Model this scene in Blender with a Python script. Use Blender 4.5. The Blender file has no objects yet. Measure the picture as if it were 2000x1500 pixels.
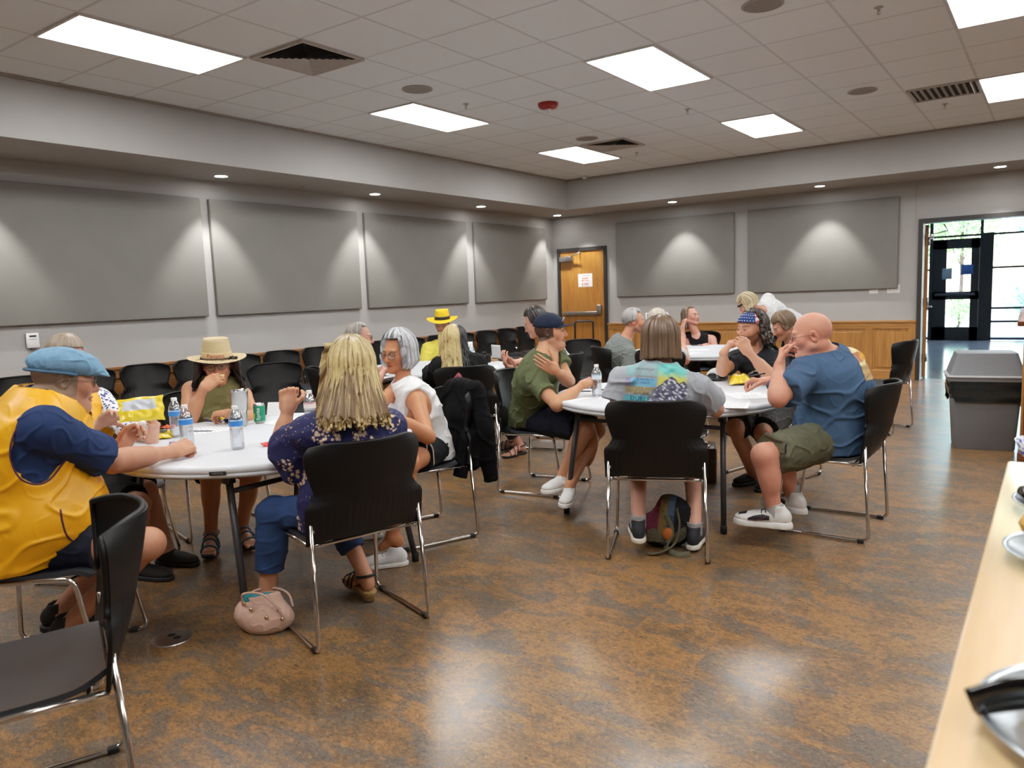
import bpy, bmesh, math, random
import numpy as np
from mathutils import Vector, Matrix, Euler, noise as mnoise
from mathutils.bvhtree import BVHTree
random.seed(7)
SC = bpy.context.scene
COL = SC.collection
PI = math.pi
def rad(a): return math.radians(a)
def lin(c):
    return tuple((x/12.92 if x <= .04045 else ((x+.055)/1.055)**2.4) for x in c)
def rgb(r, g, b): return lin((r/255, g/255, b/255))
# ------------------------------------------------------------------ materials
MATS = {}
def _new(name):
    m = bpy.data.materials.new(name); m.use_nodes = True
    nt = m.node_tree; nt.nodes.clear()
    out = nt.nodes.new('ShaderNodeOutputMaterial'); b = nt.nodes.new('ShaderNodeBsdfPrincipled')
    nt.links.new(b.outputs[0], out.inputs[0])
    return m, nt, b, out
def nd(nt, typ, **kw):
    n = nt.nodes.new(typ)
    for k, v in kw.items():
        if k.startswith('i_'): n.inputs[k[2:]].default_value = v
        else: setattr(n, k, v)
    return n
def setin(b, **kw):
    for k, v in kw.items():
        k = k.replace('_', ' ')
        if k in b.inputs: b.inputs[k].default_value = v
def ramp(nt, fac, stops, interp='LINEAR'):
    r = nt.nodes.new('ShaderNodeValToRGB'); r.color_ramp.interpolation = interp
    el = r.color_ramp.elements
    while len(el) > 1: el.remove(el[-1])
    for i, (p, c) in enumerate(stops):
        e = el[0] if i == 0 else el.new(p)
        e.position = p; e.color = (*c, 1) if len(c) == 3 else c
    nt.links.new(fac, r.inputs[0]); return r.outputs[0]
def coords(nt, kind='Object', scale=(1, 1, 1), rot=(0, 0, 0), loc=(0, 0, 0)):
    t = nt.nodes.new('ShaderNodeTexCoord'); m = nt.nodes.new('ShaderNodeMapping')
    m.inputs['Scale'].default_value = scale; m.inputs['Rotation'].default_value = rot; m.inputs['Location'].default_value = loc
    nt.links.new(t.outputs[kind], m.inputs[0]); return m.outputs[0]
def noise(nt, vec, scale, detail=4, rough=.5, dist=0):
    n = nt.nodes.new('ShaderNodeTexNoise'); n.inputs['Scale'].default_value = scale; n.inputs['Detail'].default_value = detail
    n.inputs['Roughness'].default_value = rough; n.inputs['Distortion'].default_value = dist
    if vec: nt.links.new(vec, n.inputs['Vector'])
    return n.outputs['Fac']
def mixc(nt, fac, a, b, mode='MIX'):
    m = nt.nodes.new('ShaderNodeMix'); m.data_type = 'RGBA'; m.blend_type = mode
    for sock, val in ((m.inputs[0], fac), (m.inputs[6], a), (m.inputs[7], b)):
        if hasattr(val, 'links') or hasattr(val, 'is_linked'): nt.links.new(val, sock)
        elif isinstance(val, (int, float)): sock.default_value = val
        else: sock.default_value = (*val, 1)
    return m.outputs[2]
def math_(nt, op, a, b=0.0, c=None):
    m = nt.nodes.new('ShaderNodeMath'); m.operation = op
    for i, val in enumerate((a, b, c)):
        if val is None: continue
        if isinstance(val, (int, float)): m.inputs[i].default_value = val
        else: nt.links.new(val, m.inputs[i])
    return m.outputs[0]
def bump(nt, b, h, strength=.3, dist=.01):
    n = nt.nodes.new('ShaderNodeBump'); n.inputs['Strength'].default_value = strength; n.inputs['Distance'].default_value = dist
    nt.links.new(h, n.inputs['Height']); nt.links.new(n.outputs[0], b.inputs['Normal'])
def simple(name, col, rough=.5, metal=0, var=.08, nscale=30, bmp=0, bscale=200, spec=.5, coat=0):
    """plain surface: base colour with a little mottling and optional fine grain"""
    if name in MATS: return MATS[name]
    m, nt, b, o = _new(name); v = coords(nt)
    f = noise(nt, v, nscale, 3)
    c = ramp(nt, f, [(.3, tuple(x*(1-var) for x in col)), (.7, tuple(min(1, x*(1+var)) for x in col))])
    nt.links.new(c, b.inputs['Base Color'])
    setin(b, Roughness=rough, Metallic=metal); b.inputs['Specular IOR Level'].default_value = spec
    if coat: b.inputs['Coat Weight'].default_value = coat; b.inputs['Coat Roughness'].default_value = .1
    if bmp: bump(nt, b, noise(nt, v, bscale, 2), bmp, .002)
    MATS[name] = m; return m
def wood(name, c1, c2, rough=.35, axis=2, scale=1.0, coat=.2):
    if name in MATS: return MATS[name]
    m, nt, b, o = _new(name)
    s = [14*scale]*3; s[axis] = .9*scale
    v = coords(nt, scale=tuple(s))
    f = noise(nt, v, 2.2, 6, .6, .8); f2 = noise(nt, v, 9, 3, .6)
    g = math_(nt, 'ADD', math_(nt, 'MULTIPLY', f, .75), math_(nt, 'MULTIPLY', f2, .25))
    nt.links.new(ramp(nt, g, [(.3, c1), (.5, tuple((a+b_)/2 for a, b_ in zip(c1, c2))), (.68, c2)]), b.inputs['Base Color'])
    setin(b, Roughness=rough); b.inputs['Coat Weight'].default_value = coat; b.inputs['Coat Roughness'].default_value = .15
    bump(nt, b, f2, .08, .003)
    MATS[name] = m; return m
def emit(name, col, strength):
    if name in MATS: return MATS[name]
    m = bpy.data.materials.new(name); m.use_nodes = True; nt = m.node_tree; nt.nodes.clear()
    o = nt.nodes.new('ShaderNodeOutputMaterial'); e = nt.nodes.new('ShaderNodeEmission')
    e.inputs[0].default_value = (*col, 1); e.inputs[1].default_value = strength
    nt.links.new(e.outputs[0], o.inputs[0]); MATS[name] = m; return m
def clear(name, tint=(1, 1, 1), rough=.03, trans=.86, ior=1.3):
    """thin clear plastic or glass: see-through with fresnel gloss"""
    if name in MATS: return MATS[name]
    m = bpy.data.materials.new(name); m.use_nodes = True; nt = m.node_tree; nt.nodes.clear()
    o = nt.nodes.new('ShaderNodeOutputMaterial'); t = nt.nodes.new('ShaderNodeBsdfTransparent'); g = nt.nodes.new('ShaderNodeBsdfGlossy')
    mx = nt.nodes.new('ShaderNodeMixShader'); lw = nt.nodes.new('ShaderNodeLayerWeight'); lw.inputs[0].default_value = .35
    t.inputs[0].default_value = (*tint, 1); g.inputs[1].default_value = rough
    nt.links.new(math_(nt, 'ADD', math_(nt, 'MULTIPLY', lw.outputs[1], .75), 1-trans), mx.inputs[0])
    nt.links.new(t.outputs[0], mx.inputs[1]); nt.links.new(g.outputs[0], mx.inputs[2]); nt.links.new(mx.outputs[0], o.inputs[0])
    MATS[name] = m; return m
def vcol(name, rough=.6, sss=0, nz=.06, nscale=120, bmp=.0, spec=.4, sheen=0, bscale=400, bdist=.002):
    """surface whose colour is stored per vertex ('Col') with procedural mottling on top"""
    if name in MATS: return MATS[name]
    m, nt, b, o = _new(name)
    a = nt.nodes.new('ShaderNodeAttribute'); a.attribute_name = 'Col'
    v = coords(nt)
    f = noise(nt, v, nscale, 4, .6)
    k = ramp(nt, f, [(.25, (1-nz*2,)*3), (.75, (1, 1, 1))])
    nt.links.new(mixc(nt, 1.0, a.outputs[0], k, 'MULTIPLY'), b.inputs['Base Color'])
    setin(b, Roughness=rough); b.inputs['Specular IOR Level'].default_value = spec
    if sss:
        b.inputs['Subsurface Weight'].default_value = sss; b.inputs['Subsurface Radius'].default_value = (1, .35, .2); b.inputs['Subsurface Scale'].default_value = .006
    if sheen: b.inputs['Sheen Weight'].default_value = sheen
    if bmp: bump(nt, b, noise(nt, v, bscale, 2), bmp, bdist)
    MATS[name] = m; return m
# ------------------------------------------------------------------ mesh helpers
def rotz(a): return np.array([[math.cos(a), -math.sin(a), 0], [math.sin(a), math.cos(a), 0], [0, 0, 1.]])
def nrm(v):
    v = np.asarray(v, float); return v/max(1e-9, np.linalg.norm(v))
class MB:
    def __init__(s): s.V = []; s.F = []; s.n = 0; s.C = []
    def add(s, V, F, col=None):
        V = np.asarray(V, float).reshape(-1, 3); k = s.n
        s.V.append(V); s.F += [tuple(i+k for i in f) for f in F]; s.n += len(V)
        s.C.append(np.tile(col if col is not None else (1, 1, 1), (len(V), 1)) if np.ndim(col) < 2 else np.asarray(col))
        return s
    def box(s, c, size, R=None, bev=0, seg=2, col=None):
        if bev:
            bm = bmesh.new(); bmesh.ops.create_cube(bm, size=1)
            for v in bm.verts: v.co = Vector((v.co.x*size[0], v.co.y*size[1], v.co.z*size[2]))
            bmesh.ops.bevel(bm, geom=bm.edges[:], offset=bev, segments=seg, profile=.5, affect='EDGES')
            bm.verts.index_update(); V = np.array([v.co[:] for v in bm.verts]); F = [[v.index for v in f.verts] for f in bm.faces]; bm.free()
        else:
            V = np.array([(x, y, z) for x in (-.5, .5) for y in (-.5, .5) for z in (-.5, .5)])*np.array(size)
            F = [(0, 1, 3, 2), (4, 6, 7, 5), (0, 4, 5, 1), (2, 3, 7, 6), (0, 2, 6, 4), (1, 5, 7, 3)]
        if R is not None: V = V@np.asarray(R).T
        return s.add(V+np.array(c), F, col)
    def tube(s, pts, r, n=10, caps=True, closed=False, flat=None, col=None):
        P = np.asarray(pts, float); m = len(P); rr = np.full(m, r, float) if np.isscalar(r) else np.asarray(r, float)
        T = np.gradient(P, axis=0) if not closed else np.roll(P, -1, 0)-np.roll(P, 1, 0)
        T /= np.maximum(1e-9, np.linalg.norm(T, axis=1))[:, None]
        a = np.array([0, 0, 1.]) if abs(T[0][2]) < .9 else np.array([1., 0, 0])
        N = nrm(np.cross(T[0], a)); V = []; ang = np.linspace(0, 2*PI, n, endpoint=False)
        for i in range(m):
            N = nrm(N-T[i]*(N@T[i])); B = np.cross(T[i], N)
            f2 = flat if flat else 1
            V.append(P[i]+rr[i]*(np.cos(ang)[:, None]*N*f2+np.sin(ang)[:, None]*B))
        V = np.concatenate(V); F = []
        for i in range(m if closed else m-1):
            j = (i+1) % m
            for k in range(n):
                l = (k+1) % n; F.append((i*n+k, i*n+l, j*n+l, j*n+k))
        if caps and not closed: F += [tuple(range(n))[::-1], tuple(range((m-1)*n, m*n))]
        return s.add(V, F, col)
    def lathe(s, prof, n=32, c=(0, 0, 0), R=None, sx=1, sy=1, capb=True, capt=True, col=None):
        ang = np.linspace(0, 2*PI, n, endpoint=False); V = []
        for r, z in prof: V.append(np.stack([r*np.cos(ang)*sx, r*np.sin(ang)*sy, np.full(n, z)], 1))
        V = np.concatenate(V); m = len(prof); F = []
        for i in range(m-1):
            for k in range(n):
                l = (k+1) % n; F.append((i*n+k, i*n+l, (i+1)*n+l, (i+1)*n+k))
        if capb and prof[0][0] > 1e-5: F.append(tuple(range(n))[::-1])
        if capt and prof[-1][0] > 1e-5: F.append(tuple(range((m-1)*n, m*n)))
        if R is not None: V = V@np.asarray(R).T
        return s.add(V+np.array(c), F, col)
    def grid(s, G, closed_u=False, col=None, flip=False):
        G = np.asarray(G, float); a, b = G.shape[:2]; F = []
        for i in range(a if closed_u else a-1):
            j = (i+1) % a
            for k in range(b-1):
                q = (i*b+k, j*b+k, j*b+k+1, i*b+k+1); F.append(q[::-1] if flip else q)
        return s.add(G.reshape(-1, 3), F, None if col is None else np.asarray(col).reshape(-1, 3) if np.ndim(col) > 1 else col)
    def shell(s, G, t, col=None, closed_u=False):
        """thick sheet from a grid of points; t = thickness along the grid normal (backwards)"""
        G = np.asarray(G, float); a, b = G.shape[:2]
        du = (np.roll(G, -1, 0)-np.roll(G, 1, 0)) if closed_u else np.gradient(G, axis=0)
        N = np.cross(du, np.gradient(G, axis=1)); N /= np.maximum(1e-9, np.linalg.norm(N, axis=2))[..., None]
        H = G-N*t; k = a*b; F = []; id_ = lambda i, j: (i % a)*b+j
        for i in range(a if closed_u else a-1):
            for j in range(b-1):
                q = (id_(i, j), id_(i+1, j), id_(i+1, j+1), id_(i, j+1)); F += [q, tuple(x+k for x in q[::-1])]
        for i in range(a if closed_u else a-1):
            F += [(id_(i+1, 0), id_(i, 0), id_(i, 0)+k, id_(i+1, 0)+k), (id_(i, b-1), id_(i+1, b-1), id_(i+1, b-1)+k, id_(i, b-1)+k)]
        if not closed_u:
            for j in range(b-1):
                F += [(id_(0, j), id_(0, j+1), id_(0, j+1)+k, id_(0, j)+k), (id_(a-1, j+1), id_(a-1, j), id_(a-1, j)+k, id_(a-1, j+1)+k)]
        c = None
        if col is not None: c = np.concatenate([np.asarray(col).reshape(-1, 3)]*2) if np.ndim(col) > 1 else col
        return s.add(np.concatenate([G.reshape(-1, 3), H.reshape(-1, 3)]), F, c)
    def build(s, name, mat, parent=None, smooth=True, loc=None, cols=False, origin=None, angle=None):
        V = np.concatenate(s.V) if s.V else np.zeros((0, 3))
        if origin is not None: V = V-np.asarray(origin)
        return mkmesh(name, V, s.F, mat, parent, smooth, np.concatenate(s.C) if cols else None, loc if loc is not None else origin if parent is None else None, angle)
def mkmesh(name, V, F, mat, parent=None, smooth=True, cols=None, loc=None, angle=None):
    me = bpy.data.meshes.new(name); V = np.asarray(V, np.float32)
    if isinstance(F, np.ndarray):
        me.vertices.add(len(V)); me.vertices.foreach_set('co', V.ravel())
        me.loops.add(F.size); me.loops.foreach_set('vertex_index', F.ravel().astype(np.int32))
        me.polygons.add(len(F)); me.polygons.foreach_set('loop_start', np.arange(0, F.size, F.shape[1], dtype=np.int32))
        me.update(calc_edges=True)
    else:
        me.from_pydata(V.tolist(), [], F); me.update()
    if smooth:
        me.polygons.foreach_set('use_smooth', np.ones(len(me.polygons), bool))
        if angle: me.set_sharp_from_angle(angle=rad(angle))
    if cols is not None:
        at = me.color_attributes.new('Col', 'FLOAT_COLOR', 'POINT')
        at.data.foreach_set('color', np.concatenate([np.asarray(cols, np.float32), np.ones((len(V), 1), np.float32)], 1).ravel())
    if mat: me.materials.append(mat)
    o = bpy.data.objects.new(name, me); COL.objects.link(o)
    if parent: o.parent = parent
    if loc is not None: o.location = loc
    return o
def tag(o, label, cat, group=None):
    o['label'] = label; o['category'] = cat
    if group: o['group'] = group
    return o
def thing(name, label, cat, loc=(0, 0, 0), rz=0, group=None):
    o = bpy.data.objects.new(name, None); COL.objects.link(o); o.empty_display_size = .1
    o.location = loc; o.rotation_euler = (0, 0, rz)
    return tag(o, label, cat, group)
def struct(o): o['kind'] = 'structure'; return o
def dup(root, loc, rz, label=None, group=None):
    def cp(o, par):
        c = o.copy(); COL.objects.link(c)
        if par: c.parent = par
        for ch in o.children: cp(ch, c)
        return c
    r = cp(root, None); r.location = loc; r.rotation_euler = (0, 0, rz)
    if label: r['label'] = label
    if group: r['group'] = group
    return r
def fillet(pts, r, n=6):
    P = [np.asarray(p, float) for p in pts]; out = [P[0]]
    for i in range(1, len(P)-1):
        a = nrm(P[i-1]-P[i]); b = nrm(P[i+1]-P[i]); rr = min(r, np.linalg.norm(P[i-1]-P[i])*.45, np.linalg.norm(P[i+1]-P[i])*.45)
        s, e = P[i]+a*rr, P[i]+b*rr
        for t in np.linspace(0, 1, n): out.append((1-t)**2*s+2*t*(1-t)*P[i]+t*t*e)
    out.append(P[-1]); return np.array(out)
def curve_pts(pts, n=24):
    """Catmull-Rom through points"""
    P = np.asarray(pts, float); P = np.concatenate([[2*P[0]-P[1]], P, [2*P[-1]-P[-2]]]); out = []
    m = len(P)-3; per = max(2, n//m)
    for i in range(m):
        p0, p1, p2, p3 = P[i:i+4]
        for t in np.linspace(0, 1, per, endpoint=False):
            out.append(.5*((2*p1)+(-p0+p2)*t+(2*p0-5*p1+4*p2-p3)*t*t+(-p0+3*p1-3*p2+p3)*t**3))
    out.append(P[-2]); return np.array(out)
def text_mesh(body, size=1.0):
    """lettering as flat mesh data (verts, faces), built from the built-in font"""
    cu = bpy.data.curves.new('lettering', 'FONT'); cu.body = body; cu.size = size; cu.align_x = 'CENTER'; cu.align_y = 'CENTER'; cu.resolution_u = 2
    o = bpy.data.objects.new('lettering', cu); COL.objects.link(o)
    dg = bpy.context.evaluated_depsgraph_get(); me = o.evaluated_get(dg).to_mesh()
    V = np.array([v.co[:] for v in me.vertices]); F = [tuple(p.vertices) for p in me.polygons]
    o.evaluated_get(dg).to_mesh_clear(); bpy.data.objects.remove(o); bpy.data.curves.remove(cu)
    return V, F
# ================================================================== ROOM
WALLP = simple('greige_paint', rgb(169, 168, 166), .75, var=.02, nscale=4, bmp=.08, bscale=350)
FABRIC = simple('panel_fabric', rgb(134, 133, 129), .95, var=.03, nscale=3, bmp=.25, bscale=900, spec=.1)
BLACKMETAL = simple('dark_bronze_frame', rgb(42, 40, 38), .45, var=.05)
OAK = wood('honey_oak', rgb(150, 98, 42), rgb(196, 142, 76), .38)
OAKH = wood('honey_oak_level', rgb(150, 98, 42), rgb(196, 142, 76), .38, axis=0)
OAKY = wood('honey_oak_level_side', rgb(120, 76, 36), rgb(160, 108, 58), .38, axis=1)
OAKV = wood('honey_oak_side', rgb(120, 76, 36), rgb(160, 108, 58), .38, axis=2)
DOORW = wood('door_oak_veneer', rgb(140, 88, 34), rgb(188, 130, 60), .4, scale=.8)
WHITE = simple('white_plastic', rgb(232, 232, 230), .4, var=.02)
CHROME = simple('chrome', rgb(205, 200, 195), .12, 1, var=.03)
STEEL = simple('brushed_steel', rgb(185, 185, 184), .3, 1, var=.05)
def floor_mat():
    m, nt, b, o = _new('marbled_vinyl_planks')
    t = nt.nodes.new('ShaderNodeTexCoord'); sp = nt.nodes.new('ShaderNodeSeparateXYZ'); nt.links.new(t.outputs['Object'], sp.inputs[0])
    # planks run along x; every plank takes its own piece of the marbling
    row = math_(nt, 'FLOOR', math_(nt, 'DIVIDE', sp.outputs[1], .46))
    off = math_(nt, 'MULTIPLY', math_(nt, 'FRACT', math_(nt, 'MULTIPLY', row, .37)), .92)
    colm = math_(nt, 'FLOOR', math_(nt, 'DIVIDE', math_(nt, 'ADD', sp.outputs[0], off), .92))
    cb = nt.nodes.new('ShaderNodeCombineXYZ'); nt.links.new(colm, cb.inputs[0]); nt.links.new(row, cb.inputs[1])
    wn = nt.nodes.new('ShaderNodeTexWhiteNoise'); nt.links.new(cb.outputs[0], wn.inputs['Vector'])
    vm = nt.nodes.new('ShaderNodeVectorMath'); vm.operation = 'MULTIPLY_ADD'; vm.inputs[1].default_value = (.3, .3, .3)
    nt.links.new(wn.outputs['Color'], vm.inputs[0]); nt.links.new(t.outputs['Object'], vm.inputs[2])
    mp = nt.nodes.new('ShaderNodeMapping'); mp.inputs['Scale'].default_value = (.75, 1.25, 1); mp.inputs['Rotation'].default_value = (0, 0, .5); nt.links.new(vm.outputs[0], mp.inputs[0])
    n1 = noise(nt, mp.outputs[0], 2.6, 7, .66, .9)
    n2 = noise(nt, mp.outputs[0], 11, 8, .74, .8)
    n3 = noise(nt, mp.outputs[0], 60, 6, .8, .5)
    g = math_(nt, 'ADD', math_(nt, 'MULTIPLY', n1, .42), math_(nt, 'ADD', math_(nt, 'MULTIPLY', n2, .36), math_(nt, 'MULTIPLY', n3, .22)))
    c = ramp(nt, g, [(.36, rgb(70, 60, 50)), (.43, rgb(96, 77, 57)), (.49, rgb(120, 90, 56)), (.54, rgb(150, 108, 62)), (.60, rgb(122, 94, 62)), (.68, rgb(164, 122, 74))])
    n4 = noise(nt, mp.outputs[0], 3.4, 7, .70, 1.2)
    c = mixc(nt, ramp(nt, n4, [(.50, (0, 0, 0)), (.575, (.75,)*3)]), c, rgb(92, 86, 79))
    n5 = noise(nt, mp.outputs[0], 75, 6, .85, 1.0)
    c = mixc(nt, ramp(nt, n5, [(.38, (.85,)*3), (.50, (0, 0, 0))]), c, rgb(42, 33, 27))
    c = mixc(nt, ramp(nt, n5, [(.56, (0, 0, 0)), (.66, (.55,)*3)]), c, rgb(196, 154, 108))
    nt.links.new(c, b.inputs['Base Color'])
    nt.links.new(ramp(nt, n2, [(.3, (.42,)*3), (.7, (.55,)*3)]), b.inputs['Roughness'])
    b.inputs['Coat Weight'].default_value = .6; b.inputs['Coat Roughness'].default_value = .21; b.inputs['Specular IOR Level'].default_value = .35
    bump(nt, b, math_(nt, 'ADD', n3, math_(nt, 'MULTIPLY', n2, .5)), .12, .004)
    return m
FLOOR = floor_mat()
def ceil_mat():
    m, nt, b, o = _new('ceiling_tiles')
    t = nt.nodes.new('ShaderNodeTexCoord'); sp = nt.nodes.new('ShaderNodeSeparateXYZ'); nt.links.new(t.outputs['Object'], sp.inputs[0])
    def line(ch, o0, per):
        f = math_(nt, 'FRACT', math_(nt, 'DIVIDE', math_(nt, 'SUBTRACT', sp.outputs[ch], o0-100*per), per))
        return math_(nt, 'LESS_THAN', math_(nt, 'ABSOLUTE', math_(nt, 'SUBTRACT', f, .5)), .5-.011/per)
    tile = math_(nt, 'MULTIPLY', line(0, 2.0, .619), line(1, 2.5, .61))
    v = coords(nt); f = noise(nt, v, 260, 3, .7); f2 = noise(nt, v, 1.2, 2)
    tc = mixc(nt, ramp(nt, f, [(.3, (.35,)*3), (.6, (0,)*3)]), rgb(236, 245, 252), rgb(222, 231, 237))
    c = mixc(nt, tile, rgb(210, 217, 222), tc)
    nt.links.new(c, b.inputs['Base Color']); setin(b, Roughness=.9); b.inputs['Specular IOR Level'].default_value = .15
    bump(nt, b, math_(nt, 'ADD', math_(nt, 'MULTIPLY', tile, -1.0), math_(nt, 'MULTIPLY', f, .12)), .5, .006)
    return m
CEIL = ceil_mat()
H = 3.267; YB = 12.05; SB = 2.784; FX = .94; FY = 11.04; XR = 12.0; YF = -5.0
struct(MB().box(((XR)/2, (YB+YF)/2, -.05), (XR+.4, YB-YF+.4, .1)).build('floor', FLOOR, smooth=False))
struct(MB().box(((XR+FX)/2, (FY+YF)/2, H+.05), (XR-FX+.2, FY-YF+.2, .1)).build('ceiling', CEIL, smooth=False))
struct(MB().box((-.1, (YB+YF)/2, 1.7), (.2, YB-YF+.5, 3.6)).build('wall_left', WALLP, smooth=False))
struct(MB().box((XR+.1, (YB+YF)/2, 1.7), (.2, YB-YF+.5, 3.6)).build('wall_right', WALLP, smooth=False))
struct(MB().box((XR/2, YF-.1, 1.7), (XR+.4, .2, 3.6)).build('wall_front', WALLP, smooth=False))
OX0, OX1, OZ = 6.04, 8.0, 2.25                      # clear opening to the lobby, frame included
wb = MB().box((OX0/2-.1, YB+.1, 1.7), (OX0+.2, .2, 3.6)).box(((OX1+XR)/2+.1, YB+.1, 1.7), (XR-OX1+.2, .2, 3.6)).box(((OX0+OX1)/2, YB+.1, (OZ+3.5)/2), (OX1-OX0, .2, 3.5-OZ))
struct(wb.build('wall_back', WALLP, smooth=False))
# dropped soffits round the tiled ceiling
struct(MB().box((FX/2, (YB+YF)/2, (SB+3.4)/2), (FX, YB-YF, 3.4-SB)).build('ceiling_soffit_left', WALLP, smooth=False))
struct(MB().box(((FX+XR)/2, (FY+YB)/2, (SB+3.4)/2), (XR-FX, YB-FY, 3.4-SB)).build('ceiling_soffit_back', WALLP, smooth=False))
t = MB()
t.box((FX+.012, (FY+YF)/2, H-.012), (.024, FY-YF, .02)).box(((FX+XR)/2, FY-.012, H-.012), (XR-FX, .024, .02))
struct(t.build('trim_1', simple('ceiling_angle_trim', rgb(150, 142, 134), .6), smooth=False))
struct(MB().box((5.985, YB-.006, 2.52), (.02, .012, .53)).build('trim_2', WALLP, smooth=False))
# oak wainscot: stiles, rails and raised panels
def wainscot(name, p0, p1, z1, axis, n):
    """axis 0: along x on the back wall; 1: along y on the left wall"""
    L = p1-p0; V = MB(); Hh = MB()
    def put(mb, a, b, z0, z2, d, th, bev=.003):
        c, w = (a+b)/2, b-a
        if axis == 0: mb.box((c, YB-d-th/2, (z0+z2)/2), (w, th, z2-z0), bev=bev, seg=1)
        else: mb.box((d+th/2, c, (z0+z2)/2), (th, w, z2-z0), bev=bev, seg=1)
    put(V, p0, p1, .0, z1-.03, .0, .012)
    put(Hh, p0, p1, z1-.03, z1, 0, .045); put(Hh, p0, p1, z1-.12, z1-.03, .012, .016); put(Hh, p0, p1, 0, .13, .012, .016)
    w = L/n
    for i in range(n+1):
        c = min(max(p0+i*w, p0+.05), p1-.05); put(V, c-.05, c+.05, .13, z1-.12, .012, .016)
    for i in range(n): put(V, p0+i*w+.09, p0+(i+1)*w-.09, .17, z1-.16, .012, .010, .008)
    root = bpy.data.objects.new(name, None); COL.objects.link(root); struct(root)
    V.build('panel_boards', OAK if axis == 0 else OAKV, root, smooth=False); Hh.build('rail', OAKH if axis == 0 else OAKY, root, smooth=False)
wainscot('trim_3', 1.135, OX0, .85, 0, 8)
wainscot('trim_4', OX1, XR, .85, 0, 6)
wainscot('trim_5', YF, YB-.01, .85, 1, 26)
# ---- fabric acoustic panels
def acoustic(p0, p1, wall, label):
    G = 'fabric acoustic wall panels'; c, w = (p0+p1)/2, p1-p0
    if wall == 'L': o = MB().box((0, 0, 0), (.05, w, 1.28), bev=.012, seg=3).build('acoustic_panel', FABRIC, loc=(.026, c, 1.945), angle=40)
    else: o = MB().box((0, 0, 0), (w, .05, 1.28), bev=.012, seg=3).build('acoustic_panel', FABRIC, loc=(c, YB-.026, 1.945), angle=40)
    tag(o, label, 'wall panel', G)
acoustic(2.70, 4.885, 'L', 'grey fabric acoustic panel above the thermostat, nearest on the left wall')
acoustic(4.995, 7.165, 'L', 'grey fabric acoustic panel on left wall, second from the thermostat')
acoustic(7.30, 9.465, 'L', 'grey fabric acoustic panel behind the yellow hat, third along left wall')
acoustic(9.665, 11.755, 'L', 'grey fabric acoustic panel on the left wall beside the far corner')
acoustic(1.335, 3.435, 'B', 'grey fabric acoustic panel on back wall right of the wooden door')
acoustic(3.655, 5.79, 'B', 'grey fabric acoustic panel on back wall above the light switches')
# ---- door_1: oak door in a dark frame
d1 = bpy.data.objects.new('door_1', None); COL.objects.link(d1); struct(d1); d1.location = (.625, YB, 0)
fr = MB().box((-.48, -.015, 1.0775), (.06, .05, 2.155)).box((.48, -.015, 1.0775), (.06, .05, 2.155)).box((0, -.015, 2.185), (1.02, .05, .06))
fr.build('door_frame', BLACKMETAL, d1, smooth=False)
MB().box((0, -.004, 1.08), (.90, .03, 2.15), bev=.003, seg=1).build('door_leaf', DOORW, d1, smooth=False)
cl = MB().box((-.30, -.06, 2.02), (.27, .06, .09), bev=.01).build('door_closer', STEEL, d1)
MB().tube([(-.2, -.09, 2.06), (.02, -.13, 2.12), (-.02, -.05, 2.16)], .012, 8).build('closer_arm', STEEL, cl)
pb = MB().box((0, -.05, 1.03), (.80, .035, .07), bev=.01).box((.36, -.06, 1.09), (.09, .07, .18), bev=.015).build('push_bar', simple('satin_push_bar', rgb(140, 132, 122), .35, .7), d1)
# paper notice on the door: red lettering on white
nt_ = thing('door_notice', 'white paper notice with red lettering taped on the oak door', 'sign', (.69, YB-.0205, 1.625))
MB().box((0, 0, 0), (.29, .002, .235)).build('paper', simple('notice_paper', rgb(236, 230, 228), .7), nt_, smooth=False)
REDI = simple('red_ink', rgb(200, 70, 70), .7); GREYI = simple('grey_ink', rgb(120, 110, 110), .7)
def glyph_rows(mb, rows, w, y, seed=1):
    """rows of small unreadable letter strokes: (z, height, fraction of width)"""
    r = random.Random(seed)
    for z, h, fr_ in rows:
        x = -w*fr_/2
        while x < w*fr_/2:
            ww = h*r.uniform(.35, .7); mb.box((x+ww/2, y, z), (ww, .0006, h*r.uniform(.7, 1))); x += ww+h*(.25 if r.random() < .8 else .8)
mb = MB(); glyph_rows(mb, [(.035, .03, .5), (-.005, .03, .55), (-.065, .035, .5)], .26, -.0016, 3); mb.build('lettering', REDI, nt_, smooth=False)
mb = MB(); glyph_rows(mb, [(.085, .014, .8), (-.1, .01, .6)], .26, -.0016, 5); mb.build('small_print', GREYI, nt_, smooth=False)
# ---- door_2: dark frame of the lobby opening with one oak leaf swung into the lobby
d2 = bpy.data.objects.new('door_2', None); COL.objects.link(d2); struct(d2)
MB().box((OX0+.03, YB+.08, OZ/2-.03), (.06, .26, OZ-.06)).box((OX1-.03, YB+.08, OZ/2-.03), (.06, .26, OZ-.06)).box(((OX0+OX1)/2, YB+.08, OZ-.03), (OX1-OX0, .26, .06)).build('door_frame', BLACKMETAL, d2, smooth=False)
LR = rotz(rad(7.0)); LH = np.array([6.115, YB+.23, 0.]); LP = lambda x, y, z: LH+LR@np.array([x, y, z])
dl = MB().box(LP(0, .45, 1.10), (.045, .90, 2.16), LR, bev=.003, seg=1).build('door_leaf', DOORW, d2, smooth=False)
hd = MB().lathe([(.03, 0), (.03, .012), (.012, .014), (.012, .06)], 16, LP(.023, .83, 1.0), LR@np.array([[0, 0, 1], [0, 1, 0], [-1, 0, 0]])).tube([LP(.08, .83, 1.0), LP(.08, .72, 1.0)], .012, 8).build('door_handle', CHROME, dl)
for z in (.3, 1.1, 1.95): MB().lathe([(.014, -.06), (.014, .06)], 10, LP(.026, 0, z)).build('hinge', STEEL, dl)
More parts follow.
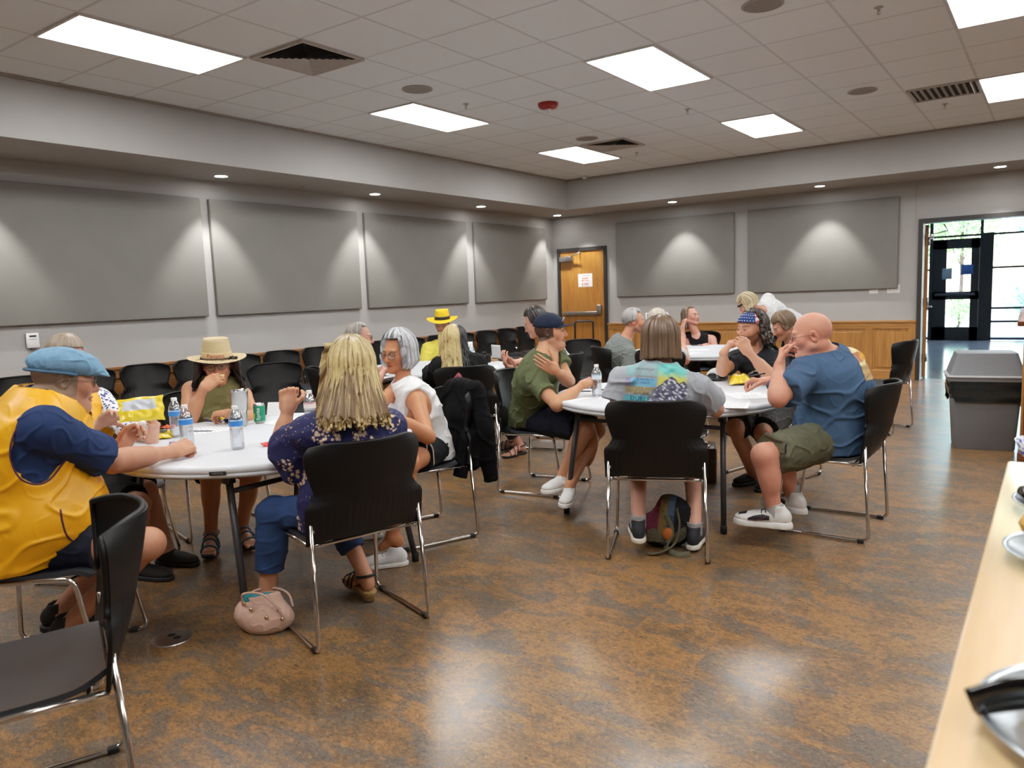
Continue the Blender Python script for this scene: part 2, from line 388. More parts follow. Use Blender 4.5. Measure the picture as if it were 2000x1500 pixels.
MB().box(LP(.055, .14, 2.02), (.06, .24, .06), LR, bev=.008).tube([LP(.06, .2, 2.05), LP(.26, .3, 2.1), LP(.2, 0, 2.18)], .011, 8).build('door_closer', STEEL, dl)
# ---- lobby beyond the opening
LW = simple('lobby_paint', rgb(205, 206, 205), .7, var=.02)
def lobby_floor():
    m, nt, b, o = _new('lobby_polished_floor'); v = coords(nt)
    nt.links.new(ramp(nt, noise(nt, v, 3, 5, .6, 1), [(.35, rgb(110, 116, 126)), (.65, rgb(150, 154, 160))]), b.inputs['Base Color']); setin(b, Roughness=.16); return m
LY = 20.13
struct(MB().box((6.5, (YB+LY)/2+.1, -.05), (11, LY-YB-.2, .1)).build('floor_lobby', lobby_floor(), smooth=False))
struct(MB().box((6.5, (YB+LY)/2+.1, 3.35), (11, LY-YB+.2, .1)).build('ceiling_lobby', LW, smooth=False))
struct(MB().box((1.0, (YB+LY)/2+.1, 1.7), (.2, LY-YB-.2, 3.4)).build('wall_lobby_left', LW, smooth=False))
struct(MB().box((12.0, (YB+LY)/2+.1, 1.7), (.2, LY-YB-.2, 3.4)).build('wall_lobby_right', LW, smooth=False))
GLASS = clear('window_glass', (.92, .97, .98), .01, .96)
FRB = simple('black_storefront_metal', rgb(22, 24, 28), .4, var=.05)
w1 = bpy.data.objects.new('window_1', None); COL.objects.link(w1); struct(w1)
m = MB()
for x in (1.1, 2.9, 4.6, 5.24, 6.23, 8.1, 9.9, 11.8): m.box((x, LY, 1.65), (.07 if x != 6.23 else .06, .12, 3.3))
m.box((6.36, LY, 1.2), (.2, .12, 2.4))
for z, x0, x1 in ((.04, 1.1, 5.2), (.04, 6.4, 11.8), (2.36, 1.1, 11.8), (3.26, 1.1, 11.8), (.42, 6.4, 11.8), (.72, 6.4, 11.8), (1.62, 6.4, 11.8), (.72, 1.1, 5.2), (1.62, 1.1, 5.2)):
    m.box(((x0+x1)/2, LY, z), (x1-x0, .10, .05))
m.build('window_frame', FRB, w1, smooth=False)
for x0, x1 in ((1.1, 2.9), (2.9, 4.6), (4.6, 5.24), (6.46, 8.1), (8.1, 9.9), (9.9, 11.8)):
    MB().box(((x0+x1)/2, LY, 1.65), (x1-x0-.06, .008, 3.2)).build('window_pane', GLASS, w1, smooth=False)
MB().box((5.735, LY, 2.81), (.95, .008, .85)).build('window_pane', GLASS, w1, smooth=False)
d3 = bpy.data.objects.new('door_3', None); COL.objects.link(d3); struct(d3)
m = MB(); x0, x1 = 5.275, 6.195
m.box((x0+.14, LY, 1.15), (.28, .06, 2.3)).box((x1-.08, LY, 1.15), (.16, .06, 2.3)).box(((x0+x1)/2, LY, 2.19), (x1-x0, .06, .22)).box(((x0+x1)/2, LY, 1.02), (x1-x0, .06, .18)).box(((x0+x1)/2, LY, .15), (x1-x0, .06, .3))
m.build('door_leaf', FRB, d3, smooth=False)
MB().box((x0+.66-.04, LY, 1.57), (.52, .01, 1.1)).box((x0+.62, LY, .62), (.52, .01, .65)).build('door_pane', GLASS, d3, smooth=False)
MB().box(((x0+x1)/2, LY-.07, 1.05), (.80, .05, .06), bev=.01).build('push_bar', simple('dark_push_bar', rgb(70, 72, 74), .35, .5), d3)
DEC = simple('blue_decal', rgb(70, 110, 175), .6)
tag(MB().box((0, 0, 0), (.24, .004, .23)).build('door_poster', DEC, loc=(5.96, LY-.034, 1.60)), 'dark blue square notice on the upper pane of the black glass door', 'sign')
tag(MB().box((0, 0, 0), (.2, .004, .25)).build('door_poster', simple('pale_decal', rgb(150, 160, 172), .6), loc=(5.57, LY-.034, 1.52)), 'pale grey and blue notice at the edge of the black door pane', 'sign')
# outside: bright paving, shrubs and trees
struct(MB().box((6, 34, -.08), (60, 27.5, .1)).build('ground_outside', simple('sunlit_paving', rgb(205, 200, 190), .9, var=.06, nscale=1.5), smooth=False))
struct(MB().box((6, 21.9, -.022), (14, 3.0, .02)).build('pavement_shade_outside', simple('blue_shade_paving', rgb(120, 170, 214), .8, var=.05), smooth=False))  # strip coloured blue to stand for shade on the paving
LEAF = [simple('leaf_bright', rgb(150, 190, 120), .6, var=.3, nscale=6), simple('leaf_teal', rgb(120, 176, 150), .6, var=.3, nscale=6)]
BARK = simple('bark', rgb(96, 80, 66), .9, var=.2)
def tree(x, y, h, r, label, k, seed, cat='tree'):
    rs = np.random.default_rng(seed); t = thing('tree' if cat == 'tree' else 'bush', label, cat, (x, y, -.03), 0, 'trees and bushes outside the lobby')
    z0 = h*.35 if cat == 'tree' else .1
    n = 2600; u = rs.normal(size=(n, 3)); u /= np.linalg.norm(u, axis=1)[:, None]; q = u*(rs.random(n)**.4)[:, None]*np.array([r, r, (h-z0)/2])*(1+.25*np.sin(5*u[:, :1]*3+seed))+np.array([0, 0, (h+z0)/2])
    V = []; F = []
    for i in range(n):
        a = nrm(rs.normal(size=3)); b = nrm(np.cross(a, rs.normal(size=3))); s = rs.uniform(.05, .105)*r/1.5
        V += [q[i]-a*s, q[i]+b*s*.5, q[i]+a*s, q[i]-b*s*.5]; F.append((4*i, 4*i+1, 4*i+2, 4*i+3))
    mkmesh('foliage', np.array(V), F, LEAF[k], t, False)
    mt = MB().tube(curve_pts([(0, 0, 0), (.05, 0, z0*.6+.1), (0, .05, (h+z0)/2)], 12), [.05*r+.03]*12+[.03] if False else .03*r+.02, 8)
    if cat == 'tree':
        for a in range(4): mt.tube([(0, 0, z0), (math.cos(a*1.7)*r*.5, math.sin(a*1.7)*r*.5, h*.7)], .016*r, 6)
    mt.build('trunk', BARK, t)
tree(3.6, 27.5, 5.5, 1.7, 'bright green tree seen through the pane left of the black door', 0, 1)
tree(8.6, 31.5, 6.5, 2.1, 'tall pale green tree seen through the wide lobby glass', 1, 2)
tree(4.4, 36.0, 5.6, 1.8, 'green tree straight behind the black glass door', 0, 3)
tree(7.2, 26.0, 1.2, .75, 'low teal bush outside the lobby glass near the paving', 1, 4, 'bush')
tree(5.3, 25.6, 1.0, .6, 'low bright bush behind the lower door pane', 0, 5, 'bush')
# ================================================================== FURNITURE
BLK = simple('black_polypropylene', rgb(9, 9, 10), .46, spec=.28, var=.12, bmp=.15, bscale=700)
BLKW = BLK
RUB = simple('black_rubber', rgb(16, 16, 16), .7)
TABLEW = simple('white_moulded_plastic', rgb(214, 219, 226), .42, var=.015, bmp=.12, bscale=450)
LEGG = simple('charcoal_powder_coat', rgb(52, 52, 55), .42, var=.05)
def make_chair(label, group):
    """stacking chair: moulded back and seat on a chrome sled frame; local +y is the front"""
    t = thing('stacking_chair', label, 'chair', (0, 0, 0), 0, group)
    nu, nv = 61, 33; G = np.zeros((nu, nv, 3)); zs = np.linspace(.445, .862, nv)
    for j, z in enumerate(zs):
        f = (z-.445)/.417
        # half width: square lower ears, a waist, then the flared top
        if z < .60: w = .262
        elif z < .66: w = .262-(.262-.212)*((z-.60)/.06)**.6
        else: w = .212+(.250-.212)*min(1, (z-.66)/.12)**.8
        if z > .80: w *= math.sqrt(max(0, 1-((z-.80)/.0625)**2*.16))
        for i in range(nu):
            u = i/(nu-1)*2-1; x = u*w
            y = -.205-.028*f-.010*math.sin(f*PI)
            y -= (1-abs(u)**2.2)*(.028+.092*min(1, f)**.8)      # dished across, deeper at the top
            zz = z
            if j == nv-1 or z > .80: zz = z-.022*max(0, abs(u)-.55)**2/.2*((z-.80)/.062)
            zz += (.028*(1-u*u)-.0)*(1-f)**2*1.0             # arched lower edge
            rib = .0035*max(0, 1-((f-.30)/.24)**2)*(1 if abs(u) < .85 else 0)
            y -= rib*(.5+.5*math.cos(u*PI*21))*0 + rib*(1 if math.cos(u*PI*21) > .2 else 0)
            G[i, j] = (x, y, zz)
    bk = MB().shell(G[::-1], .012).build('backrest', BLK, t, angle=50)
    # rolled rim along the top and sides, front face
    edge = np.concatenate([G[0, 14:], G[:, -1], G[-1, 14:][::-1]]); MB().tube(edge, .009, 8).build('rim', BLK, bk)
    for s in (-1, 1): MB().lathe([(.009, -.004), (.009, .004), (.0, .006)], 12, (s*.24, -.233, .505), np.array([[1, 0, 0], [0, 0, -1], [0, 1, 0]])).build('rivet', STEEL, bk)
    G = np.zeros((33, 25, 3))
    for i in range(33):
        u = i/32*2-1
        for j in range(25):
            v = j/24; y = -.215+v*.455
            w = .232*(1-.22*max(0, (.25-v)/.25)**2)*(1-.10*max(0, (v-.8)/.2)**2)
            z = .452+.012*abs(u)**3-.010*math.sin(v*PI)-.03*max(0, (v-.84)/.16)**2+.012*max(0, (.15-v)/.15)
            G[i, j] = (u*w, y, z)
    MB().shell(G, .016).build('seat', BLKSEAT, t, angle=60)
    for s in (-1, 1):
        p = fillet([(s*.243, -.228, .545), (s*.258, -.262, .011), (s*.258, .262, .011), (s*.236, .185, .432), (s*.236, -.215, .432)], .045, 7)
        MB().tube(p, .0095, 10).build('sled_frame', CHROME, t)
    MB().tube(fillet([(-.236, .165, .425), (-.12, .165, .405), (.12, .165, .405), (.236, .165, .425)], .03), .008, 8).build('cross_bar', CHROME, t)
    MB().tube([(-.236, -.17, .425), (.236, -.17, .425)], .008, 8).build('cross_bar', CHROME, t)
    for s in (-1, 1):
        for y in (-.22, .20): MB().box((s*.258, y, .011), (.026, .035, .021), bev=.005).build('glide', RUB, t)
    return t
BLKSEAT = simple('black_seat_sheen', rgb(36, 39, 44), .42, spec=.5, var=.05, bmp=.05, bscale=500)  # black seat lifted to blue-grey: its reflected sheen is put into the colour
WALLG = 'black stacking chairs in the row along the left wall'
CH0 = make_chair('black stacking chair at the near end of the wall row, half behind the vest', WALLG)
def chair(x, y, ang, label, group=None):
    """ang: direction the sitter faces, degrees from +x"""
    return dup(CH0, (x, y, 0), rad(ang-90), label, group or 'black stacking chairs around the tables')
wall_ch = [(2.85, 'near end of the left wall row, behind the yellow vest'), (3.4, 'behind the blue flat cap in the left wall row'), (3.95, 'in the wall row, in clear view right of the flat cap'), (4.5, 'against the wall just left of the straw hat woman'), (5.05, 'behind the straw hat woman in the wall row'), (5.6, 'against the wall just right of the straw hat woman'), (6.15, 'in the wall row left of the blonde hair'), (7.25, 'against the wall behind the man with slicked grey hair'), (7.81, 'in the wall row between slicked hair man and silver bob'), (8.37, 'in the wall row left of the yellow hat'), (8.93, 'in the wall row right of the yellow hat'), (9.49, 'in the wall row, second right of the yellow hat'), (10.05, 'in the wall row, third right of the yellow hat'), (10.61, 'at the far end of the left wall row by the corner')]
for i, (y, l) in enumerate(wall_ch):
    lab = 'black stacking chair '+l
    if i == 0: CH0.location = (.56, y, 0); CH0.rotation_euler = (0, 0, rad(-90)); CH0['label'] = lab
    else: chair(.56+random.uniform(-.015, .015), y, random.uniform(-1.5, 1.5), lab, WALLG)
# chairs of the sitters
chair(5.10, 2.215, 162, 'black chair under the blonde woman in floral blouse, back to the camera')
chair(5.895, 3.765, 112, 'black chair under the long-haired person in grey shirt, back to the camera')
chair(6.60, 4.62, 179, 'black chair under the bald man in the blue shirt')
chair(4.545, 3.29, -114, 'black chair draped with a black jacket, under the silver-haired woman')
chair(4.615, 4.575, 8, 'black chair under the man in the navy baseball cap')
chair(5.93, 5.68, -106, 'black chair under the man in the stars bandana')
chair(4.40, 1.285, 44, 'black chair under the man in the yellow vest')
chair(3.27, 2.76, -14, 'black chair under the woman in the straw hat')
chair(3.43, 1.97, 24, 'black chair under the person hidden behind the flat cap')
chair(5.365, .785, 247, 'empty black chair in the near foreground, grey sheen on its seat')
chair(2.66, 4.50, 55, 'black chair under the man with slicked grey hair')
chair(3.58, 4.89, 140, 'black chair under the woman with half black half blond hair')
chair(3.77, 5.92, -168, 'black chair under the person in jeans holding papers')
chair(2.09, 6.42, -44, 'black chair under the person in the yellow hat')
chair(4.09, 6.94, 44, 'black chair under the grey-haired man in grey shirt')
chair(4.08, 9.01, -62, 'black chair under the woman in the black sleeveless top')
chair(5.60, 7.35, 150, 'black chair under the brown-haired person bowing over the far table')
chair(4.67, 6.73, 88, 'black chair under the person with white sunglasses on the head')
chair(3.35, 7.55, -30, 'empty black chair behind the bottle, in front of the oak door')
chair(4.45, 9.75, -95, 'empty black chair right of the woman in black, by the back wall')
chair(6.25, 7.9, 170, 'empty black chair showing behind the bald man, by the wainscot')
chair(1.95, 4.35, -20, 'empty black chair behind the raised fist, turned off the wall row')
# ---- round folding tables
def make_table(label, leg_rot):
    t = thing('round_folding_table', label, 'table', (0, 0, 0), 0, 'white round folding tables')
    prof = [(.0, .688), (.70, .688), (.742, .684), (.752, .690), (.757, .696), (.757, .704), (.753, .707), (.757, .710), (.7615, .717), (.7615, .727), (.757, .735), (.748, .7395), (.735, .7405), (.728, .7395), (.72, .7385), (0, .7385)]
    MB().lathe(prof, 96).build('table_top', TABLEW, t, angle=70)
    R = rotz(leg_rot)
    for s in (-1, 1):
        m = MB(); a = np.array([0, s*.52, 0])
        for e in (-1, 1):
            foot = np.array([e*.51, s*.535, .0]); top = np.array([e*.47, s*.40, .69])
            L = MB().tube([(R@(foot+[0, 0, .02])), R@(top*.999)], .0165, 12).build('leg', LEGG, t)
            MB().lathe([(.019, 0), (.02, .045), (.0165, .05)], 12, R@foot).build('leg_cap', RUB, L)
        MB().tube([R@np.array([-.475, s*.42, .60]), R@np.array([.475, s*.42, .60])], .0125, 10).build('cross_bar', LEGG, t)
        for e in (-.12, .12):
            MB().tube([R@np.array([e, s*.42, .60]), R@np.array([e*.6, s*.07, .672])], .010, 8).build('brace', LEGG, t)
        for e in (-1, 1): MB().box(R@np.array([e*.47, s*.40, .66]), (.045, .045, .05), R).build('hinge_bracket', LEGG, t)
    return t
T1 = make_table('white round folding table nearest on left, with water bottles and tumbler', PI/2)
T1.location = (4.29, 2.43, 0); T1.rotation_euler[2] = rad(-3)
def table2(x, y, rz, label): return dup(T1, (x, y, 0), rz, label)
T2 = table2(5.57, 4.65, rad(-85.6), 'white round folding table with the cap, yellow chip bag and one bottle')
T3 = table2(2.63, 5.61, rad(20), 'white round folding table behind the silver-haired woman')
T4 = table2(4.47, 7.99, rad(10), 'white round folding table farthest back, before the black-topped woman')
def plate_logo(tc, px, label):
    """dark moulded brand plate on a table rim"""
    a = math.atan2(px[1]-tc[1], px[0]-tc[0]); R = rotz(a+PI/2)
    p = MB().box((0, 0, 0), (.072, .004, .017), bev=.0015, seg=1).build('brand_plate', simple('black_plate', rgb(20, 20, 22), .35), None)
    V, F = text_mesh('LIFETIME', .0125); V = np.c_[V[:, 0], np.full(len(V), -.0026), V[:, 1]]
    q = mkmesh('lettering', V, F, simple('plate_letter', rgb(150, 150, 150), .5), p, False)
    return p, a
for T, px, par in ((T1, (4.747, 1.845, 0.712), T1), (T2, (5.075, 4.099, 0.712), T2)):
    p, a = plate_logo(T.location, px, '')
    p.parent = par; rz = par.rotation_euler[2]
    p.location = (.7625*math.cos(a-rz), .7625*math.sin(a-rz), .7125); p.rotation_euler = (0, 0, a-rz+PI/2)
# ---- service counter at the right
MAPLE = wood('maple_laminate', rgb(218, 178, 126), rgb(240, 208, 160), .28, axis=1, scale=.45, coat=.4)
ct = thing('serving_counter', 'pale wood serving counter with plates of pastry along the right edge', 'counter', (8.0, 1.3, 0))
MB().box((0, 0, .89), (.91, 2.39, .04), bev=.006).build('worktop', MAPLE, ct, angle=40)
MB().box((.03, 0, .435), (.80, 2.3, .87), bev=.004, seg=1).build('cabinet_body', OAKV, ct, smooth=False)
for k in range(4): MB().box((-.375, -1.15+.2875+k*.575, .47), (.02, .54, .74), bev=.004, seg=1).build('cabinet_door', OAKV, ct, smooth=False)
# ---- lectern by the entrance
DW = wood('dark_cherry', rgb(84, 42, 24), rgb(120, 66, 38), .35)
lt = thing('lectern', 'dark brown wooden lectern at the far right behind the counter', 'lectern', (7.75, 7.0, 0))
MB().box((0, 0, .54), (.56, .46, 1.08), bev=.006, seg=1).build('cabinet_body', DW, lt, smooth=False)
MB().box((0, -.02, 1.11), (.68, .56, .04), R=np.array(Matrix.Rotation(rad(8), 3, 'X')), bev=.008).build('sloped_top', DW, lt, angle=40)
MB().box((0, 0, .05), (.62, .52, .1), bev=.008).build('plinth', DW, lt, angle=40)
MB().box((-.29, 0, .55), (.02, .34, .75), bev=.006).build('side_panel', OAK, lt, angle=40)
# ---- waste bin with liner and hood
BIN = simple('grey_bin_plastic', rgb(112, 115, 119), .5, var=.03, bmp=.1, bscale=500)
bn = thing('waste_bin', 'tall grey waste bin with hooded lid by the lobby door', 'waste bin', (7.17, 7.43, 0), rad(10))
def frustum(z, w, d, r=.03, n=6):
    P = []
    for sx, sy, a0 in ((1, 1, 0), (-1, 1, 90), (-1, -1, 180), (1, -1, 270)):
        for k in range(n): a = rad(a0+90*k/(n-1)); P.append((sx*(w/2-r)+r*math.cos(a), sy*(d/2-r)+r*math.sin(a), z))
    return P
def loft(mb, rings, cap=True):
    n = len(rings[0]); V = np.concatenate([np.array(r) for r in rings]); F = []
    for i in range(len(rings)-1):
        for k in range(n): F.append((i*n+k, i*n+(k+1) % n, (i+1)*n+(k+1) % n, (i+1)*n+k))
    if cap: F += [tuple(range(n))[::-1], tuple(range((len(rings)-1)*n, len(rings)*n))]
    return mb.add(V, F)
loft(MB(), [frustum(.0, .42, .34), frustum(.01, .43, .35), frustum(.58, .50, .42), frustum(.6, .50, .42)]).build('body', BIN, bn, angle=40)
lid = loft(MB(), [frustum(.575, .55, .46), frustum(.60, .555, .465), frustum(.615, .54, .45), frustum(.78, .44, .34), frustum(.80, .43, .33), frustum(.805, .40, .30)]).build('lid', BIN, bn, angle=35)
rim = loft(MB(), [frustum(.600, .56, .47, .04), frustum(.612, .575, .485, .045), frustum(.624, .56, .47, .04)]).build('lid_rim', simple('pale_grey_rim', rgb(165, 168, 172), .4), lid, angle=60)
rings = []
rs = random.Random(5)
for i, z in enumerate(np.linspace(.60, .40, 12)):
    ring = []
    for k, p in enumerate(frustum(z, .535-.0*i, .455, .04, 14)):
        a = k/56*2*PI; dz = 0
        if i > 0: dz = -(i/11)*(.05*math.sin(a*1+.9)+.025*math.sin(a*3+1)+.012*math.sin(a*7))
        wv = 1+(.012*math.sin(a*9+i*.9)+.018*math.sin(a*4-i*.7)+.012*math.sin(a*17+i))*(i/11)
        ring.append((p[0]*wv, p[1]*wv, p[2]+dz))
    rings.append(ring)
loft(MB(), rings, False).build('bin_liner', simple('black_bin_bag', rgb(24, 32, 34), .22, var=.1), bn)
# ================================================================== IMPLICIT-SURFACE MODELLER (for bodies and clothes)
f32 = np.float32
def dot(P, v): return P[:, 0]*f32(v[0])+P[:, 1]*f32(v[1])+P[:, 2]*f32(v[2])
class Prim:
    def __init__(s, f, c, r): s.f = f; s.c = np.asarray(c, float); s.r = r
def cone(a, b, ra, rb, flat=0):
    """tapered capsule; flat=1 cuts it off square at b"""
    a = np.asarray(a, float); b = np.asarray(b, float); ab = b-a; L2 = max(1e-9, ab@ab); n = ab/math.sqrt(L2)
    def f(P):
        q = P-a.astype(f32); t = np.clip(dot(q, ab)/f32(L2), 0, 1 if not flat else 1.6)
        d = np.sqrt(((q-t[:, None]*ab.astype(f32))**2).sum(1))-(f32(ra)+f32(rb-ra)*t)
        if flat: d = np.maximum(d, dot(q, n)-f32(math.sqrt(L2)))
        return d
    return Prim(f, (a+b)/2, math.sqrt(L2)/2+max(ra, rb)*1.7)
def ell(c, r, R=None):
    """ellipsoid, R columns = its axes"""
    c = np.asarray(c, float); r = np.asarray(r, float)
    def f(P):
        q = P-c.astype(f32)
        if R is not None: q = q@np.asarray(R).astype(f32)
        k0 = np.sqrt(((q/r.astype(f32))**2).sum(1)); k1 = np.sqrt(((q/(r*r).astype(f32))**2).sum(1))
        return k0*(k0-1)/np.maximum(k1, 1e-6)
    return Prim(f, c, r.max())
def rbox(c, h, R, r):
    c = np.asarray(c, float); h = np.asarray(h, float)-r
    def f(P):
        q = np.abs((P-c.astype(f32))@np.asarray(R).astype(f32))-h.astype(f32)
        return np.sqrt((np.maximum(q, 0)**2).sum(1))+np.minimum(q.max(1), 0)-f32(r)
    return Prim(f, c, np.linalg.norm(h)+r)
def etube(p0, p1, side, fwd, a0, a1, b0, b1):
    """segment with elliptical section: half width a along side, half depth b along fwd"""
    p0 = np.asarray(p0, float); p1 = np.asarray(p1, float); ax = p1-p0; L = np.linalg.norm(ax); n = ax/L
    s = nrm(np.asarray(side)-n*(n@side)); w = np.cross(n, s)
    def f(P):
        q = P-p0.astype(f32); t = np.clip(dot(q, n)/f32(L), 0, 1); q = q-t[:, None]*(ax.astype(f32))
        a = f32(a0)+f32(a1-a0)*t; b = f32(b0)+f32(b1-b0)*t; m = np.minimum(a, b)
        r = np.sqrt((dot(q, s)/a)**2+(dot(q, w)/b)**2+(dot(q, n)/m)**2); l = np.sqrt((q**2).sum(1))
        return np.where(r > 1e-4, l-l/np.maximum(r, 1e-4), -m)
    return Prim(f, (p0+p1)/2, L/2+max(a0, a1, b0, b1))
def plane(p, n):
    """half space on the side n points away from"""
    n = nrm(n); k = float(n@np.asarray(p, float))
    return Prim(lambda P: dot(P, n)-f32(k), (0, 0, 0), 1e6)
def group(ops):
    """several ops as one primitive"""
    us = [o for o in ops if o[0] == 'u']; lo = np.min([o[1].c-o[1].r for o in us], 0); hi = np.max([o[1].c+o[1].r for o in us], 0)
    return Prim(lambda P: sdf_eval(ops, P, .05), (lo+hi)/2, np.linalg.norm(hi-lo)/2)
def sdf_eval(ops, P, margin):
    d = np.full(len(P), 9, f32)
    for op, pr, k in ops:
        if op == 'i' or pr.r > 1e5:
            q = pr.f(P); m = slice(None)
        else:
            rr = pr.r+margin+k; m = np.nonzero(((P-pr.c.astype(f32))**2).sum(1) < rr*rr)[0]
            if len(m) == 0: continue
            q = pr.f(P[m])
        e = d[m]; k = max(k, 1e-5)
        if op == 'u': h = np.clip(.5+.5*(e-q)/k, 0, 1); d[m] = e+(q-e)*h-k*h*(1-h)
        elif op == 's': h = np.clip(.5-.5*(e+q)/k, 0, 1); d[m] = e+(-q-e)*h+k*h*(1-h)
        else: h = np.clip(.5-.5*(e-q)/k, 0, 1); d[m] = q+(e-q)*(1-h)+k*h*(1-h) if False else np.maximum(e, q)
    return d
def sdf_mesh(ops, h):
    """sparse surface nets: (verts, quads)"""
    us = [o[1] for o in ops if o[0] == 'u']; lo = np.min([p.c-p.r for p in us], 0)-4*h; hi = np.max([p.c+p.r for p in us], 0)+4*h
    Hc = 3*h; n = np.ceil((hi-lo)/Hc).astype(int)+1
    I = np.stack(np.meshgrid(*[np.arange(k) for k in n], indexing='ij'), -1).reshape(-1, 3)
    ce = (lo+(I+.5)*Hc).astype(f32); d = sdf_eval(ops, ce, Hc*2.2); act = I[np.abs(d) < Hc*1.25]
    # second, finer test keeps only true surface cells
    D = np.full(tuple(n*3+1), 0, np.int32)
    for a in range(4):
        for b in range(4):
            for c in range(4): D[act[:, 0]*3+a, act[:, 1]*3+b, act[:, 2]*3+c] = 1
    S = np.argwhere(D); vals = sdf_eval(ops, (lo+S*h).astype(f32), Hc*1.2)
    D[S[:, 0], S[:, 1], S[:, 2]] = np.arange(1, len(S)+1); vals = np.concatenate([[f32(9)], vals])
    cell = (act[:, None, :]*3+np.stack(np.meshgrid(*[np.arange(3)]*3, indexing='ij'), -1).reshape(1, 27, 3)).reshape(-1, 3)
    K = np.array([(a, b, c) for a in (0, 1) for b in (0, 1) for c in (0, 1)])
    cv = np.stack([vals[D[cell[:, 0]+a, cell[:, 1]+b, cell[:, 2]+c]] for a, b, c in K], 1)
    sg = cv < 0; mix = sg.any(1) & ~sg.all(1); cell = cell[mix]; cv = cv[mix]; sg = sg[mix]
    acc = np.zeros((len(cell), 3), f32); cnt = np.zeros(len(cell), f32)
    for i in range(8):
        for ax in range(3):
            if K[i][ax]: continue
            k2 = K[i].copy(); k2[ax] = 1; j = k2[0]*4+k2[1]*2+k2[2]
            x = sg[:, i] != sg[:, j]; t = cv[x, i]/(cv[x, i]-cv[x, j]); p = np.tile(K[i].astype(f32), (x.sum(), 1)); p[:, ax] = t
            acc[x] += p; cnt[x] += 1
    V = lo+(cell+acc/cnt[:, None])*h
    D[:] = -1; D[cell[:, 0], cell[:, 1], cell[:, 2]] = np.arange(len(cell)); Q = []
    for ax in range(3):
        b, c = (ax+1) % 3, (ax+2) % 3; e = [0, 0, 0]; e[ax] = 1; j = e[0]*4+e[1]*2+e[2]
        x = np.nonzero(sg[:, 0] != sg[:, j])[0]; ce = cell[x]
        def nb(db, dc): q = ce.copy(); q[:, b] -= db; q[:, c] -= dc; return D[q[:, 0], q[:, 1], q[:, 2]]
        q = np.stack([nb(0, 0), nb(1, 0), nb(1, 1), nb(0, 1)], 1); fl = ~sg[x, 0]
        q[fl] = q[fl][:, ::-1]; Q.append(q[(q >= 0).all(1)])
    return V, np.concatenate(Q)
def vnormals(V, Q):
    n = np.cross(V[Q[:, 2]]-V[Q[:, 0]], V[Q[:, 3]]-V[Q[:, 1]]); N = np.zeros_like(V)
    for i in range(4):
        for a in range(3): N[:, a] += np.bincount(Q[:, i], n[:, a], len(V))
    return N/np.maximum(1e-9, np.linalg.norm(N, axis=1))[:, None]
def smooth_mesh(V, Q, it=1, k=.5):
    for _ in range(it):
        S = np.zeros_like(V); c = np.zeros(len(V))
        for i in range(4):
            j = (i+1) % 4
            for a in range(3): S[:, a] += np.bincount(Q[:, i], V[Q[:, j], a], len(V))+np.bincount(Q[:, j], V[Q[:, i], a], len(V))
            c += np.bincount(Q[:, i], minlength=len(V))+np.bincount(Q[:, j], minlength=len(V))
        V = V*(1-k)+k*S/np.maximum(c, 1)[:, None]
    return V
def folds(P, seed, freq=14, amp=.004):
    """cloth creases: thin wandering ridges of two sizes over a soft swell"""
    r = np.random.default_rng(seed); P = P.astype(float)
    def field(k0, n=14, an=(1, 1, 1)):
        g = np.zeros(len(P))
        for _ in range(n):
            d = r.normal(size=3)*np.array(an); d = nrm(d)*k0*r.uniform(.55, 1.45); g += np.sin(P@d+r.uniform(0, 6.28))
        return g/math.sqrt(n/2)
    lo = field(freq*1.1, 8); a = field(freq*2.6, 14, (1, 1, 1.5)); b = field(freq*5.2, 16, (1, 1, 1.4)); e = np.clip(.5+.6*field(freq*.9, 6), 0, 1)
    return amp*(1.5*e*np.exp(-(a/.33)**2)+.75*(1-.6*e)*np.exp(-(b/.40)**2)+.55*lo-.6)
# ================================================================== PEOPLE
SKIN = vcol('skin', .48, .12, .05, 90, .12, .35)
EYEW = vcol('eye', .12, 0, 0, 10)
CLOTH = {}
def cloth(name, col, rough=.85, var=.06, sheen=.1, spec=.2):
    if name not in CLOTH:
        m = simple('cloth_'+name, col, rough, 0, var, 18, .25, 900, spec); CLOTH[name] = m
    return CLOTH[name]
for _n, _c in (('navy', rgb(34, 52, 92)), ('dark_navy', rgb(22, 26, 40)), ('black', rgb(16, 16, 20)), ('white', rgb(226, 228, 230)), ('charcoal', rgb(46, 46, 50)), ('pale_grey', rgb(206, 208, 210)), ('dark_denim', rgb(24, 30, 46))): cloth(_n, _c)
simple('black_suede', rgb(24, 23, 23), .8); simple('black_sole', rgb(15, 15, 15), .6); simple('white_sole', rgb(225, 225, 222), .5); simple('golden_satin', rgb(236, 164, 10), .42, var=.06, nscale=6); simple('black_strap', rgb(24, 22, 24), .6)
HAIRM = vcol('hair', .36, 0, .16, 60, .25, .5, 0, 420)
def ik(a, b, l1, l2, pole):
    a = np.asarray(a, float); b = np.asarray(b, float); d = b-a; L = np.linalg.norm(d)
    if L > (l1+l2)*.995: k = L/((l1+l2)*.995); l1 *= k; l2 *= k
    n = d/L; x = (l1*l1-l2*l2+L*L)/(2*L); y = math.sqrt(max(0, l1*l1-x*x)); p = np.asarray(pole, float)-a
    return a+n*x+nrm(p-n*(p@n))*y
def frame(yaw, pitch=0, roll=0):
    """columns right, forward, up; pitch>0 looks up, roll>0 tilts the crown to the right"""
    R = rotz(rad(yaw-90))@np.array(Matrix.Rotation(rad(pitch), 3, 'X'))@np.array(Matrix.Rotation(rad(roll), 3, 'Y')); return R
TIPS = {}
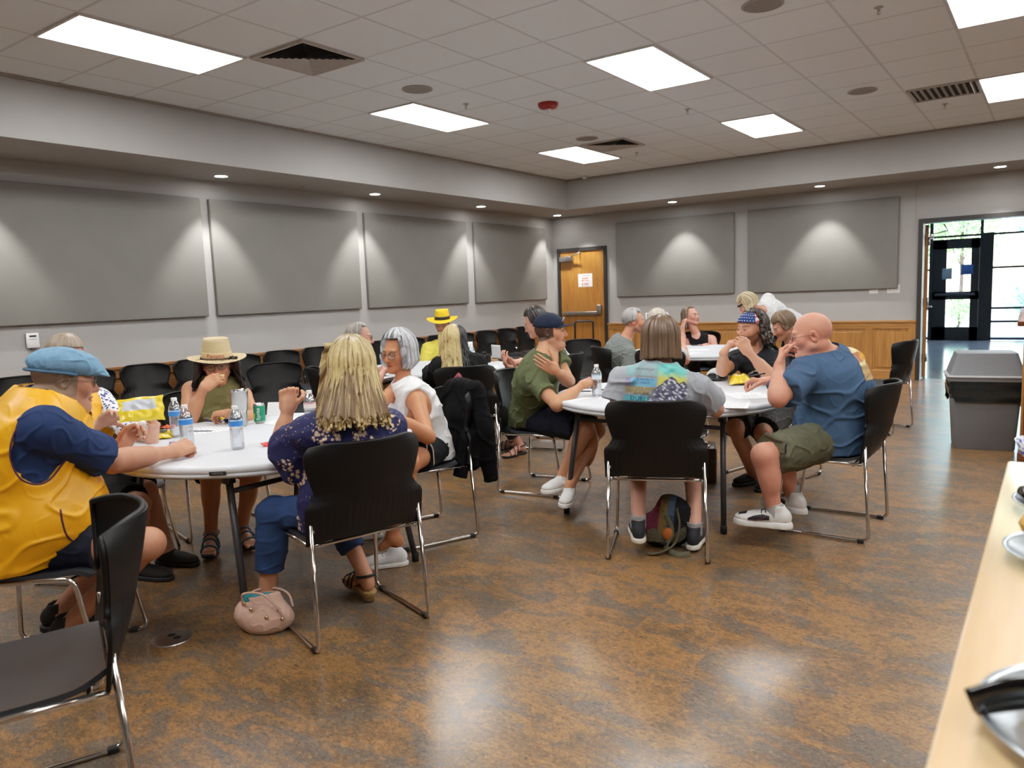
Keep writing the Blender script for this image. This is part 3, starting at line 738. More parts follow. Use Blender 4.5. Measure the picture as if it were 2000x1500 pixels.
def hand_ops(w, d, n, right, s=1.0, curl=(25, 35, 20), spread=5, thumb=(30, 20), each=None):
    """palm, four unequal fingers and a thumb; w wrist, d finger direction, n the way the palm faces"""
    d = nrm(d); n = nrm(np.asarray(n, float)-d*(d@np.asarray(n, float))); t = np.cross(d, n)*(1 if right else -1)
    R = np.stack([t, d, n], 1); ops = [('u', rbox(w+d*.047*s, np.array([.040, .048, .0135])*s, R, .0125*s), .012), ('u', cone(w, w+d*.03*s, .024*s, .022*s), .02)]
    ops.append(('u', ell(w+d*.03*s+t*.024*s+n*.008*s, np.array([.018, .032, .015])*s, R), .012))
    for i, (off, L) in enumerate(((.030, .074), (.0105, .082), (-.0095, .076), (-.029, .060))):
        b = w+d*(.092-(.004 if i in (0, 2) else .012 if i == 3 else 0))*s+t*off*s; a = 0
        c = each[i] if each else curl; sp = rad(spread*(1.5-i)*.7); dd = d*math.cos(sp)+t*math.sin(sp); r = (.0088, .0090, .0085, .0074)[i]*s
        for k, (fr_, cu) in enumerate(zip((.46, .30, .24), c)):
            a += rad(cu); v = dd*math.cos(a)+n*math.sin(a); e = b+v*L*fr_*s*1.05
            ops.append(('u', cone(b, e, r*(1-.09*k), r*(1-.09*(k+1))), .006 if k == 0 else .002)); b = e
    for i, off in enumerate((.030, .0105, -.0095, -.029)): ops.append(('u', ell(w+d*(.090-(.004 if i in (0, 2) else .012 if i == 3 else 0))*s+t*off*s-n*.0065*s, np.array([.0085, .012, .0085])*s, R), .006))
    b = w+d*.022*s+t*.030*s+n*.006*s; v = nrm(d*.62+t*.62+n*.45); a = 0
    for L, r0, r1, cu in ((.044, .0125, .0105, 0), (.034, .0105, .0095, thumb[0]), (.027, .0095, .0075, thumb[1])):
        a += rad(cu); q = nrm(v*math.cos(a)+nrm(d*.5-t*.6+n*.5)*math.sin(a)); e = b+q*L*s
        ops.append(('u', cone(b, e, r0*s, r1*s), .006)); b = e
    TIPS[0], TIPS[1] = b-q*.006*s, q
    return ops
def head_ops(c, R, s=1.0, fat=0, fem=0, ears=True, nose=1.0, jaw=1.0):
    T = lambda x, y, z: c+R@(np.array([x, y, z])*s); E = lambda p, r: ell(T(*p), np.array(r)*s, R); C = lambda a, b, ra, rb: cone(T(*a), T(*b), ra*s, rb*s)
    o = [('u', E((0, -.014, .030), (.0745, .097, .090)), .01), ('u', E((0, .022, -.022), (.060+fat*.012, .072, .080)), .03)]
    for x in (-1, 1):
        o += [('u', C((x*(.052+fat*.01), .004, -.052), (x*.016, .066, -.094), .020*jaw+fat*.008, .017), .025), ('u', E((x*.040, .058, -.020), (.027+fat*.006, .030, .030)), .022)]
    o += [('u', E((0, .074, -.094), (.024*jaw, .020, .019)), .02), ('u', C((-.036, .077, .026), (.036, .077, .026), .012, .012), .016)]
    if fat: o.append(('u', E((0, .030, -.105), (.055+fat*.01, .055, .028+fat*.01)), .03))
    for x in (-1, 1):
        o += [('s', E((x*.032, .100, .004), (.021, .021, .014)), .014), ('u', E((x*.032, .0745, .003), (.0165, .0150, .0145)), .005)]
        o += [('s', E((x*.032, .0945, .0005), (.0135, .009, .0048)), .002)]
    o += [('u', C((0, .086, .010), (0, .106*1.0, -.026*nose), .0075, .0115*nose), .010), ('u', E((0, .104, -.030), (.0125*nose, .0125*nose, .0105)), .006)]
    for x in (-1, 1): o += [('u', E((x*.0125*nose, .094, -.034), (.0085, .011, .008)), .006)]
    o += [('u', E((0, .083, -.058), (.024, .016, .0085)), .007), ('u', E((0, .082, -.070), (.019, .015, .0085)), .006), ('s', E((0, .100, -.0640), (.022, .012, .0016)), .004)]
    o += [('s', E((0, .096, -.047), (.004, .006, .007)), .005)]
    if ears:
        for x in (-1, 1):
            Re = R@np.array(Matrix.Rotation(x*rad(-24), 3, 'Z'))@np.array(Matrix.Rotation(rad(-12), 3, 'X'))
            o += [('u', ell(T(x*.078, -.012, -.004), np.array([.0085, .021, .033])*s, Re), .006), ('s', ell(T(x*.086, -.006, 0), np.array([.007, .011, .019])*s, Re), .004)]
    return o
def paint_face(V, c, R, s, base, o):
    """per-vertex skin colour: lips, cheeks, brows, lashes, stubble"""
    L = (V-c)@R/s; x, y, z = L.T; col = np.tile(np.array(base), (len(V), 1)); near = np.linalg.norm(L, axis=1) < .16
    def mix(m, c2): m = np.clip(m, 0, 1)[:, None]; col[:] = col*(1-m)+np.array(c2)*m
    g = lambda p, r: np.exp(-(((L-np.array(p))/np.array(r))**2).sum(1))
    red = np.array(base)*np.array([1.0, .72, .68]); mix(near*.55*(g((.045, .07, -.02), (.03, .04, .025))+g((-.045, .07, -.02), (.03, .04, .025))), red)
    mix(near*.6*g((0, .11, -.03), (.016, .03, .014)), red); mix(near*.6*(g((.085, -.01, 0), (.02, .03, .03))+g((-.085, -.01, 0), (.02, .03, .03))), red)
    if 'stubble' in o: mix(near*np.clip((-.040-z+.25*np.maximum(0, .06-y))/.02, 0, 1)*(y > -.01)*np.clip((z+.135)/.02, 0, 1)*o.get('stubble_k', .4), o['stubble'])
    if 'beard' in o:
        m = np.clip((-.036-z+.55*(.055-y)*(y < .055))/.012, 0, 1)*(y > -.012)*np.clip((z+.128)/.012, 0, 1); mix(near*m*.85, o['beard'])
    if 'mustache' in o: mix(near*np.clip(1.6*(1-(x/.030)**2)-.6, 0, 1)*(np.abs(z+.0475-.12*np.abs(x)*-1*.8) < .0075)*(y > .07), o['mustache'])
    lip = np.array(base)*np.array(o.get('lip', (.80, .50, .48)))
    mix(near*(y > .07)*np.clip(2.2*(1-(x/.027)**2-((z+.0640)/.0135)**2), 0, 1), lip); mix(near*(y > .07)*np.clip(2*(1-(x/.025)**2-((z+.0638)/.0018)**2), 0, 1), lip*.45)
    for sx in (-1, 1):
        xx = x*sx; br = o.get('brow', (.06, .04, .03)); zz = .028-8*(xx-.036)**2*1.0
        mix(near*(y > .05)*.85*np.clip(1.5*(1-((xx-.035)/.023)**2), 0, 1)*np.clip(1.5-np.abs(z-zz)/.004, 0, 1), br)
        e = ((xx-.032)/.0165)**2+((z-.001)/.0072)**2; mix(near*(y > .06)*.8*np.clip(1-np.abs(e-1)/.45, 0, 1), np.array(base)*.28)
    return col
def eyes(c, R, s, parent, base, iris=(.08, .05, .03), look=(0, 0)):
    for x in (-1, 1):
        p = c+R@(np.array([x*.032, .0735, .002])*s); u = np.linspace(0, PI, 15); v = np.linspace(0, 2*PI, 20, endpoint=False); r = .0148*s
        a = R@np.array([math.sin(rad(look[0])), math.cos(rad(look[0])), math.sin(rad(look[1]))]); a = nrm(a); b = nrm(np.cross(a, R[:, 2])); w = np.cross(b, a)
        mb = MB(); G = []; Cc = []
        for q in v:
            G.append([p+r*(a*math.cos(k)+math.sin(k)*(b*math.cos(q)+w*math.sin(q))) for k in u]); Cc.append([(.004,)*3 if k < .2 else iris if k < .46 else (.72, .68, .65) for k in u])
        mb.grid(G, True, col=Cc).build('eye', EYEW, parent, cols=True, origin=base)
def hair_shell(c, R, s, cfg, parent, base, down=(0, 0, -1)):
    """hair as one thick sheet that follows the skull from crown to hairline and then hangs down, grooved into strands"""
    rs = np.random.default_rng(cfg.get('seed', 1)); na = cfg.get('na', 260); ns = cfg.get('ns', 40); th = cfg.get('thick', .012)
    rr = np.array([.0745, .097, .090])*s+th; cc = c+R@(np.array([0, -.014, .030])*s); down = nrm(down)
    ph = rs.uniform(0, 6.28, 12); fr_ = rs.integers(6, 60, 12); am = rs.uniform(.3, 1, 12); fr2 = rs.integers(40, 150, 12)
    az = np.linspace(-PI, PI, na, endpoint=False); st = sum(a*np.sin(f*az+p) for a, f, p in zip(am, fr_, ph))/4; st2 = sum(np.sin(f*az+p) for f, p in zip(fr2, ph))/4
    gap = rad(cfg.get('gap', 60)); soft = rad(cfg.get('soft', 22)); ef = rad(cfg.get('front', 42)); eb = rad(cfg.get('back', -32)); es = rad(cfg.get('side', -8)); drop = cfg.get('drop', 0)
    part = cfg.get('part', 0); G = np.zeros((na, ns, 3)); Cc = np.zeros((na, ns, 3)); c1, c2 = np.array(cfg['c1']), np.array(cfg['c2'])
    for i, a in enumerate(az):
        k = np.clip((abs(a)-gap)/soft, 0, 1); k = k*k*(3-2*k); bk = np.clip((abs(a)-rad(100))/rad(60), 0, 1)
        el_e = ef*(1-k)+k*(es*(1-bk)+eb*bk) if not drop else ef*(1-k)+k*rad(-6)
        dl = (drop*(1+cfg.get('jag', .05)*(st[i]+.8*st2[i])+cfg.get('sidek', 0)*(1-bk)))*k if drop else 0
        dl *= cfg.get('lside', 1) if a < 0 and not bk > .9 else 1
        e0 = rad(cfg.get('start', 89.5)); arc = max(.004, (e0-el_e)*.09*s); tot = arc+dl; dirx, diry = math.sin(a), math.cos(a)
        qe = np.array([math.cos(el_e)*dirx, math.cos(el_e)*diry, math.sin(el_e)]); ge = (st[i]*cfg.get('groove', .003)+st2[i]*cfg.get('fine', .0012))*min(1, arc/.05+.1); p_end = cc+R@(qe*(rr+ge+cfg.get('wave', 0)*.3*math.sin(arc*cfg.get('wf', 40)+5*st[i]+3*math.sin(2*a)))+np.array([0, 0, cfg.get('lift', 0)*max(0, math.sin(el_e))**2]))
        for j in range(ns):
            t = j/(ns-1)*tot; g = st[i]*cfg.get('groove', .003)+st2[i]*cfg.get('fine', .0012); g *= min(1, t/.05+.1)
            wob = cfg.get('wave', 0)*math.sin(t*cfg.get('wf', 40)+5*st[i]+3*math.sin(2*a))
            if t <= arc or not dl:
                el = e0-(e0-el_e)*min(1, t/max(arc, 1e-6)); q = np.array([math.cos(el)*dirx, math.cos(el)*diry, math.sin(el)])
                top = cfg.get('lift', 0)*max(0, math.sin(el))**2
                P = q*(rr+g+wob*.3-(0 if dl else th*.8*(t/tot)**2.5))+np.array([0, 0, top]); P = cc+R@P; u = t/max(arc, 1e-6)
            else:
                w = t-arc; o = R@np.array([dirx, diry, 0]); o = nrm(o-down*(o@down)); fl = cfg.get('flare', 0)*(w/max(dl, 1e-6))**cfg.get('fpow', 1.6); cu = cfg.get('curlin', 0)*max(0, w/dl-.55)**2
                P = p_end+down*w+o*(fl-cu+g*.8*(w/max(dl, 1e-6))+wob*min(1, .3+w/.06)); P = P+np.asarray(cfg.get('push', (0, 0, 0)))*(w/max(dl, 1e-6))**1.3
            G[i, j] = P
            m = np.clip(.5+.55*st[i]+.75*st2[i]+.2*math.sin(t*22+9*st[i]), 0, 1); col = c1*(1-m)+c2*m
            if 'root' in cfg: col = col*(1-cfg.get('rk', .6)*max(0, 1-t/.10))+np.array(cfg['root'])*cfg.get('rk', .6)*max(0, 1-t/.10)
            if 'half' in cfg and a*cfg.get('hs', 1) < 0: col = np.array(cfg['half'])*(.75+.5*m)
            Cc[i, j] = col
    if cfg.get('parted'):                                # shift the crown so a parting shows
        pass
    mb = MB(); mb.shell(G[::-1] if True else G, cfg.get('sheet', .010), col=Cc[::-1], closed_u=True)
    o = mb.build('hair', HAIRM, parent, cols=True, origin=base)
    if cfg.get('strands'):                               # loose locks lying over the sheet
        mb = MB(); n = cfg['strands']
        for k in range(n):
            i = rs.integers(0, na)
            if drop and abs(az[i]) < gap+soft*.6: continue
            j0 = rs.integers(0, max(2, ns//8)); sl = G[i, j0:]; off = R@np.array([math.sin(az[i]), math.cos(az[i]), .3])
            jit = rs.normal(size=3)*.004; L = len(sl); tt = np.linspace(0, 1, L)[:, None]; ph2 = rs.uniform(0, 6)
            pts = sl+off*(.002+.004*tt*rs.random())+jit*tt+np.cross(off, down)*(np.sin(tt*rs.uniform(3, 7)+ph2)*.006*tt)
            m = rs.random(); col = (c1*(1-m)+c2*m)*rs.uniform(.75, 1.2)
            if 'half' in cfg and az[i]*cfg.get('hs', 1) < 0: col = np.array(cfg['half'])*rs.uniform(.7, 1.3)
            mb.tube(pts[::2], (.0005+.0018*np.sin(np.linspace(.05, 3.05, len(pts[::2])))**.7)*cfg.get('sw', 1), 5, col=col)
        mb.build('loose_locks', HAIRM, o, cols=True, origin=base)
    return o
def glasses(c, R, s, parent, base, col, tint=(1, 1, 1), rim=(.0245, .019), dark=False, up=0, thick=.0013):
    T = lambda x, y, z: c+R@(np.array([x, y, z])*s); mb = MB(); y0, z0 = .103, .002+up; ln = MB()
    if up: y0 = .088
    for x in (-1, 1):
        pts = [T(x*.033+rim[0]*math.cos(a)*(1+.0*x), y0-.010*abs(math.cos(a)*rim[0]*x+.033)/.058, z0+rim[1]*math.sin(a)*(1 if abs(math.sin(a)) < .99 else 1)) for a in np.linspace(0, 2*PI, 28, endpoint=False)]
        mb.tube(pts, thick*s, 6, closed=True); ln.add([T(x*.033, y0-.004, z0)]+pts, [(0, i+1, (i+1) % 28+1) for i in range(28)])
        mb.tube([T(x*.057, y0-.010, z0+.006), T(x*.078, .06, z0+.006), T(x*.083, .0, z0+.006-up*.3), T(x*.082, -.025, z0-.012-up*.5)], thick*s, 6)
    mb.tube([T(-.009, y0-.001, z0+.004), T(0, y0+.002, z0+.007), T(.009, y0-.001, z0+.004)], thick*s, 6)
    g = mb.build('glasses', col, parent, origin=base)
    ln.build('lens', clear('lens_clear', (.93, .95, .95), .02, .93) if not dark else simple('lens_dark', (.01, .01, .012), .08), g, origin=base)
    return g
def shoe(ankle, toe_dir, s, parent, base, upper, sole, accent=None, lean=0, thick=.026, name='shoe', low=0, zf=None):
    """sneaker: shaped upper with a collar, separate sole and laces"""
    a = np.asarray(ankle, float); d = nrm([toe_dir[0], toe_dir[1], 0]); w = np.array([d[1], -d[0], 0]); z = np.array([0, 0, 1.]); g = np.array([a[0], a[1], zf if zf is not None else 0.0])
    if lean: d2 = d*math.cos(lean)+z*math.sin(lean); z = nrm(np.cross(w, d2)); d = d2
    R = np.stack([w, d, z], 1); T = lambda x, y, k: g+R@(np.array([x, y, k])*s)
    up = [('u', ell(T(0, -.035, .055), np.array([.036, .050, .050-low])*s, R), .02), ('u', ell(T(0, .055, .045), np.array([.042, .075, .038])*s, R), .03), ('u', ell(T(0, .13, .036), np.array([.043, .065, .028])*s, R), .03), ('u', cone(T(0, .015, .06), T(0, -.012, .105-low), .036*s, .039*s), .02), ('s', cone(T(0, -.01, .075), T(0, -.018, .16), .031*s, .034*s), .004), ('i', plane(T(0, 0, thick*.7), -z), 0)]
    V, Q = sdf_mesh(up, .0045); o = mkmesh(name, V-base, Q, upper, parent)
    so = [('u', ell(T(0, -.035, .012), np.array([.040, .056, .05])*s, R), .03), ('u', ell(T(0, .06, .012), np.array([.043, .09, .05])*s, R), .03), ('u', ell(T(0, .135, .012), np.array([.047, .068, .05])*s, R), .03), ('i', plane(T(0, 0, thick), z), 0), ('i', plane(T(0, 0, .001), -z), 0)]
    V, Q = sdf_mesh(so, .0045); mkmesh('sole', V-base, Q, sole, o)
    if accent:
        mb = MB()
        for k in range(5):
            y = .035+.020*k; h = .091-.0078*k
            mb.tube([T(-.03, y, h-.012), T(-.012, y+.004, h+.002), T(.012, y-.004, h+.002), T(.03, y, h-.012)], .003*s, 6)
        mb.build('laces', accent, o, origin=base)
    return o, T
def torso(J, infl=0, t0=0, top=True, k=.04, extra_low=0):
    """elliptical spine tubes from pelvis to neck; infl thickens it for clothing"""
    hip, chest, s = J['hip'], J['chest'], J['s']; pr, cr, cf, bw, be, fem = J['pr'], J['cr'], J['cf'], J['bw'], J['belly'], J['fem']
    up = chest-hip; L = np.linalg.norm(up); n = up/L; pf = np.cross(n, pr)
    prof = [(-.02, .158+.012*fem, .112, -.005), (.16, .155+.012*fem, .112, 0), (.40, .136-.008*fem, .098, .005), (.66, .150-.012*fem, .108, .0), (.86, .160-.020*fem, .108, -.004), (1.0, .140-.012*fem, .088, -.012), (1.09, .085, .066, -.012)]
    nodes = []
    for t, a, b, o in prof:
        bb = be*math.exp(-((t-.30)/.30)**2); f = nrm(pf*(1-min(1, max(0, t)))+cf*min(1, max(0, t))); sd = nrm(pr*(1-min(1, max(0, t)))+cr*min(1, max(0, t)))
        c = hip+up*t+f*(o*s+bb*.55-J['slouch']*math.sin(PI*min(1, max(0, t))))
        nodes.append((c, sd, f, a*bw*s+bb*.35+infl, b*bw*s+bb*.55+infl))
    if extra_low: c, sd, f, a, b = nodes[0]; nodes.insert(0, (c-n*extra_low, sd, f, a*1.03, b*1.05))
    ops = []
    for (c0, s0, f0, a0, b0), (c1, s1, f1, a1, b1) in zip(nodes[:-1], nodes[1:] if top else nodes[1:-1]): ops.append(('u', etube(c0, c1, s0+s1, f0+f1, a0, a1, b0, b1), k))
    return ops
def person(name, label, P):
    """builds one figure; P holds joint positions in the room and clothing"""
    s = P.get('s', 1.0); h = P.get('h', .0034); fem = P.get('fem', 0); hip = np.array(P['hip'], float)
    if P.get('seat', 1): hip[2] = .535
    chest = np.array(P['chest'], float); hc = np.array(P['head'], float); hs = s*P.get('hs', 1.0)
    base = np.array([hip[0], hip[1], 0.0]); t = thing('person', label, 'person', tuple(base)); skin = tuple(np.array(P.get('skin', rgb(205, 150, 122)))*np.array([.86, .80, .76]))
    pf = np.array([math.cos(rad(P['face'])), math.sin(rad(P['face'])), 0]); pr = np.array([pf[1], -pf[0], 0]); a = P.get('cface', P['face']); cf = np.array([math.cos(rad(a)), math.sin(rad(a)), 0])
    up = nrm(chest-hip); cr = nrm(np.cross(cf, up)); cr = nrm(cr+up*P.get('shrug', 0)); cf2 = nrm(np.cross(up, cr))
    J = dict(hip=hip, chest=chest, s=s, pr=pr, cr=cr, cf=cf2, bw=P.get('bw', 1.0), belly=P.get('belly', 0), fem=fem, slouch=P.get('slouch', .02))
    HR = frame(P.get('hface', P['face']), P.get('hpitch', 0), P.get('hroll', 0)); J['HR'] = HR; J['hc'] = hc; aw = P.get('aw', 1.0)*s; lw = P.get('lw', 1.0)*s
    sw = P.get('sw', .172-.022*fem)*s*(.5+.5*J['bw']); SH = {1: chest+cr*sw, -1: chest-cr*sw}
    ops = torso(J); nb = chest+up*.045*s; skb = hc+HR@(np.array([0, -.025, -.055])*hs); nr = P.get('nw', .054-.008*fem)*s
    ops.append(('u', cone(nb, skb, nr*1.12, nr), .03))
    ops.append(('u', cone(nb-cr*.02*s, SH[-1], .05*s, .045*aw), .05)); ops.append(('u', cone(nb+cr*.02*s, SH[1], .05*s, .045*aw), .05))
    if fem:
        for x in (-1, 1): ops.append(('u', ell(hip*.28+chest*.72+cf2*(.085*s)+cr*x*.075*s, np.array([.065, .060, .065])*s*P.get('bust', 1)), .04))
    if P.get('seat', 1): ops.append(('i', plane((0, 0, .462), (0, 0, -1)), 0))
    HJ = {x: hip+pr*x*.09*s-np.array([0, 0, .005]) for x in (-1, 1)}; KN = {}; AN = {}
    for x, nm in ((1, 'R'), (-1, 'L')):
        A = np.array(P['ank'+nm], float) if 'ank'+nm in P else base+pf*(.40*s)+pr*x*.11*s+np.array([0, 0, .09]); AN[x] = A
        K = np.array(P['knee'+nm], float) if 'knee'+nm in P else ik(HJ[x], A, .44*s, .42*s, HJ[x]+pf+np.array([0, 0, .6])+pr*x*P.get('splay', .15)); KN[x] = K
        ops.append(('u', cone(HJ[x], K, .080*lw, .056*lw), .03)); ops.append(('u', ell(K, np.array([.056, .056, .058])*lw), .02))
        ops.append(('u', cone(K, A, .052*lw, .036*s), .02)); back = nrm(A-K); bk = -nrm(pf-back*(pf@back)); ops.append(('u', ell(K*.70+A*.30+bk*.016*s, np.array([.048, .048, .10])*lw, np.stack([pr, np.cross(back, pr), back], 1)), .03))
        td = P.get('toe'+nm, tuple(pf[:2])); td = nrm([td[0], td[1], 0]); ln = P.get('lean'+nm, 0); td3 = td*math.cos(ln)+np.array([0, 0, math.sin(ln)]); fz = A-np.array([0, 0, .045])*math.cos(ln)
        w = np.array([td[1], -td[0], 0])
        ops += [('u', ell(A-td*.03*s-np.array([0, 0, .035]), np.array([.032, .036, .045])*s, np.stack([w, td, [0, 0, 1]], 1)), .02), ('u', cone(A-np.array([0, 0, .02]), fz+td3*(.12 if P.get('bare') else .06)*s-np.array([0, 0, .018]), .034*s, .022*s), .02)]
        if P.get('bare'): ops += [('u', rbox(fz+td3*.115*s-np.array([0, 0, .026]), np.array([.040, .05, .014])*s, np.stack([w, td3, np.cross(w, td3)], 1), .012), .015)]
        for i in range(5 if P.get('bare') else 0): b = fz+td3*.15*s-np.array([0, 0, .030])+w*x*(-.030+.0155*i)*s*-1*-1; ops.append(('u', cone(b, b+td3*(.042-.006*i)*s, (.0105 if i == 0 else .0078)*s, (.010 if i == 0 else .007)*s), .004))
    EL = {}; WR = {}; HO = []
    for x, nm in ((1, 'R'), (-1, 'L')):
        hd = P.get('hand'+nm)
        W = np.array(hd['w'], float) if hd else base+pf*.36*s+pr*x*.1*s+np.array([0, 0, .60])
        E = np.array(hd['e'], float) if hd and 'e' in hd else ik(SH[x], W, .295*s, .255*s, np.array(hd['pole'], float) if hd and 'pole' in hd else SH[x]+cr*x*.6-np.array([0, 0, .8])-pf*.2); EL[x], WR[x] = E, W
        if P.get('verbose'): print(name, nm, 'upper', round(float(np.linalg.norm(E-SH[x])), 3), 'fore', round(float(np.linalg.norm(W-E)), 3))
        ops += [('u', cone(SH[x], E, .054*aw, .040*aw), .03), ('u', cone(E, W, .040*aw, .0255*s), .02), ('u', cone(E*.8+W*.2, E*.45+W*.55, .044*aw, .034*aw), .03)]
        if hd: ops += hand_ops(W, np.array(hd['d'], float), np.array(hd['n'], float), x == 1, s*P.get('hands', 1.0), hd.get('c', (25, 35, 20)), hd.get('sp', 5), hd.get('th', (30, 20)), hd.get('each'))
        else: ops += hand_ops(W, pf, (0, 0, -1), x == 1, s)
    ops += head_ops(hc, HR, hs, P.get('fat', 0), fem, True, P.get('nose', 1), P.get('jaw', 1-.12*fem))
    V, Q = sdf_mesh(ops, h); col = paint_face(V, hc, HR, hs, skin, P.get('paint', {}))
    hr_ = P.get('hairpaint')
    if hr_: L = (V-hc)@HR/hs; m = np.clip((L[:, 2]-hr_[1]+.9*np.clip(L[:, 1], -.05, .3)*-1*hr_[2]+0)/.01, 0, 1)*(np.linalg.norm(L, axis=1) < .16)*(L[:, 1] < hr_[3]); col = col*(1-m[:, None]*hr_[4])+np.array(hr_[0])*m[:, None]*hr_[4]
    for x in (-1, 1):                                    # redder knuckles and fingertips
        dw = np.linalg.norm(V-(WR[x]+nrm(WR[x]-EL[x])*.12), axis=1); m = .35*np.exp(-(dw/.07)**2)[:, None]; col = col*(1-m)+col*np.array([1, .78, .72])*m
        if 'nails' in P: pass
    mkmesh('body', V-base, Q, SKIN, t, True, col)
    if P.get('eyes', 1): eyes(hc, HR, hs, t, base, P.get('iris', (.06, .04, .025)), P.get('look', (0, 0)))
    J.update(SH=SH, EL=EL, WR=WR, KN=KN, AN=AN, HJ=HJ, up=up, pf=pf, nb=nb, skb=skb, nr=nr, t=t, base=base, aw=aw, lw=lw, fem=fem, hs=hs, h=h)
    return J
def garment(J, name, ops, mat, seed=1, amp=.004, freq=14, h=None, cols=None, keep=None, sm=0, parent=None):
    V, Q = sdf_mesh(ops, h or max(.005, J['h']*1.35)); 
    if sm: V = smooth_mesh(V, Q, sm)
    N = vnormals(V, Q); V = V+N*folds(V, seed, freq, amp)[:, None]
    if J.get('seated', 1) and name != 'vest': pass
    return mkmesh(name, V-J['base'], Q, mat, parent or J['t'], True, cols(V) if cols else None)
def neck_cut(J, drop=.0, r=1.35, fwd=.02): 
    a = J['nb']+J['cf']*fwd-J['up']*drop; return ('s', cone(a, J['skb']+J['up']*.05, J['nr']*r, J['nr']*r*1.25), .006)
def top_ops(J, infl=.014, sleeve=.55, flare=.016, low=.05, neck=(0.0, 1.3, .02), armhole=0, both=True, zmin=.468, bust=1):
    """T-shirt or tank: torso shell, sleeves with square cuffs, neck opening"""
    ops = torso(J, infl, extra_low=low); s = J['s']
    for x in (-1, 1):
        ops.append(('u', cone(J['nb']+J['cr']*x*.03*s, J['SH'][x], .052*s+infl*.6, .047*J['aw']+infl), .05))
        if J['fem']: ops.append(('u', ell(J['hip']*.28+J['chest']*.72+J['cf']*(.085*s)+J['cr']*x*.075*s, np.array([.065, .060, .065])*s*bust+infl*.8), .05))
    if zmin: ops.append(('i', plane((0, 0, zmin), (0, 0, -1)), 0))
    for x in (-1, 1):
        S, E, W = J['SH'][x], J['EL'][x], J['WR'][x]
        if sleeve <= 0: 
            if armhole: ops.append(('s', ell(S+J['cr']*x*(.024*s)-J['up']*.010, np.array([.080*armhole, .16, .125])*s, np.stack([J['cr'], J['cf'], J['up']], 1)), .006)); ops.append(('s', cone(S, E, .060*J['aw'], .058*J['aw']), .004))
            continue
        if sleeve <= 1: ops.append(('u', cone(S, S+(E-S)*sleeve, .056*J['aw']+infl, .054*J['aw']*(1-.12*sleeve)+infl*.6+flare, 1), .035))
        else:
            ops.append(('u', cone(S, E, .056*J['aw']+infl, .043*J['aw']+infl), .035)); ops.append(('u', cone(E, E+(W-E)*(sleeve-1), .043*J['aw']+infl, .034*J['aw']+infl+flare*.4, 1), .02))
    ops.append(neck_cut(J, *neck)); return ops
def legs_ops(J, length=.8, infl=.014, flare=.01, waist=.13, seat=True):
    """trousers: length<1 ends on the thigh, 1..2 on the shin"""
    hip, chest = J['hip'], J['chest']; ops = torso(J, infl*.7, top=False); c = hip+(chest-hip)*waist; ops.append(('i', plane(c, nrm(chest-hip)), 0))
    if seat: ops.append(('i', plane((0, 0, .460), (0, 0, -1)), 0))
    for x in (-1, 1):
        Hh, K, A = J['HJ'][x], J['KN'][x], J['AN'][x]; lw = J['lw']
        if length <= 1: ops.append(('u', cone(Hh, Hh+(K-Hh)*length, .084*lw+infl, .064*lw+infl+flare, 1), .03))
        else:
            ops.append(('u', cone(Hh, K, .082*lw+infl, .057*lw+infl), .03)); ops.append(('u', ell(K, np.full(3, .060*lw+infl)), .02)); ops.append(('u', cone(K, K+(A-K)*(length-1), .060*lw+infl, .050*lw+infl+flare, 1), .03)); back = nrm(A-K); bk = -nrm(J['pf']-back*(J['pf']@back)); ops.append(('u', ell(K*.70+A*.30+bk*.016*J['s'], np.array([.052, .052, .10])*lw+infl, np.stack([J['pr'], np.cross(back, J['pr']), back], 1)), .03))
    return ops
def sub(a, b): return np.array(a)-np.array(b)
def on_surface(o, pts, dirs, off=.002):
    """drop points onto a garment along a direction (for prints, seams, pockets)"""
    me = o.data; V = [v.co+o.parent.location for v in me.vertices]; T = BVHTree.FromPolygons(V, [tuple(p.vertices) for p in me.polygons]); out = []
    for p, d in zip(pts, dirs):
        hit = T.ray_cast(Vector(p), Vector(d)); out.append(None if hit[0] is None else np.array(hit[0])-np.array(d)*off)
    return out
def patch(o, c, ux, uy, d, w, hh, nu, nv, colf, name, mat, off=.0022):
    """rectangular print laid on a garment; colf(u,v) gives colour or None for bare cloth"""
    us, vs = np.linspace(-.5, .5, nu), np.linspace(-.5, .5, nv); P = []; C_ = []
    for u in us:
        for v in vs: P.append(np.array(c)+np.array(ux)*u*w+np.array(uy)*v*hh); C_.append(colf(u, v))
    Q = on_surface(o, P, [d]*len(P), off); F = []
    for i in range(nu-1):
        for j in range(nv-1):
            q = (i*nv+j, (i+1)*nv+j, (i+1)*nv+j+1, i*nv+j+1)
            if any(Q[k] is None or C_[k] is None for k in q): continue
            if max(np.linalg.norm(Q[a]-Q[b]) for a in q for b in q) > .06: continue
            F.append(q)
    V = np.array([q if q is not None else np.zeros(3) for q in Q]); C2 = np.array([c_ if c_ is not None else (0, 0, 0) for c_ in C_])
    base = np.array(o.parent.location); V = np.where(np.abs(V).sum(1, keepdims=True) > 0, V-base, 0)
    used = sorted({k for f in F for k in f}); mp = {k: i for i, k in enumerate(used)}
    m = mkmesh(name, V[used], [tuple(mp[k] for k in f) for f in F], mat, o.parent, True, C2[used]); return m
PRINT = vcol('shirt_ink', .85, 0, .05, 200)
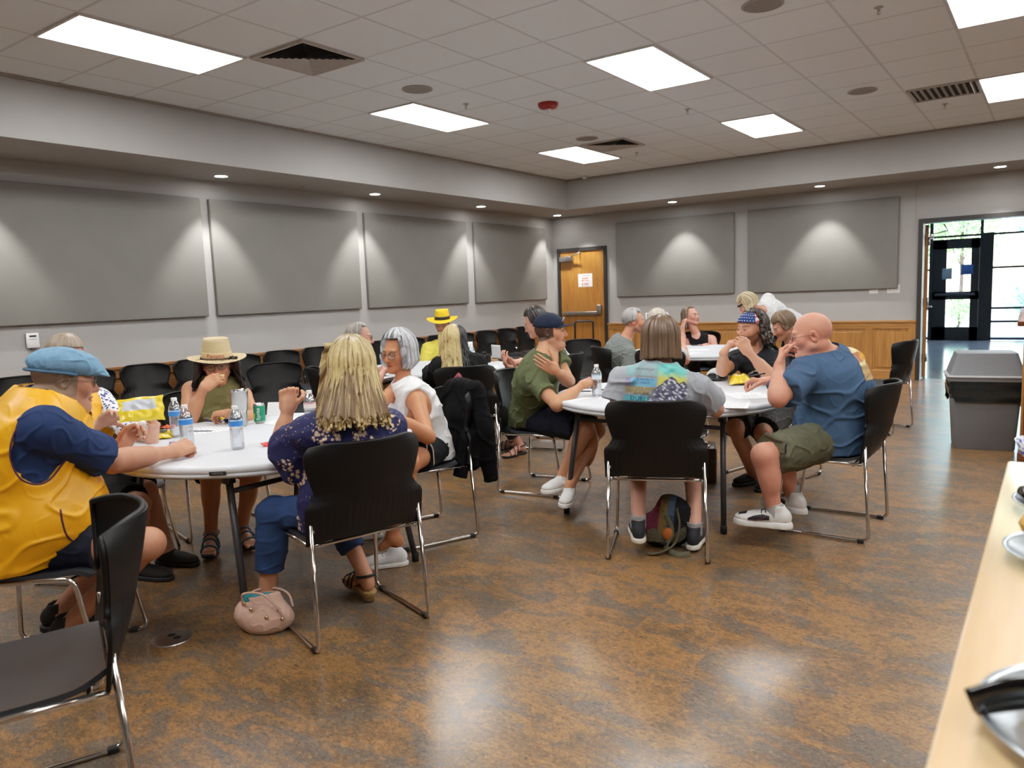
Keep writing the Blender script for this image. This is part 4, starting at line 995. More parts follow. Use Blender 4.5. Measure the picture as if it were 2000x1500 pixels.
def fedora(c, R, s, parent, base, mat, band, crown=(.083, .100, .105), brim=.155, tilt=0, z0=.055, curl=.02, wav=.012, bandh=.03):
    T = lambda x, y, z: c+R@(np.array([x, y, z])*s); mb = MB(); n = 72; G = []
    rows = [(brim, .010), (brim*.93, .004), (brim*.75, -.002), (1.03*crown[0]*1.02, 0), (1.0, None)]
    for a in np.linspace(0, 2*PI, n, endpoint=False):
        ca, sa = math.cos(a), math.sin(a); col = []
        for r in np.linspace(1, 0, 8):
            rx = crown[0]+(brim-crown[0])*r; ry = crown[1]+(brim*1.08-crown[1])*r
            col.append(T(rx*ca, ry*sa-.01, z0+curl*(r**2)*abs(ca)**1.5-wav*r*max(0, sa)+.004*math.sin(2*a)*r))
        for t in np.linspace(.08, 1, 9):
            k = 1-.16*t-.10*max(0, t-.75)*4*.4; col.append(T(crown[0]*k*ca, crown[1]*k*sa-.01, z0+crown[2]*t-(.022*(abs(ca)<.5)*0)))
        for k in (.66, .45, .2, .01): col.append(T(crown[0]*k*ca*.9, crown[1]*k*sa*.9-.01, z0+crown[2]*(1.015 if k > .5 else .99)-.018*(1-k)))
        G.append(col)
    hat = mb.shell(np.array(G), .003*s, closed_u=True).build('hat', mat, parent, origin=base)
    mb = MB(); G = []
    for a in np.linspace(0, 2*PI, n, endpoint=False):
        ca, sa = math.cos(a), math.sin(a); G.append([T((crown[0]+.003)*(1-.16*t)*ca, (crown[1]+.003)*(1-.16*t)*sa-.01, z0+.004+crown[2]*t) for t in np.linspace(.02, bandh/crown[2], 5)])
    bd = mb.shell(np.array(G), .002, closed_u=True).build('hat_band', band, hat, origin=base)
    return hat, bd, T
def straw_mat(name, c1, c2):
    m, nt, b, o = _new(name); v = coords(nt, scale=(1, 1, 1))
    w = nt.nodes.new('ShaderNodeTexWave'); w.bands_direction = 'Z'; w.inputs['Scale'].default_value = 70; w.inputs['Distortion'].default_value = 1.5; w.inputs['Detail'].default_value = 2; nt.links.new(v, w.inputs[0])
    f = noise(nt, v, 140, 2); g = math_(nt, 'ADD', math_(nt, 'MULTIPLY', w.outputs[1], .55), math_(nt, 'MULTIPLY', f, .45))
    nt.links.new(ramp(nt, g, [(.25, c1), (.6, c2)]), b.inputs['Base Color']); setin(b, Roughness=.75); bump(nt, b, g, .5, .003); return m
def floral(name, ground, petals, scale=9, blob=46, thr=.55, size=.36):
    m, nt, b, o = _new(name); v = coords(nt)
    vo = nt.nodes.new('ShaderNodeTexVoronoi'); vo.inputs['Scale'].default_value = blob; nt.links.new(v, vo.inputs['Vector'])
    vo2 = nt.nodes.new('ShaderNodeTexVoronoi'); vo2.inputs['Scale'].default_value = scale; vo2.inputs['Randomness'].default_value = .9; nt.links.new(v, vo2.inputs['Vector'])
    n = noise(nt, v, scale*1.6, 2); clus = math_(nt, 'LESS_THAN', math_(nt, 'ADD', vo2.outputs['Distance'], math_(nt, 'MULTIPLY', n, .5)), thr)
    blobm = math_(nt, 'LESS_THAN', vo.outputs['Distance'], size); sp = math_(nt, 'MULTIPLY', math_(nt, 'LESS_THAN', vo.outputs['Distance'], .13), math_(nt, 'GREATER_THAN', noise(nt, v, 7, 1), .52))
    mk = math_(nt, 'MAXIMUM', math_(nt, 'MULTIPLY', clus, blobm), sp)
    pc = ramp(nt, math_(nt, 'FRACT', math_(nt, 'MULTIPLY', vo.outputs['Distance'], 2.2)), [(.0, petals[2]), (.35, petals[0]), (.8, petals[1])])
    g = mixc(nt, noise(nt, v, 12, 3), tuple(x*.8 for x in ground), tuple(x*1.2 for x in ground))
    nt.links.new(mixc(nt, mk, g, pc), b.inputs['Base Color']); setin(b, Roughness=.8); bump(nt, b, noise(nt, v, 900, 2), .2, .001); return m
# ------------------------------------------------------------------ 1: man in flat cap and yellow vest
def p_flatcap():
    sk = rgb(206, 150, 122)
    J = person('person', 'person in denim-blue flat cap and golden yellow vest, elbows on the near table', dict(s=1.06, hip=(4.34, 1.22, .535), chest=(4.438, 1.331, 1.011), head=(4.457, 1.391, 1.153), face=50, cface=62, hface=72, hpitch=-10, bw=1.22, belly=.085, slouch=.05, fat=.9, skin=sk, h=.0034, nw=.062, aw=1.08, lw=1.02, shrug=0,
        handR=dict(w=(4.441, 1.821, 0.780), d=sub((4.423, 1.960, 0.800), (4.441, 1.821, 0.780)), n=(-.55, .1, -.8), c=(55, 75, 45), th=(35, 30), e=(4.528, 1.515, 0.804)),
        handL=dict(w=(4.303, 1.651, 0.805), d=sub((4.286, 1.753, 0.906), (4.303, 1.651, 0.805)), n=(.75, .35, .1), c=(45, 55, 35), th=(25, 25), pole=(3.906, 1.587, 0.112)),
        kneeR=(4.733, 1.518, 0.491), ankR=(4.379, 1.348, 0.142), toeR=(.80, .55), kneeL=(4.247, 1.619, 0.350), ankL=(4.061, 1.448, 0.096), toeL=(.7, .7),
        paint=dict(stubble=rgb(190, 140, 118), stubble_k=.3, brow=rgb(120, 100, 84)), hairpaint=(rgb(128, 108, 90), -.06, 0, .035, .9)))
    hc, R, t, b = J['hc'], J['HR'], J['t'], J['base']; T = lambda x, y, z: hc+R@(np.array([x, y, z])*1.06)
    shirt = garment(J, 'shirt', top_ops(J, .014, .80, .026, .04, (.0, 1.25, .03)), cloth('navy', rgb(34, 52, 92), .8), 3, .006, 11)
    ops = torso(J, .038, extra_low=.07); 
    for x in (-1, 1): ops.append(('u', cone(J['nb']+J['cr']*x*.03, J['SH'][x], .062, .055), .05))
    ops.append(('u', ell(J['hip']+J['pf']*.15+np.array([0, 0, .10]), (.235, .17, .15), np.stack([J['pr'], J['pf'], [0, 0, 1]], 1)), .08)); ops.append(('i', plane((0, 0, .455), (0, 0, -1)), 0))
    for x in (-1, 1):
        S, E = J['SH'][x], J['EL'][x]; d = nrm(E-S); ops.append(('s', ell(S+J['cr']*x*.05-J['up']*.045+d*.02, (.085, .105, .150), np.stack([J['cr'], J['cf'], J['up']], 1)), .012))
    ops.append(neck_cut(J, .03, 1.7, .03)); fr = J['hip']*.3+J['chest']*.7+J['cf']*.25
    YEL = simple('golden_satin', None)
    vest = garment(J, 'vest', ops, YEL, 9, .0045, 12)
    # pocket outlined with purple piping on the right side panel, piping round the armhole
    PUR = simple('purple_piping', rgb(70, 28, 62), .6)
    cview = np.array([7.64, 0, 1.425])
    def onv(pts): 
        out = on_surface(vest, [np.array(p)+(cview-np.array(p))*.25 for p in pts], [nrm(np.array(p)-cview) for p in pts], .001); return [q for q in out if q is not None]
    pk = onv(curve_pts([(4.676, 1.233, 0.697), (4.684, 1.232, 0.650), (4.701, 1.237, 0.597), (4.738, 1.259, 0.565), (4.779, 1.288, 0.559), (4.811, 1.318, 0.607), (4.813, 1.335, 0.719)], 40))
    if len(pk) > 4: MB().tube(pk, .0035, 6).build('pocket_piping', PUR, vest, origin=b)
    s = J['SH'][1]; d_ = nrm(J['EL'][1]-s); rg = []
    for a in np.linspace(0, 2*PI, 48, endpoint=False):
        p = s+J['cr']*.12-J['up']*(.045-.150*math.sin(a)*1.02)+J['cf']*(.108*math.cos(a)); rg.append(p)
    Rl = np.stack([J['cr'], J['cf'], J['up']], 1); ec = s+J['cr']*.05-J['up']*.045+d_*.02; Vv = np.array([v.co[:] for v in vest.data.vertices])+b; L = (Vv-ec)@Rl; kk = np.sqrt(((L/np.array([.085, .105, .150]))**2).sum(1))
    near = (np.abs(kk-1.03) < .09) & (L[:, 0] > -.09); an = np.arctan2(L[:, 2]/.15, L[:, 1]/.105); run = []
    for a in np.linspace(-PI, PI, 56, endpoint=False):
        m = near & (np.abs((an-a+PI) % (2*PI)-PI) < .12)
        if m.any(): w_ = np.nonzero(m)[0]; run.append(Vv[w_[np.argmax(L[w_, 0]-.02*np.abs(kk[w_]-1.03)/.05)]])
    if len(run) > 30:
        run = np.array(run)
        for _ in range(4): run = (np.roll(run, 1, 0)+2*run+np.roll(run, -1, 0))/4
        MB().tube(run+J['cr']*.002, .0032, 6, closed=True).build('armhole_piping', PUR, vest, origin=b)
    # collar of the shirt
    cl = MB(); G = []
    for a in np.linspace(rad(25), rad(335), 30):
        d = J['cf']*math.cos(a)+J['cr']*math.sin(a); c0 = J['nb']+J['cf']*.012; G.append([c0+d*.082+J['up']*-.012, c0+d*.073+J['up']*.028, c0+d*.075+J['up']*.03, c0+d*.094-J['up']*.012])
    cl.shell(G, .003).build('collar', cloth('navy', None), shirt.parent, origin=b)
    garment(J, 'shorts', legs_ops(J, .62, .02, .012), cloth('dark_navy', rgb(22, 26, 40), .85), 4, .005)
    for nm, lean in (('R', 0), ('L', 0)):
        A = J['AN'][1 if nm == 'R' else -1]; d = (.80, .55) if nm == 'R' else (.7, .7); shoe(A, d, 1.06, t, b, simple('black_suede', rgb(24, 23, 23), .8), simple('black_sole', rgb(15, 15, 15), .6), zf=max(0, A[2]-.09))
    DEN = simple('denim_blue', rgb(104, 146, 178), .85, var=.12, nscale=40, bmp=.3, bscale=700)
    Rt = R@np.array(Matrix.Rotation(rad(-10), 3, 'X'))
    cap = [('u', ell(T(0, -.012, .060), np.array([.090, .116, .062])*1.06, R), .02), ('u', ell(T(0, .040, .058), np.array([.088, .095, .046])*1.06, Rt), .03), ('u', ell(T(0, .105, .034), np.array([.066, .050, .013])*1.06, Rt), .02), ('i', plane(T(0, 0, .026), R@np.array([0, -.03, -1])), 0), ('s', ell(T(0, -.012, .02), np.array([.0745, .098, .08])*1.06, R), .004)]
    cp = garment(J, 'flat_cap', cap, DEN, 6, .003, 22, .004)
    MB().tube([T(.091*math.sin(a), .118*math.cos(a)-.012+.0, .030-.012*max(0, math.cos(a))) for a in np.linspace(rad(70), rad(290), 30)], .006, 8).build('cap_seam', simple('denim_darker', rgb(70, 104, 134), .85), cp, origin=b)  # seam tube in a darker denim blue
    glasses(hc, R, 1.06, t, b, simple('grey_wire', rgb(120, 110, 100), .3, .8))
    return J
# ------------------------------------------------------------------ 2: person behind him with the crisp bag
def p_hidden():
    J = person('person', 'person half hidden behind the blue flat cap, holding up a yellow chip bag', dict(s=.98, fem=1, hip=(3.344, 1.934, 0.592), chest=(3.329, 1.932, 0.911), head=(3.321, 1.913, 1.153), face=22, hface=20, hpitch=-12, bw=1.08, skin=rgb(222, 172, 152), h=.0042,
        handR=dict(w=(3.716, 1.882, 0.861), d=sub((3.864, 1.925, 0.942), (3.716, 1.882, 0.861)), n=(.2, -.5, -.8), c=(28, 30, 18), th=(20, 15), sp=2, pole=(3.833, 1.587, 0.477)),
        handL=dict(w=(3.922, 2.013, 0.748), d=sub((3.946, 2.027, 0.890), (3.922, 2.013, 0.748)), n=(-.8, -.4, .1), c=(50, 50, 30), th=(20, 10), sp=2, pole=(3.326, 2.181, 0.251)),
        kneeR=(3.982, 1.878, 0.461), kneeL=(3.769, 2.035, 0.462), paint=dict(lip=(.85, .5, .5))))
    PR = floral('blue_white_print', rgb(232, 234, 240), (rgb(30, 44, 110), rgb(40, 60, 130), rgb(24, 34, 90)), 30, 42, .9, .42)
    garment(J, 'shirt', top_ops(J, .013, 1.55, .014, .04, (.0, 1.25, .03)), PR, 3, .004, 13)
    ops = torso(J, .026, extra_low=.04)
    for x in (-1, 1): ops.append(('u', cone(J['nb']+J['cr']*x*.03, J['SH'][x]*.8+J['nb']*.2, .056, .05), .05)); ops.append(('u', ell(J['hip']*.28+J['chest']*.72+J['cf']*.083+J['cr']*x*.075, np.array([.085, .080, .085])), .05))
    ops.append(('i', plane((0, 0, .468), (0, 0, -1)), 0))
    for x in (-1, 1): ops.append(('s', ell(J['SH'][x]+J['cr']*x*.055-J['up']*.03, (.075, .10, .13), np.stack([J['cr'], J['cf'], J['up']], 1)), .01))
    ops.append(neck_cut(J, .05, 1.35, .05)); v = garment(J, 'vest', ops, simple('golden_satin', None), 9, .004, 12)
    cv = np.array([7.64, 0, 1.425])
    for px, w_, c_, nm in (((3.699, 1.933, 0.958), .042, rgb(60, 74, 40), 'olive_patch'), ((3.669, 1.906, 0.923), .055, rgb(228, 222, 208), 'name_badge')):
        q = on_surface(v, [np.array(px)+(cv-np.array(px))*.2], [nrm(np.array(px)-cv)], .004)[0]
        if q is not None: MB().box(q, (w_, .004, w_*.72), rotz(rad(-20))@np.array(Matrix.Rotation(rad(25), 3, 'Y')), bev=.001, seg=1).build(nm, simple(nm, c_, .7, var=.2, nscale=90), v, origin=J['base'])
    garment(J, 'shorts', legs_ops(J, .92, .016, .014), cloth('black', rgb(16, 16, 20), .85), 4, .004)
    hair_shell(J['hc'], J['HR'], .98, dict(gap=62, soft=30, front=38, back=-40, side=-25, thick=.016, c1=rgb(128, 108, 92), c2=rgb(176, 158, 140), lift=.01, groove=.005, seed=5), J['t'], J['base'])
    for x in (-1, 1): shoe(J['AN'][x], J['pf'], .95, J['t'], J['base'], simple('black_suede', None), simple('black_sole', None))
# ------------------------------------------------------------------ 3: woman in straw hat
def p_straw():
    sk = rgb(214, 156, 122)
    J = person('person', 'woman in a straw hat and olive top, hand with snack at mouth', dict(bare=1, s=.97, fem=1, hip=(3.19, 2.78, .535), chest=(3.393, 2.743, 0.878), head=(3.456, 2.716, 1.059), face=-26, cface=-30, hface=-37, hpitch=-4, hroll=3, bw=1.08, skin=sk, h=.0036, aw=1.05, slouch=.04, bust=1.1,
        handR=dict(w=(3.615, 2.517, 0.950), d=sub((3.648, 2.598, 1.008), (3.615, 2.517, 0.950)), n=(-.5, .5, -.5), c=(40, 35, 20), th=(25, 20), sp=3, pole=(3.583, 2.267, 0.414)),
        handL=dict(w=(3.789, 2.546, 0.802), d=sub((3.653, 2.522, 0.804), (3.789, 2.546, 0.802)), n=(0, 0, -1), c=(45, 55, 35), th=(25, 20), pole=(4.039, 2.734, 0.513)),
        kneeR=(3.730, 2.438, 0.437), ankR=(3.680, 2.441, 0.110), toeR=(.75, -.6), kneeL=(3.835, 2.637, 0.435), ankL=(3.755, 2.595, 0.116), toeL=(.95, -.3), paint=dict(lip=(.75, .42, .42), brow=(.02, .015, .012))))
    hc, R, t, b = J['hc'], J['HR'], J['t'], J['base']
    OL = cloth('olive', rgb(132, 128, 84), .8)
    ops = top_ops(J, .014, 0, 0, .05, (-.015, 1.15, .02), 1.02, bust=1.1)
    garment(J, 'sleeveless_top', ops, OL, 3, .005, 14)
    garment(J, 'shorts', legs_ops(J, .80, .014, .012), cloth('black', None), 4, .004)
    hair_shell(hc, R, .97, dict(gap=58, soft=20, front=2, drop=.19, flare=.055, wave=.006, wf=55, thick=.014, start=4, c1=rgb(18, 13, 12), c2=rgb(52, 38, 32), groove=.007, jag=.12, strands=120, seed=3, sidek=-.1, sheet=.02), t, b)
    hat, bd, T = fedora(hc, R@np.array(Matrix.Rotation(rad(-4), 3, 'Y')), .97, t, b, straw_mat('woven_straw', rgb(150, 124, 84), rgb(224, 204, 160)), simple('cream_hat_band', rgb(206, 178, 136), .8, var=.2, nscale=160), (.092, .104, .128), .178, z0=.043, curl=.012, wav=.006, bandh=.042)
    V, F = text_mesh('Panama', .034); ang = -V[:, 0]/.094; r = .0955
    P = np.array([T((r+.003)*math.sin(a), (r+.012)*math.cos(a)-.01, .043+.025+y) for a, y in zip(ang, V[:, 1])]); mkmesh('hat_lettering', P-b, F, simple('red_thread', rgb(160, 52, 40), .8), hat, False)
    mb = MB(); mb.tube([T(.097*math.sin(a), .110*math.cos(a)-.01, .043+.006+.0045*(1 if k % 2 else -1)) for k, a in enumerate(np.linspace(0, 2*PI, 72, endpoint=False))], .002, 5, closed=True); mb.build('zigzag_trim', simple('black_thread', rgb(20, 18, 18), .8), hat, origin=b)
    glasses(hc, R, .97, t, b, simple('dark_frame', rgb(40, 30, 26), .3), rim=(.026, .020))
    SAN = simple('teal_grey_strap', rgb(70, 96, 112), .7)
    for x, d in ((1, (.75, -.6)), (-1, (.95, -.3))): sandal(J, x, d, SAN, simple('black_sole', None))
    return J
def sandal(J, x, td, strap, sole, s=1.0, heel=0, name='sandal'):
    A = J['AN'][x]; d = nrm([td[0], td[1], 0]); w = np.array([d[1], -d[0], 0]); z = np.array([0, 0, 1.]); g = A-z*(.088+0); T = lambda a, b_, c: g+w*a*s+d*b_*s+z*c*s
    so = [('u', ell(T(0, -.03, .012), (.036, .05, .04), np.stack([w, d, z], 1)), .03), ('u', ell(T(0, .07, .012), (.036, .09, .04), np.stack([w, d, z], 1)), .03), ('u', ell(T(0, .14, .012), (.046, .065, .04), np.stack([w, d, z], 1)), .03), ('i', plane(T(0, 0, .016), z), 0), ('i', plane(T(0, 0, -.006-heel*.2), -z), 0)]
    V, Q = sdf_mesh(so, .004); o = mkmesh(name, V-J['base'], Q, sole, J['t']); mb = MB()
    if heel:
        loft(mb, [[T(.03*math.cos(a)*k, -.03+.035*math.sin(a)*k, zz) for a in np.linspace(0, 2*PI, 20, endpoint=False)] for k, zz in ((.8, -heel), (.9, -heel*.5), (1.05, .0))])
        mb.build('wedge_heel', simple('cork_wedge', rgb(150, 118, 70), .8, var=.25, nscale=120), o, origin=J['base']); mb = MB()
    for (y0, h0), (y1, h1) in (((.13, .040), (.15, .040)), ((.075, .066), (.10, .052)), ((.03, .082), (.06, .070))):
        a = np.linspace(0, PI, 14); mb.tube([T(.046*math.cos(k), y0+(y1-y0)*k/PI, .012+h0*math.sin(k)**.8) for k in a], .007, 6, flat=.5)
    a = np.linspace(0, 2*PI, 24, endpoint=False); mb.tube([T(.040*math.cos(k), -.012+.048*math.sin(k), .082+.012*math.sin(k)*-1) for k in a], .007, 6, closed=True)
    mb.build('straps', strap, o, origin=J['base']); return o
# ------------------------------------------------------------------ 4: blonde woman from behind
def p_blonde():
    sk = rgb(212, 156, 124)
    J = person('person', 'woman with long blonde hair and navy floral blouse, seen from behind, fist raised', dict(bare=1, s=.97, fem=1, hip=(5.159, 2.195, 0.477), chest=(5.241, 2.165, 0.884), head=(5.232, 2.193, 1.129), face=160, cface=150, hface=138, hpitch=-2, bw=1.16, skin=sk, h=.0034, aw=1.02, lw=1.02, slouch=.02, belly=.02,
        handL=dict(w=(4.935, 2.079, 0.962), e=(4.949, 2.016, 0.803), d=sub((4.912, 2.103, 1.066), (4.935, 2.079, 0.962)), n=(-.45, .89, .1), c=(75, 95, 60), th=(50, 35), pole=(0, 0, 0)),
        handR=dict(w=(4.927, 2.602, 0.757), d=(-.8, .5, 0), n=(0, 0, -1), c=(25, 35, 20), pole=(5.474, 2.400, 0.496)),
        kneeL=(4.853, 2.028, 0.501), ankL=(4.791, 1.996, 0.082), toeL=(-.9, .42), kneeR=(4.800, 2.420, 0.396), ankR=(5.001, 2.402, 0.127), toeR=(-.95, .3), paint=dict()))
    hc, R, t, b = J['hc'], J['HR'], J['t'], J['base']
    FL = floral('navy_floral', rgb(20, 24, 78), (rgb(232, 214, 190), rgb(206, 176, 150), rgb(150, 110, 80)), 7.0, 58, .64, .50)
    ops = torso(J, .020, extra_low=.07)
    for x in (-1, 1):
        ops.append(('u', cone(J['nb']+J['cr']*x*.03, J['SH'][x], .062, .066), .05)); ops.append(('u', ell(J['hip']*.28+J['chest']*.72+J['cf']*.085+J['cr']*x*.075, np.array([.078, .075, .078])), .05))
    ops.append(('i', plane((0, 0, .462), (0, 0, -1)), 0))
    S, E = J['SH'][-1], J['EL'][-1]; ops.append(('u', cone(S, S+(E-S)*.97, .068, .075, 1), .05))
    dr = S*.25+E*.75; ops.append(('u', ell(dr+np.array([0, 0, -.075]), (.055, .075, .105), rotz(rad(60))), .06)); ops.append(('u', ell(dr+np.array([.0, 0, -.03]), (.06, .08, .06), rotz(rad(60))), .05))
    S, E = J['SH'][1], J['EL'][1]; ops.append(('u', cone(S, S+(E-S)*.97, .068, .078, 1), .05)); ops.append(neck_cut(J, 0, 1.2, .02))
    garment(J, 'blouse', ops, FL, 5, .007, 11)
    garment(J, 'jeans', legs_ops(J, 1.62, .010, .004), simple('blue_denim', rgb(28, 58, 104), .85, var=.22, nscale=14, bmp=.3, bscale=800), 6, .003, 18)
    hair_shell(hc, R, .97, dict(gap=52, soft=25, front=50, drop=.215, flare=.060, fpow=1.3, wave=.002, wf=30, thick=.016, c1=rgb(112, 78, 38), c2=rgb(240, 214, 152), root=rgb(96, 70, 40), rk=.7, groove=.0045, fine=.0022, jag=.14, strands=600, seed=8, na=420, ns=54, sheet=.012, lift=.012, push=(.02, -.035, .0)), t, b)
    for x, d in ((-1, (-.9, .42)), (1, (-.95, .3))): sandal(J, x, d, simple('black_strap', rgb(24, 22, 24), .6), simple('cork_wedge', rgb(150, 118, 70), .8, var=.25, nscale=120), heel=.0 if x < 0 else .035, name='wedge_sandal')
    MB().lathe([(0, -.001), (.0058, 0), (.0062, .006), (.005, .012), (0, .015)], 12, TIPS[0], np.stack([nrm(np.cross(TIPS[1], [.3, .2, .9])), nrm(np.cross(TIPS[1], np.cross(TIPS[1], [.3, .2, .9]))), nrm(TIPS[1])], 1)).build('painted_nail', simple('dark_red_nail', rgb(120, 16, 28), .2), t, origin=b)
# ------------------------------------------------------------------ 5: silver-haired woman
def p_silver():
    sk = rgb(200, 138, 100)
    J = person('person', 'woman with silver bob, glasses and white tank top at the left table', dict(s=.93, fem=1, hip=(4.585, 3.36, .535), chest=(4.595, 3.186, 0.865), head=(4.540, 3.181, 1.109), face=-116, cface=-112, hface=-88, hpitch=-6, hroll=-3, bw=.96, skin=sk, h=.0032, aw=.95, nw=.046, slouch=.04,
        handR=dict(w=(4.697, 2.760, 0.849), d=(-.5, -.6, -.1), n=(0, 0, -1), pole=(4.230, 3.111, 0.455)),
        handL=dict(w=(4.838, 2.831, 0.814), d=(-.8, -.4, -.1), n=(0, 0, -1), pole=(4.939, 3.143, 0.577)),
        kneeR=(4.803, 2.917, 0.552), kneeL=(4.895, 2.860, 0.559), ankL=(4.797, 2.795, 0.171), toeL=(-.7, -.7), paint=dict(lip=(.85, .52, .50), brow=rgb(120, 100, 88))))
    hc, R, t, b = J['hc'], J['HR'], J['t'], J['base']
    garment(J, 'tank_top', top_ops(J, .013, 0, 0, .06, (.03, 1.25, .02), 1.0), cloth('white', rgb(226, 228, 230), .8), 5, .006, 13)
    sh = garment(J, 'shorts', legs_ops(J, .62, .014, .012), cloth('black', None), 4, .003)
    for k in (0, .045):
        K, Hh = J['KN'][-1], J['HJ'][-1]; d = nrm(K-Hh); c = Hh+(K-Hh)*.42+d*k; sd = J['pr']*-1
        pts = [c+(np.array([0, 0, 1.])*math.cos(a)+sd*math.sin(a))*.2 for a in np.linspace(-.2, 1.9, 26)]
        q = [x for x in on_surface(sh, pts, [-nrm(p-c) for p in pts], .001) if x is not None]
        if len(q) > 3: MB().tube(q, .006, 6, flat=.4).build('white_stripe', cloth('white', None), sh, origin=b)
    hair_shell(hc, R, .93, dict(gap=56, soft=14, front=46, drop=.085, flare=.012, curlin=.16, thick=.020, c1=rgb(96, 100, 106), c2=rgb(206, 210, 216), groove=.004, fine=.002, jag=.05, strands=200, seed=12, na=360, lift=.006, sidek=.1, sheet=.014), t, b)
    glasses(hc, R, .93, t, b, simple('bronze_wire', rgb(110, 84, 60), .3, .7), rim=(.024, .021))
    MB().lathe([(0, -.006), (.006, -.003), (.007, .002), (0, .006)], 10, hc+R@np.array([-.078, -.012, -.05])*.93).build('earring', CHROME, t, origin=b)
    for x in (-1, 1): shoe(J['AN'][x], (-.7, -.7), .92, t, b, cloth('white', None), simple('white_sole', rgb(225, 225, 222), .5), CHROME)
# ------------------------------------------------------------------ 10: man in navy baseball cap
def ball_cap(J, hs, mat, brimmat, parent, b, tilt=0):
    hc, R = J['hc'], J['HR']; T = lambda x, y, z: hc+R@(np.array([x, y, z])*hs)
    ops = [('u', ell(T(0, -.012, .045), np.array([.086, .108, .088])*hs, R), .01), ('i', plane(T(0, 0, .032), R@np.array([0, -.10, -1])), 0), ('s', ell(T(0, -.012, .03), np.array([.0755, .098, .08])*hs, R), .004)]
    cp = garment(J, 'baseball_cap', ops, mat, 6, .001, 20, .004); G = []
    for u in np.linspace(-1, 1, 21):
        a = u*rad(62); row = []
        for v in np.linspace(0, 1, 9): row.append(T(math.sin(a)*(.084+.0*v), .0+math.cos(a)*.094+v*.075*math.cos(u*1.25)**.8, .040-.010*u*u*1.6-.004*v+.006*v))
        G.append(row)
    MB().shell(np.array(G)[::-1], .004*hs).build('cap_brim', brimmat, cp, origin=b)
    MB().lathe([(.006, 0), (.005, .004), (0, .005)], 10, T(0, -.012, .133)).build('cap_button', mat, cp, origin=b)
    return cp, T
def p_cap():
    sk = rgb(208, 152, 118)
    J = person('person', 'man in navy baseball cap and olive shirt, one hand on his shoulder', dict(s=1.0, hip=(4.53, 4.56, .535), chest=(4.800, 4.335, 0.930), head=(4.822, 4.385, 1.159), face=10, cface=12, hface=25, hpitch=2, bw=1.16, nw=.060, fat=.3, skin=sk, h=.0036, slouch=.05, belly=.03,
        handR=dict(w=(5.125, 4.279, 0.815), d=sub((5.179, 4.411, 0.850), (5.125, 4.279, 0.815)), n=(-.2, .5, -.8), c=(50, 60, 40), th=(25, 20), pole=(5.059, 3.721, 0.541)),
        handL=dict(w=(4.997, 4.166, 0.918), d=sub((4.913, 4.055, 1.001), (4.997, 4.166, 0.918)), n=(-.25, .95, -.1), c=(12, 14, 10), sp=3, th=(10, 5), pole=(5.139, 4.397, 0.531)),
        kneeR=(5.148, 4.278, 0.524), ankR=(5.025, 4.172, 0.233), toeR=(-.2, -.98), kneeL=(5.105, 4.489, 0.478), ankL=(5.107, 4.112, 0.177), toeL=(.35, -.94), leanR=0, paint=dict(stubble=rgb(150, 112, 92), stubble_k=.35, mustache=rgb(52, 36, 28), brow=rgb(50, 36, 28)), hairpaint=(rgb(44, 32, 26), -.05, .35, .03, .9)))
    hc, R, t, b = J['hc'], J['HR'], J['t'], J['base']
    garment(J, 'shirt', top_ops(J, .015, .56, .016, .05), cloth('army_green', rgb(88, 96, 66), .85), 5, .006, 13)
    garment(J, 'shorts', legs_ops(J, .9, .018, .012), cloth('dark_navy', None), 4, .004)
    NV = cloth('cap_navy', rgb(20, 30, 52), .7)
    cp, T = ball_cap(J, 1.0, NV, NV, t, b)
    MB().box(T(0, .093, .078), (.052, .005, .034), R@np.array(Matrix.Rotation(rad(-28), 3, 'X')), bev=.002, seg=1).build('cap_patch', simple('pale_patch', rgb(180, 182, 190), .7, var=.6, nscale=70), cp, origin=b)
    W_ = simple('white_canvas', rgb(222, 222, 220), .7, bmp=.2); WS = simple('white_sole', None)
    shoe(J['AN'][1], (-.2, -.98), 1.0, t, b, W_, WS, W_, zf=max(0, J['AN'][1][2]-.1)); shoe(J['AN'][-1], (.35, -.94), 1.0, t, b, W_, WS, W_, zf=max(0, J['AN'][-1][2]-.1))
    MB().tube(curve_pts([J['nb']+J['cf']*(.062*math.cos(a))+J['cr']*.068*math.sin(a)+J['up']*(.012-.03*math.cos(a)) for a in np.linspace(0, 2*PI, 16)], 60), .0018, 5).build('neck_chain', simple('gold_chain', rgb(200, 160, 80), .25, 1), t, origin=b)
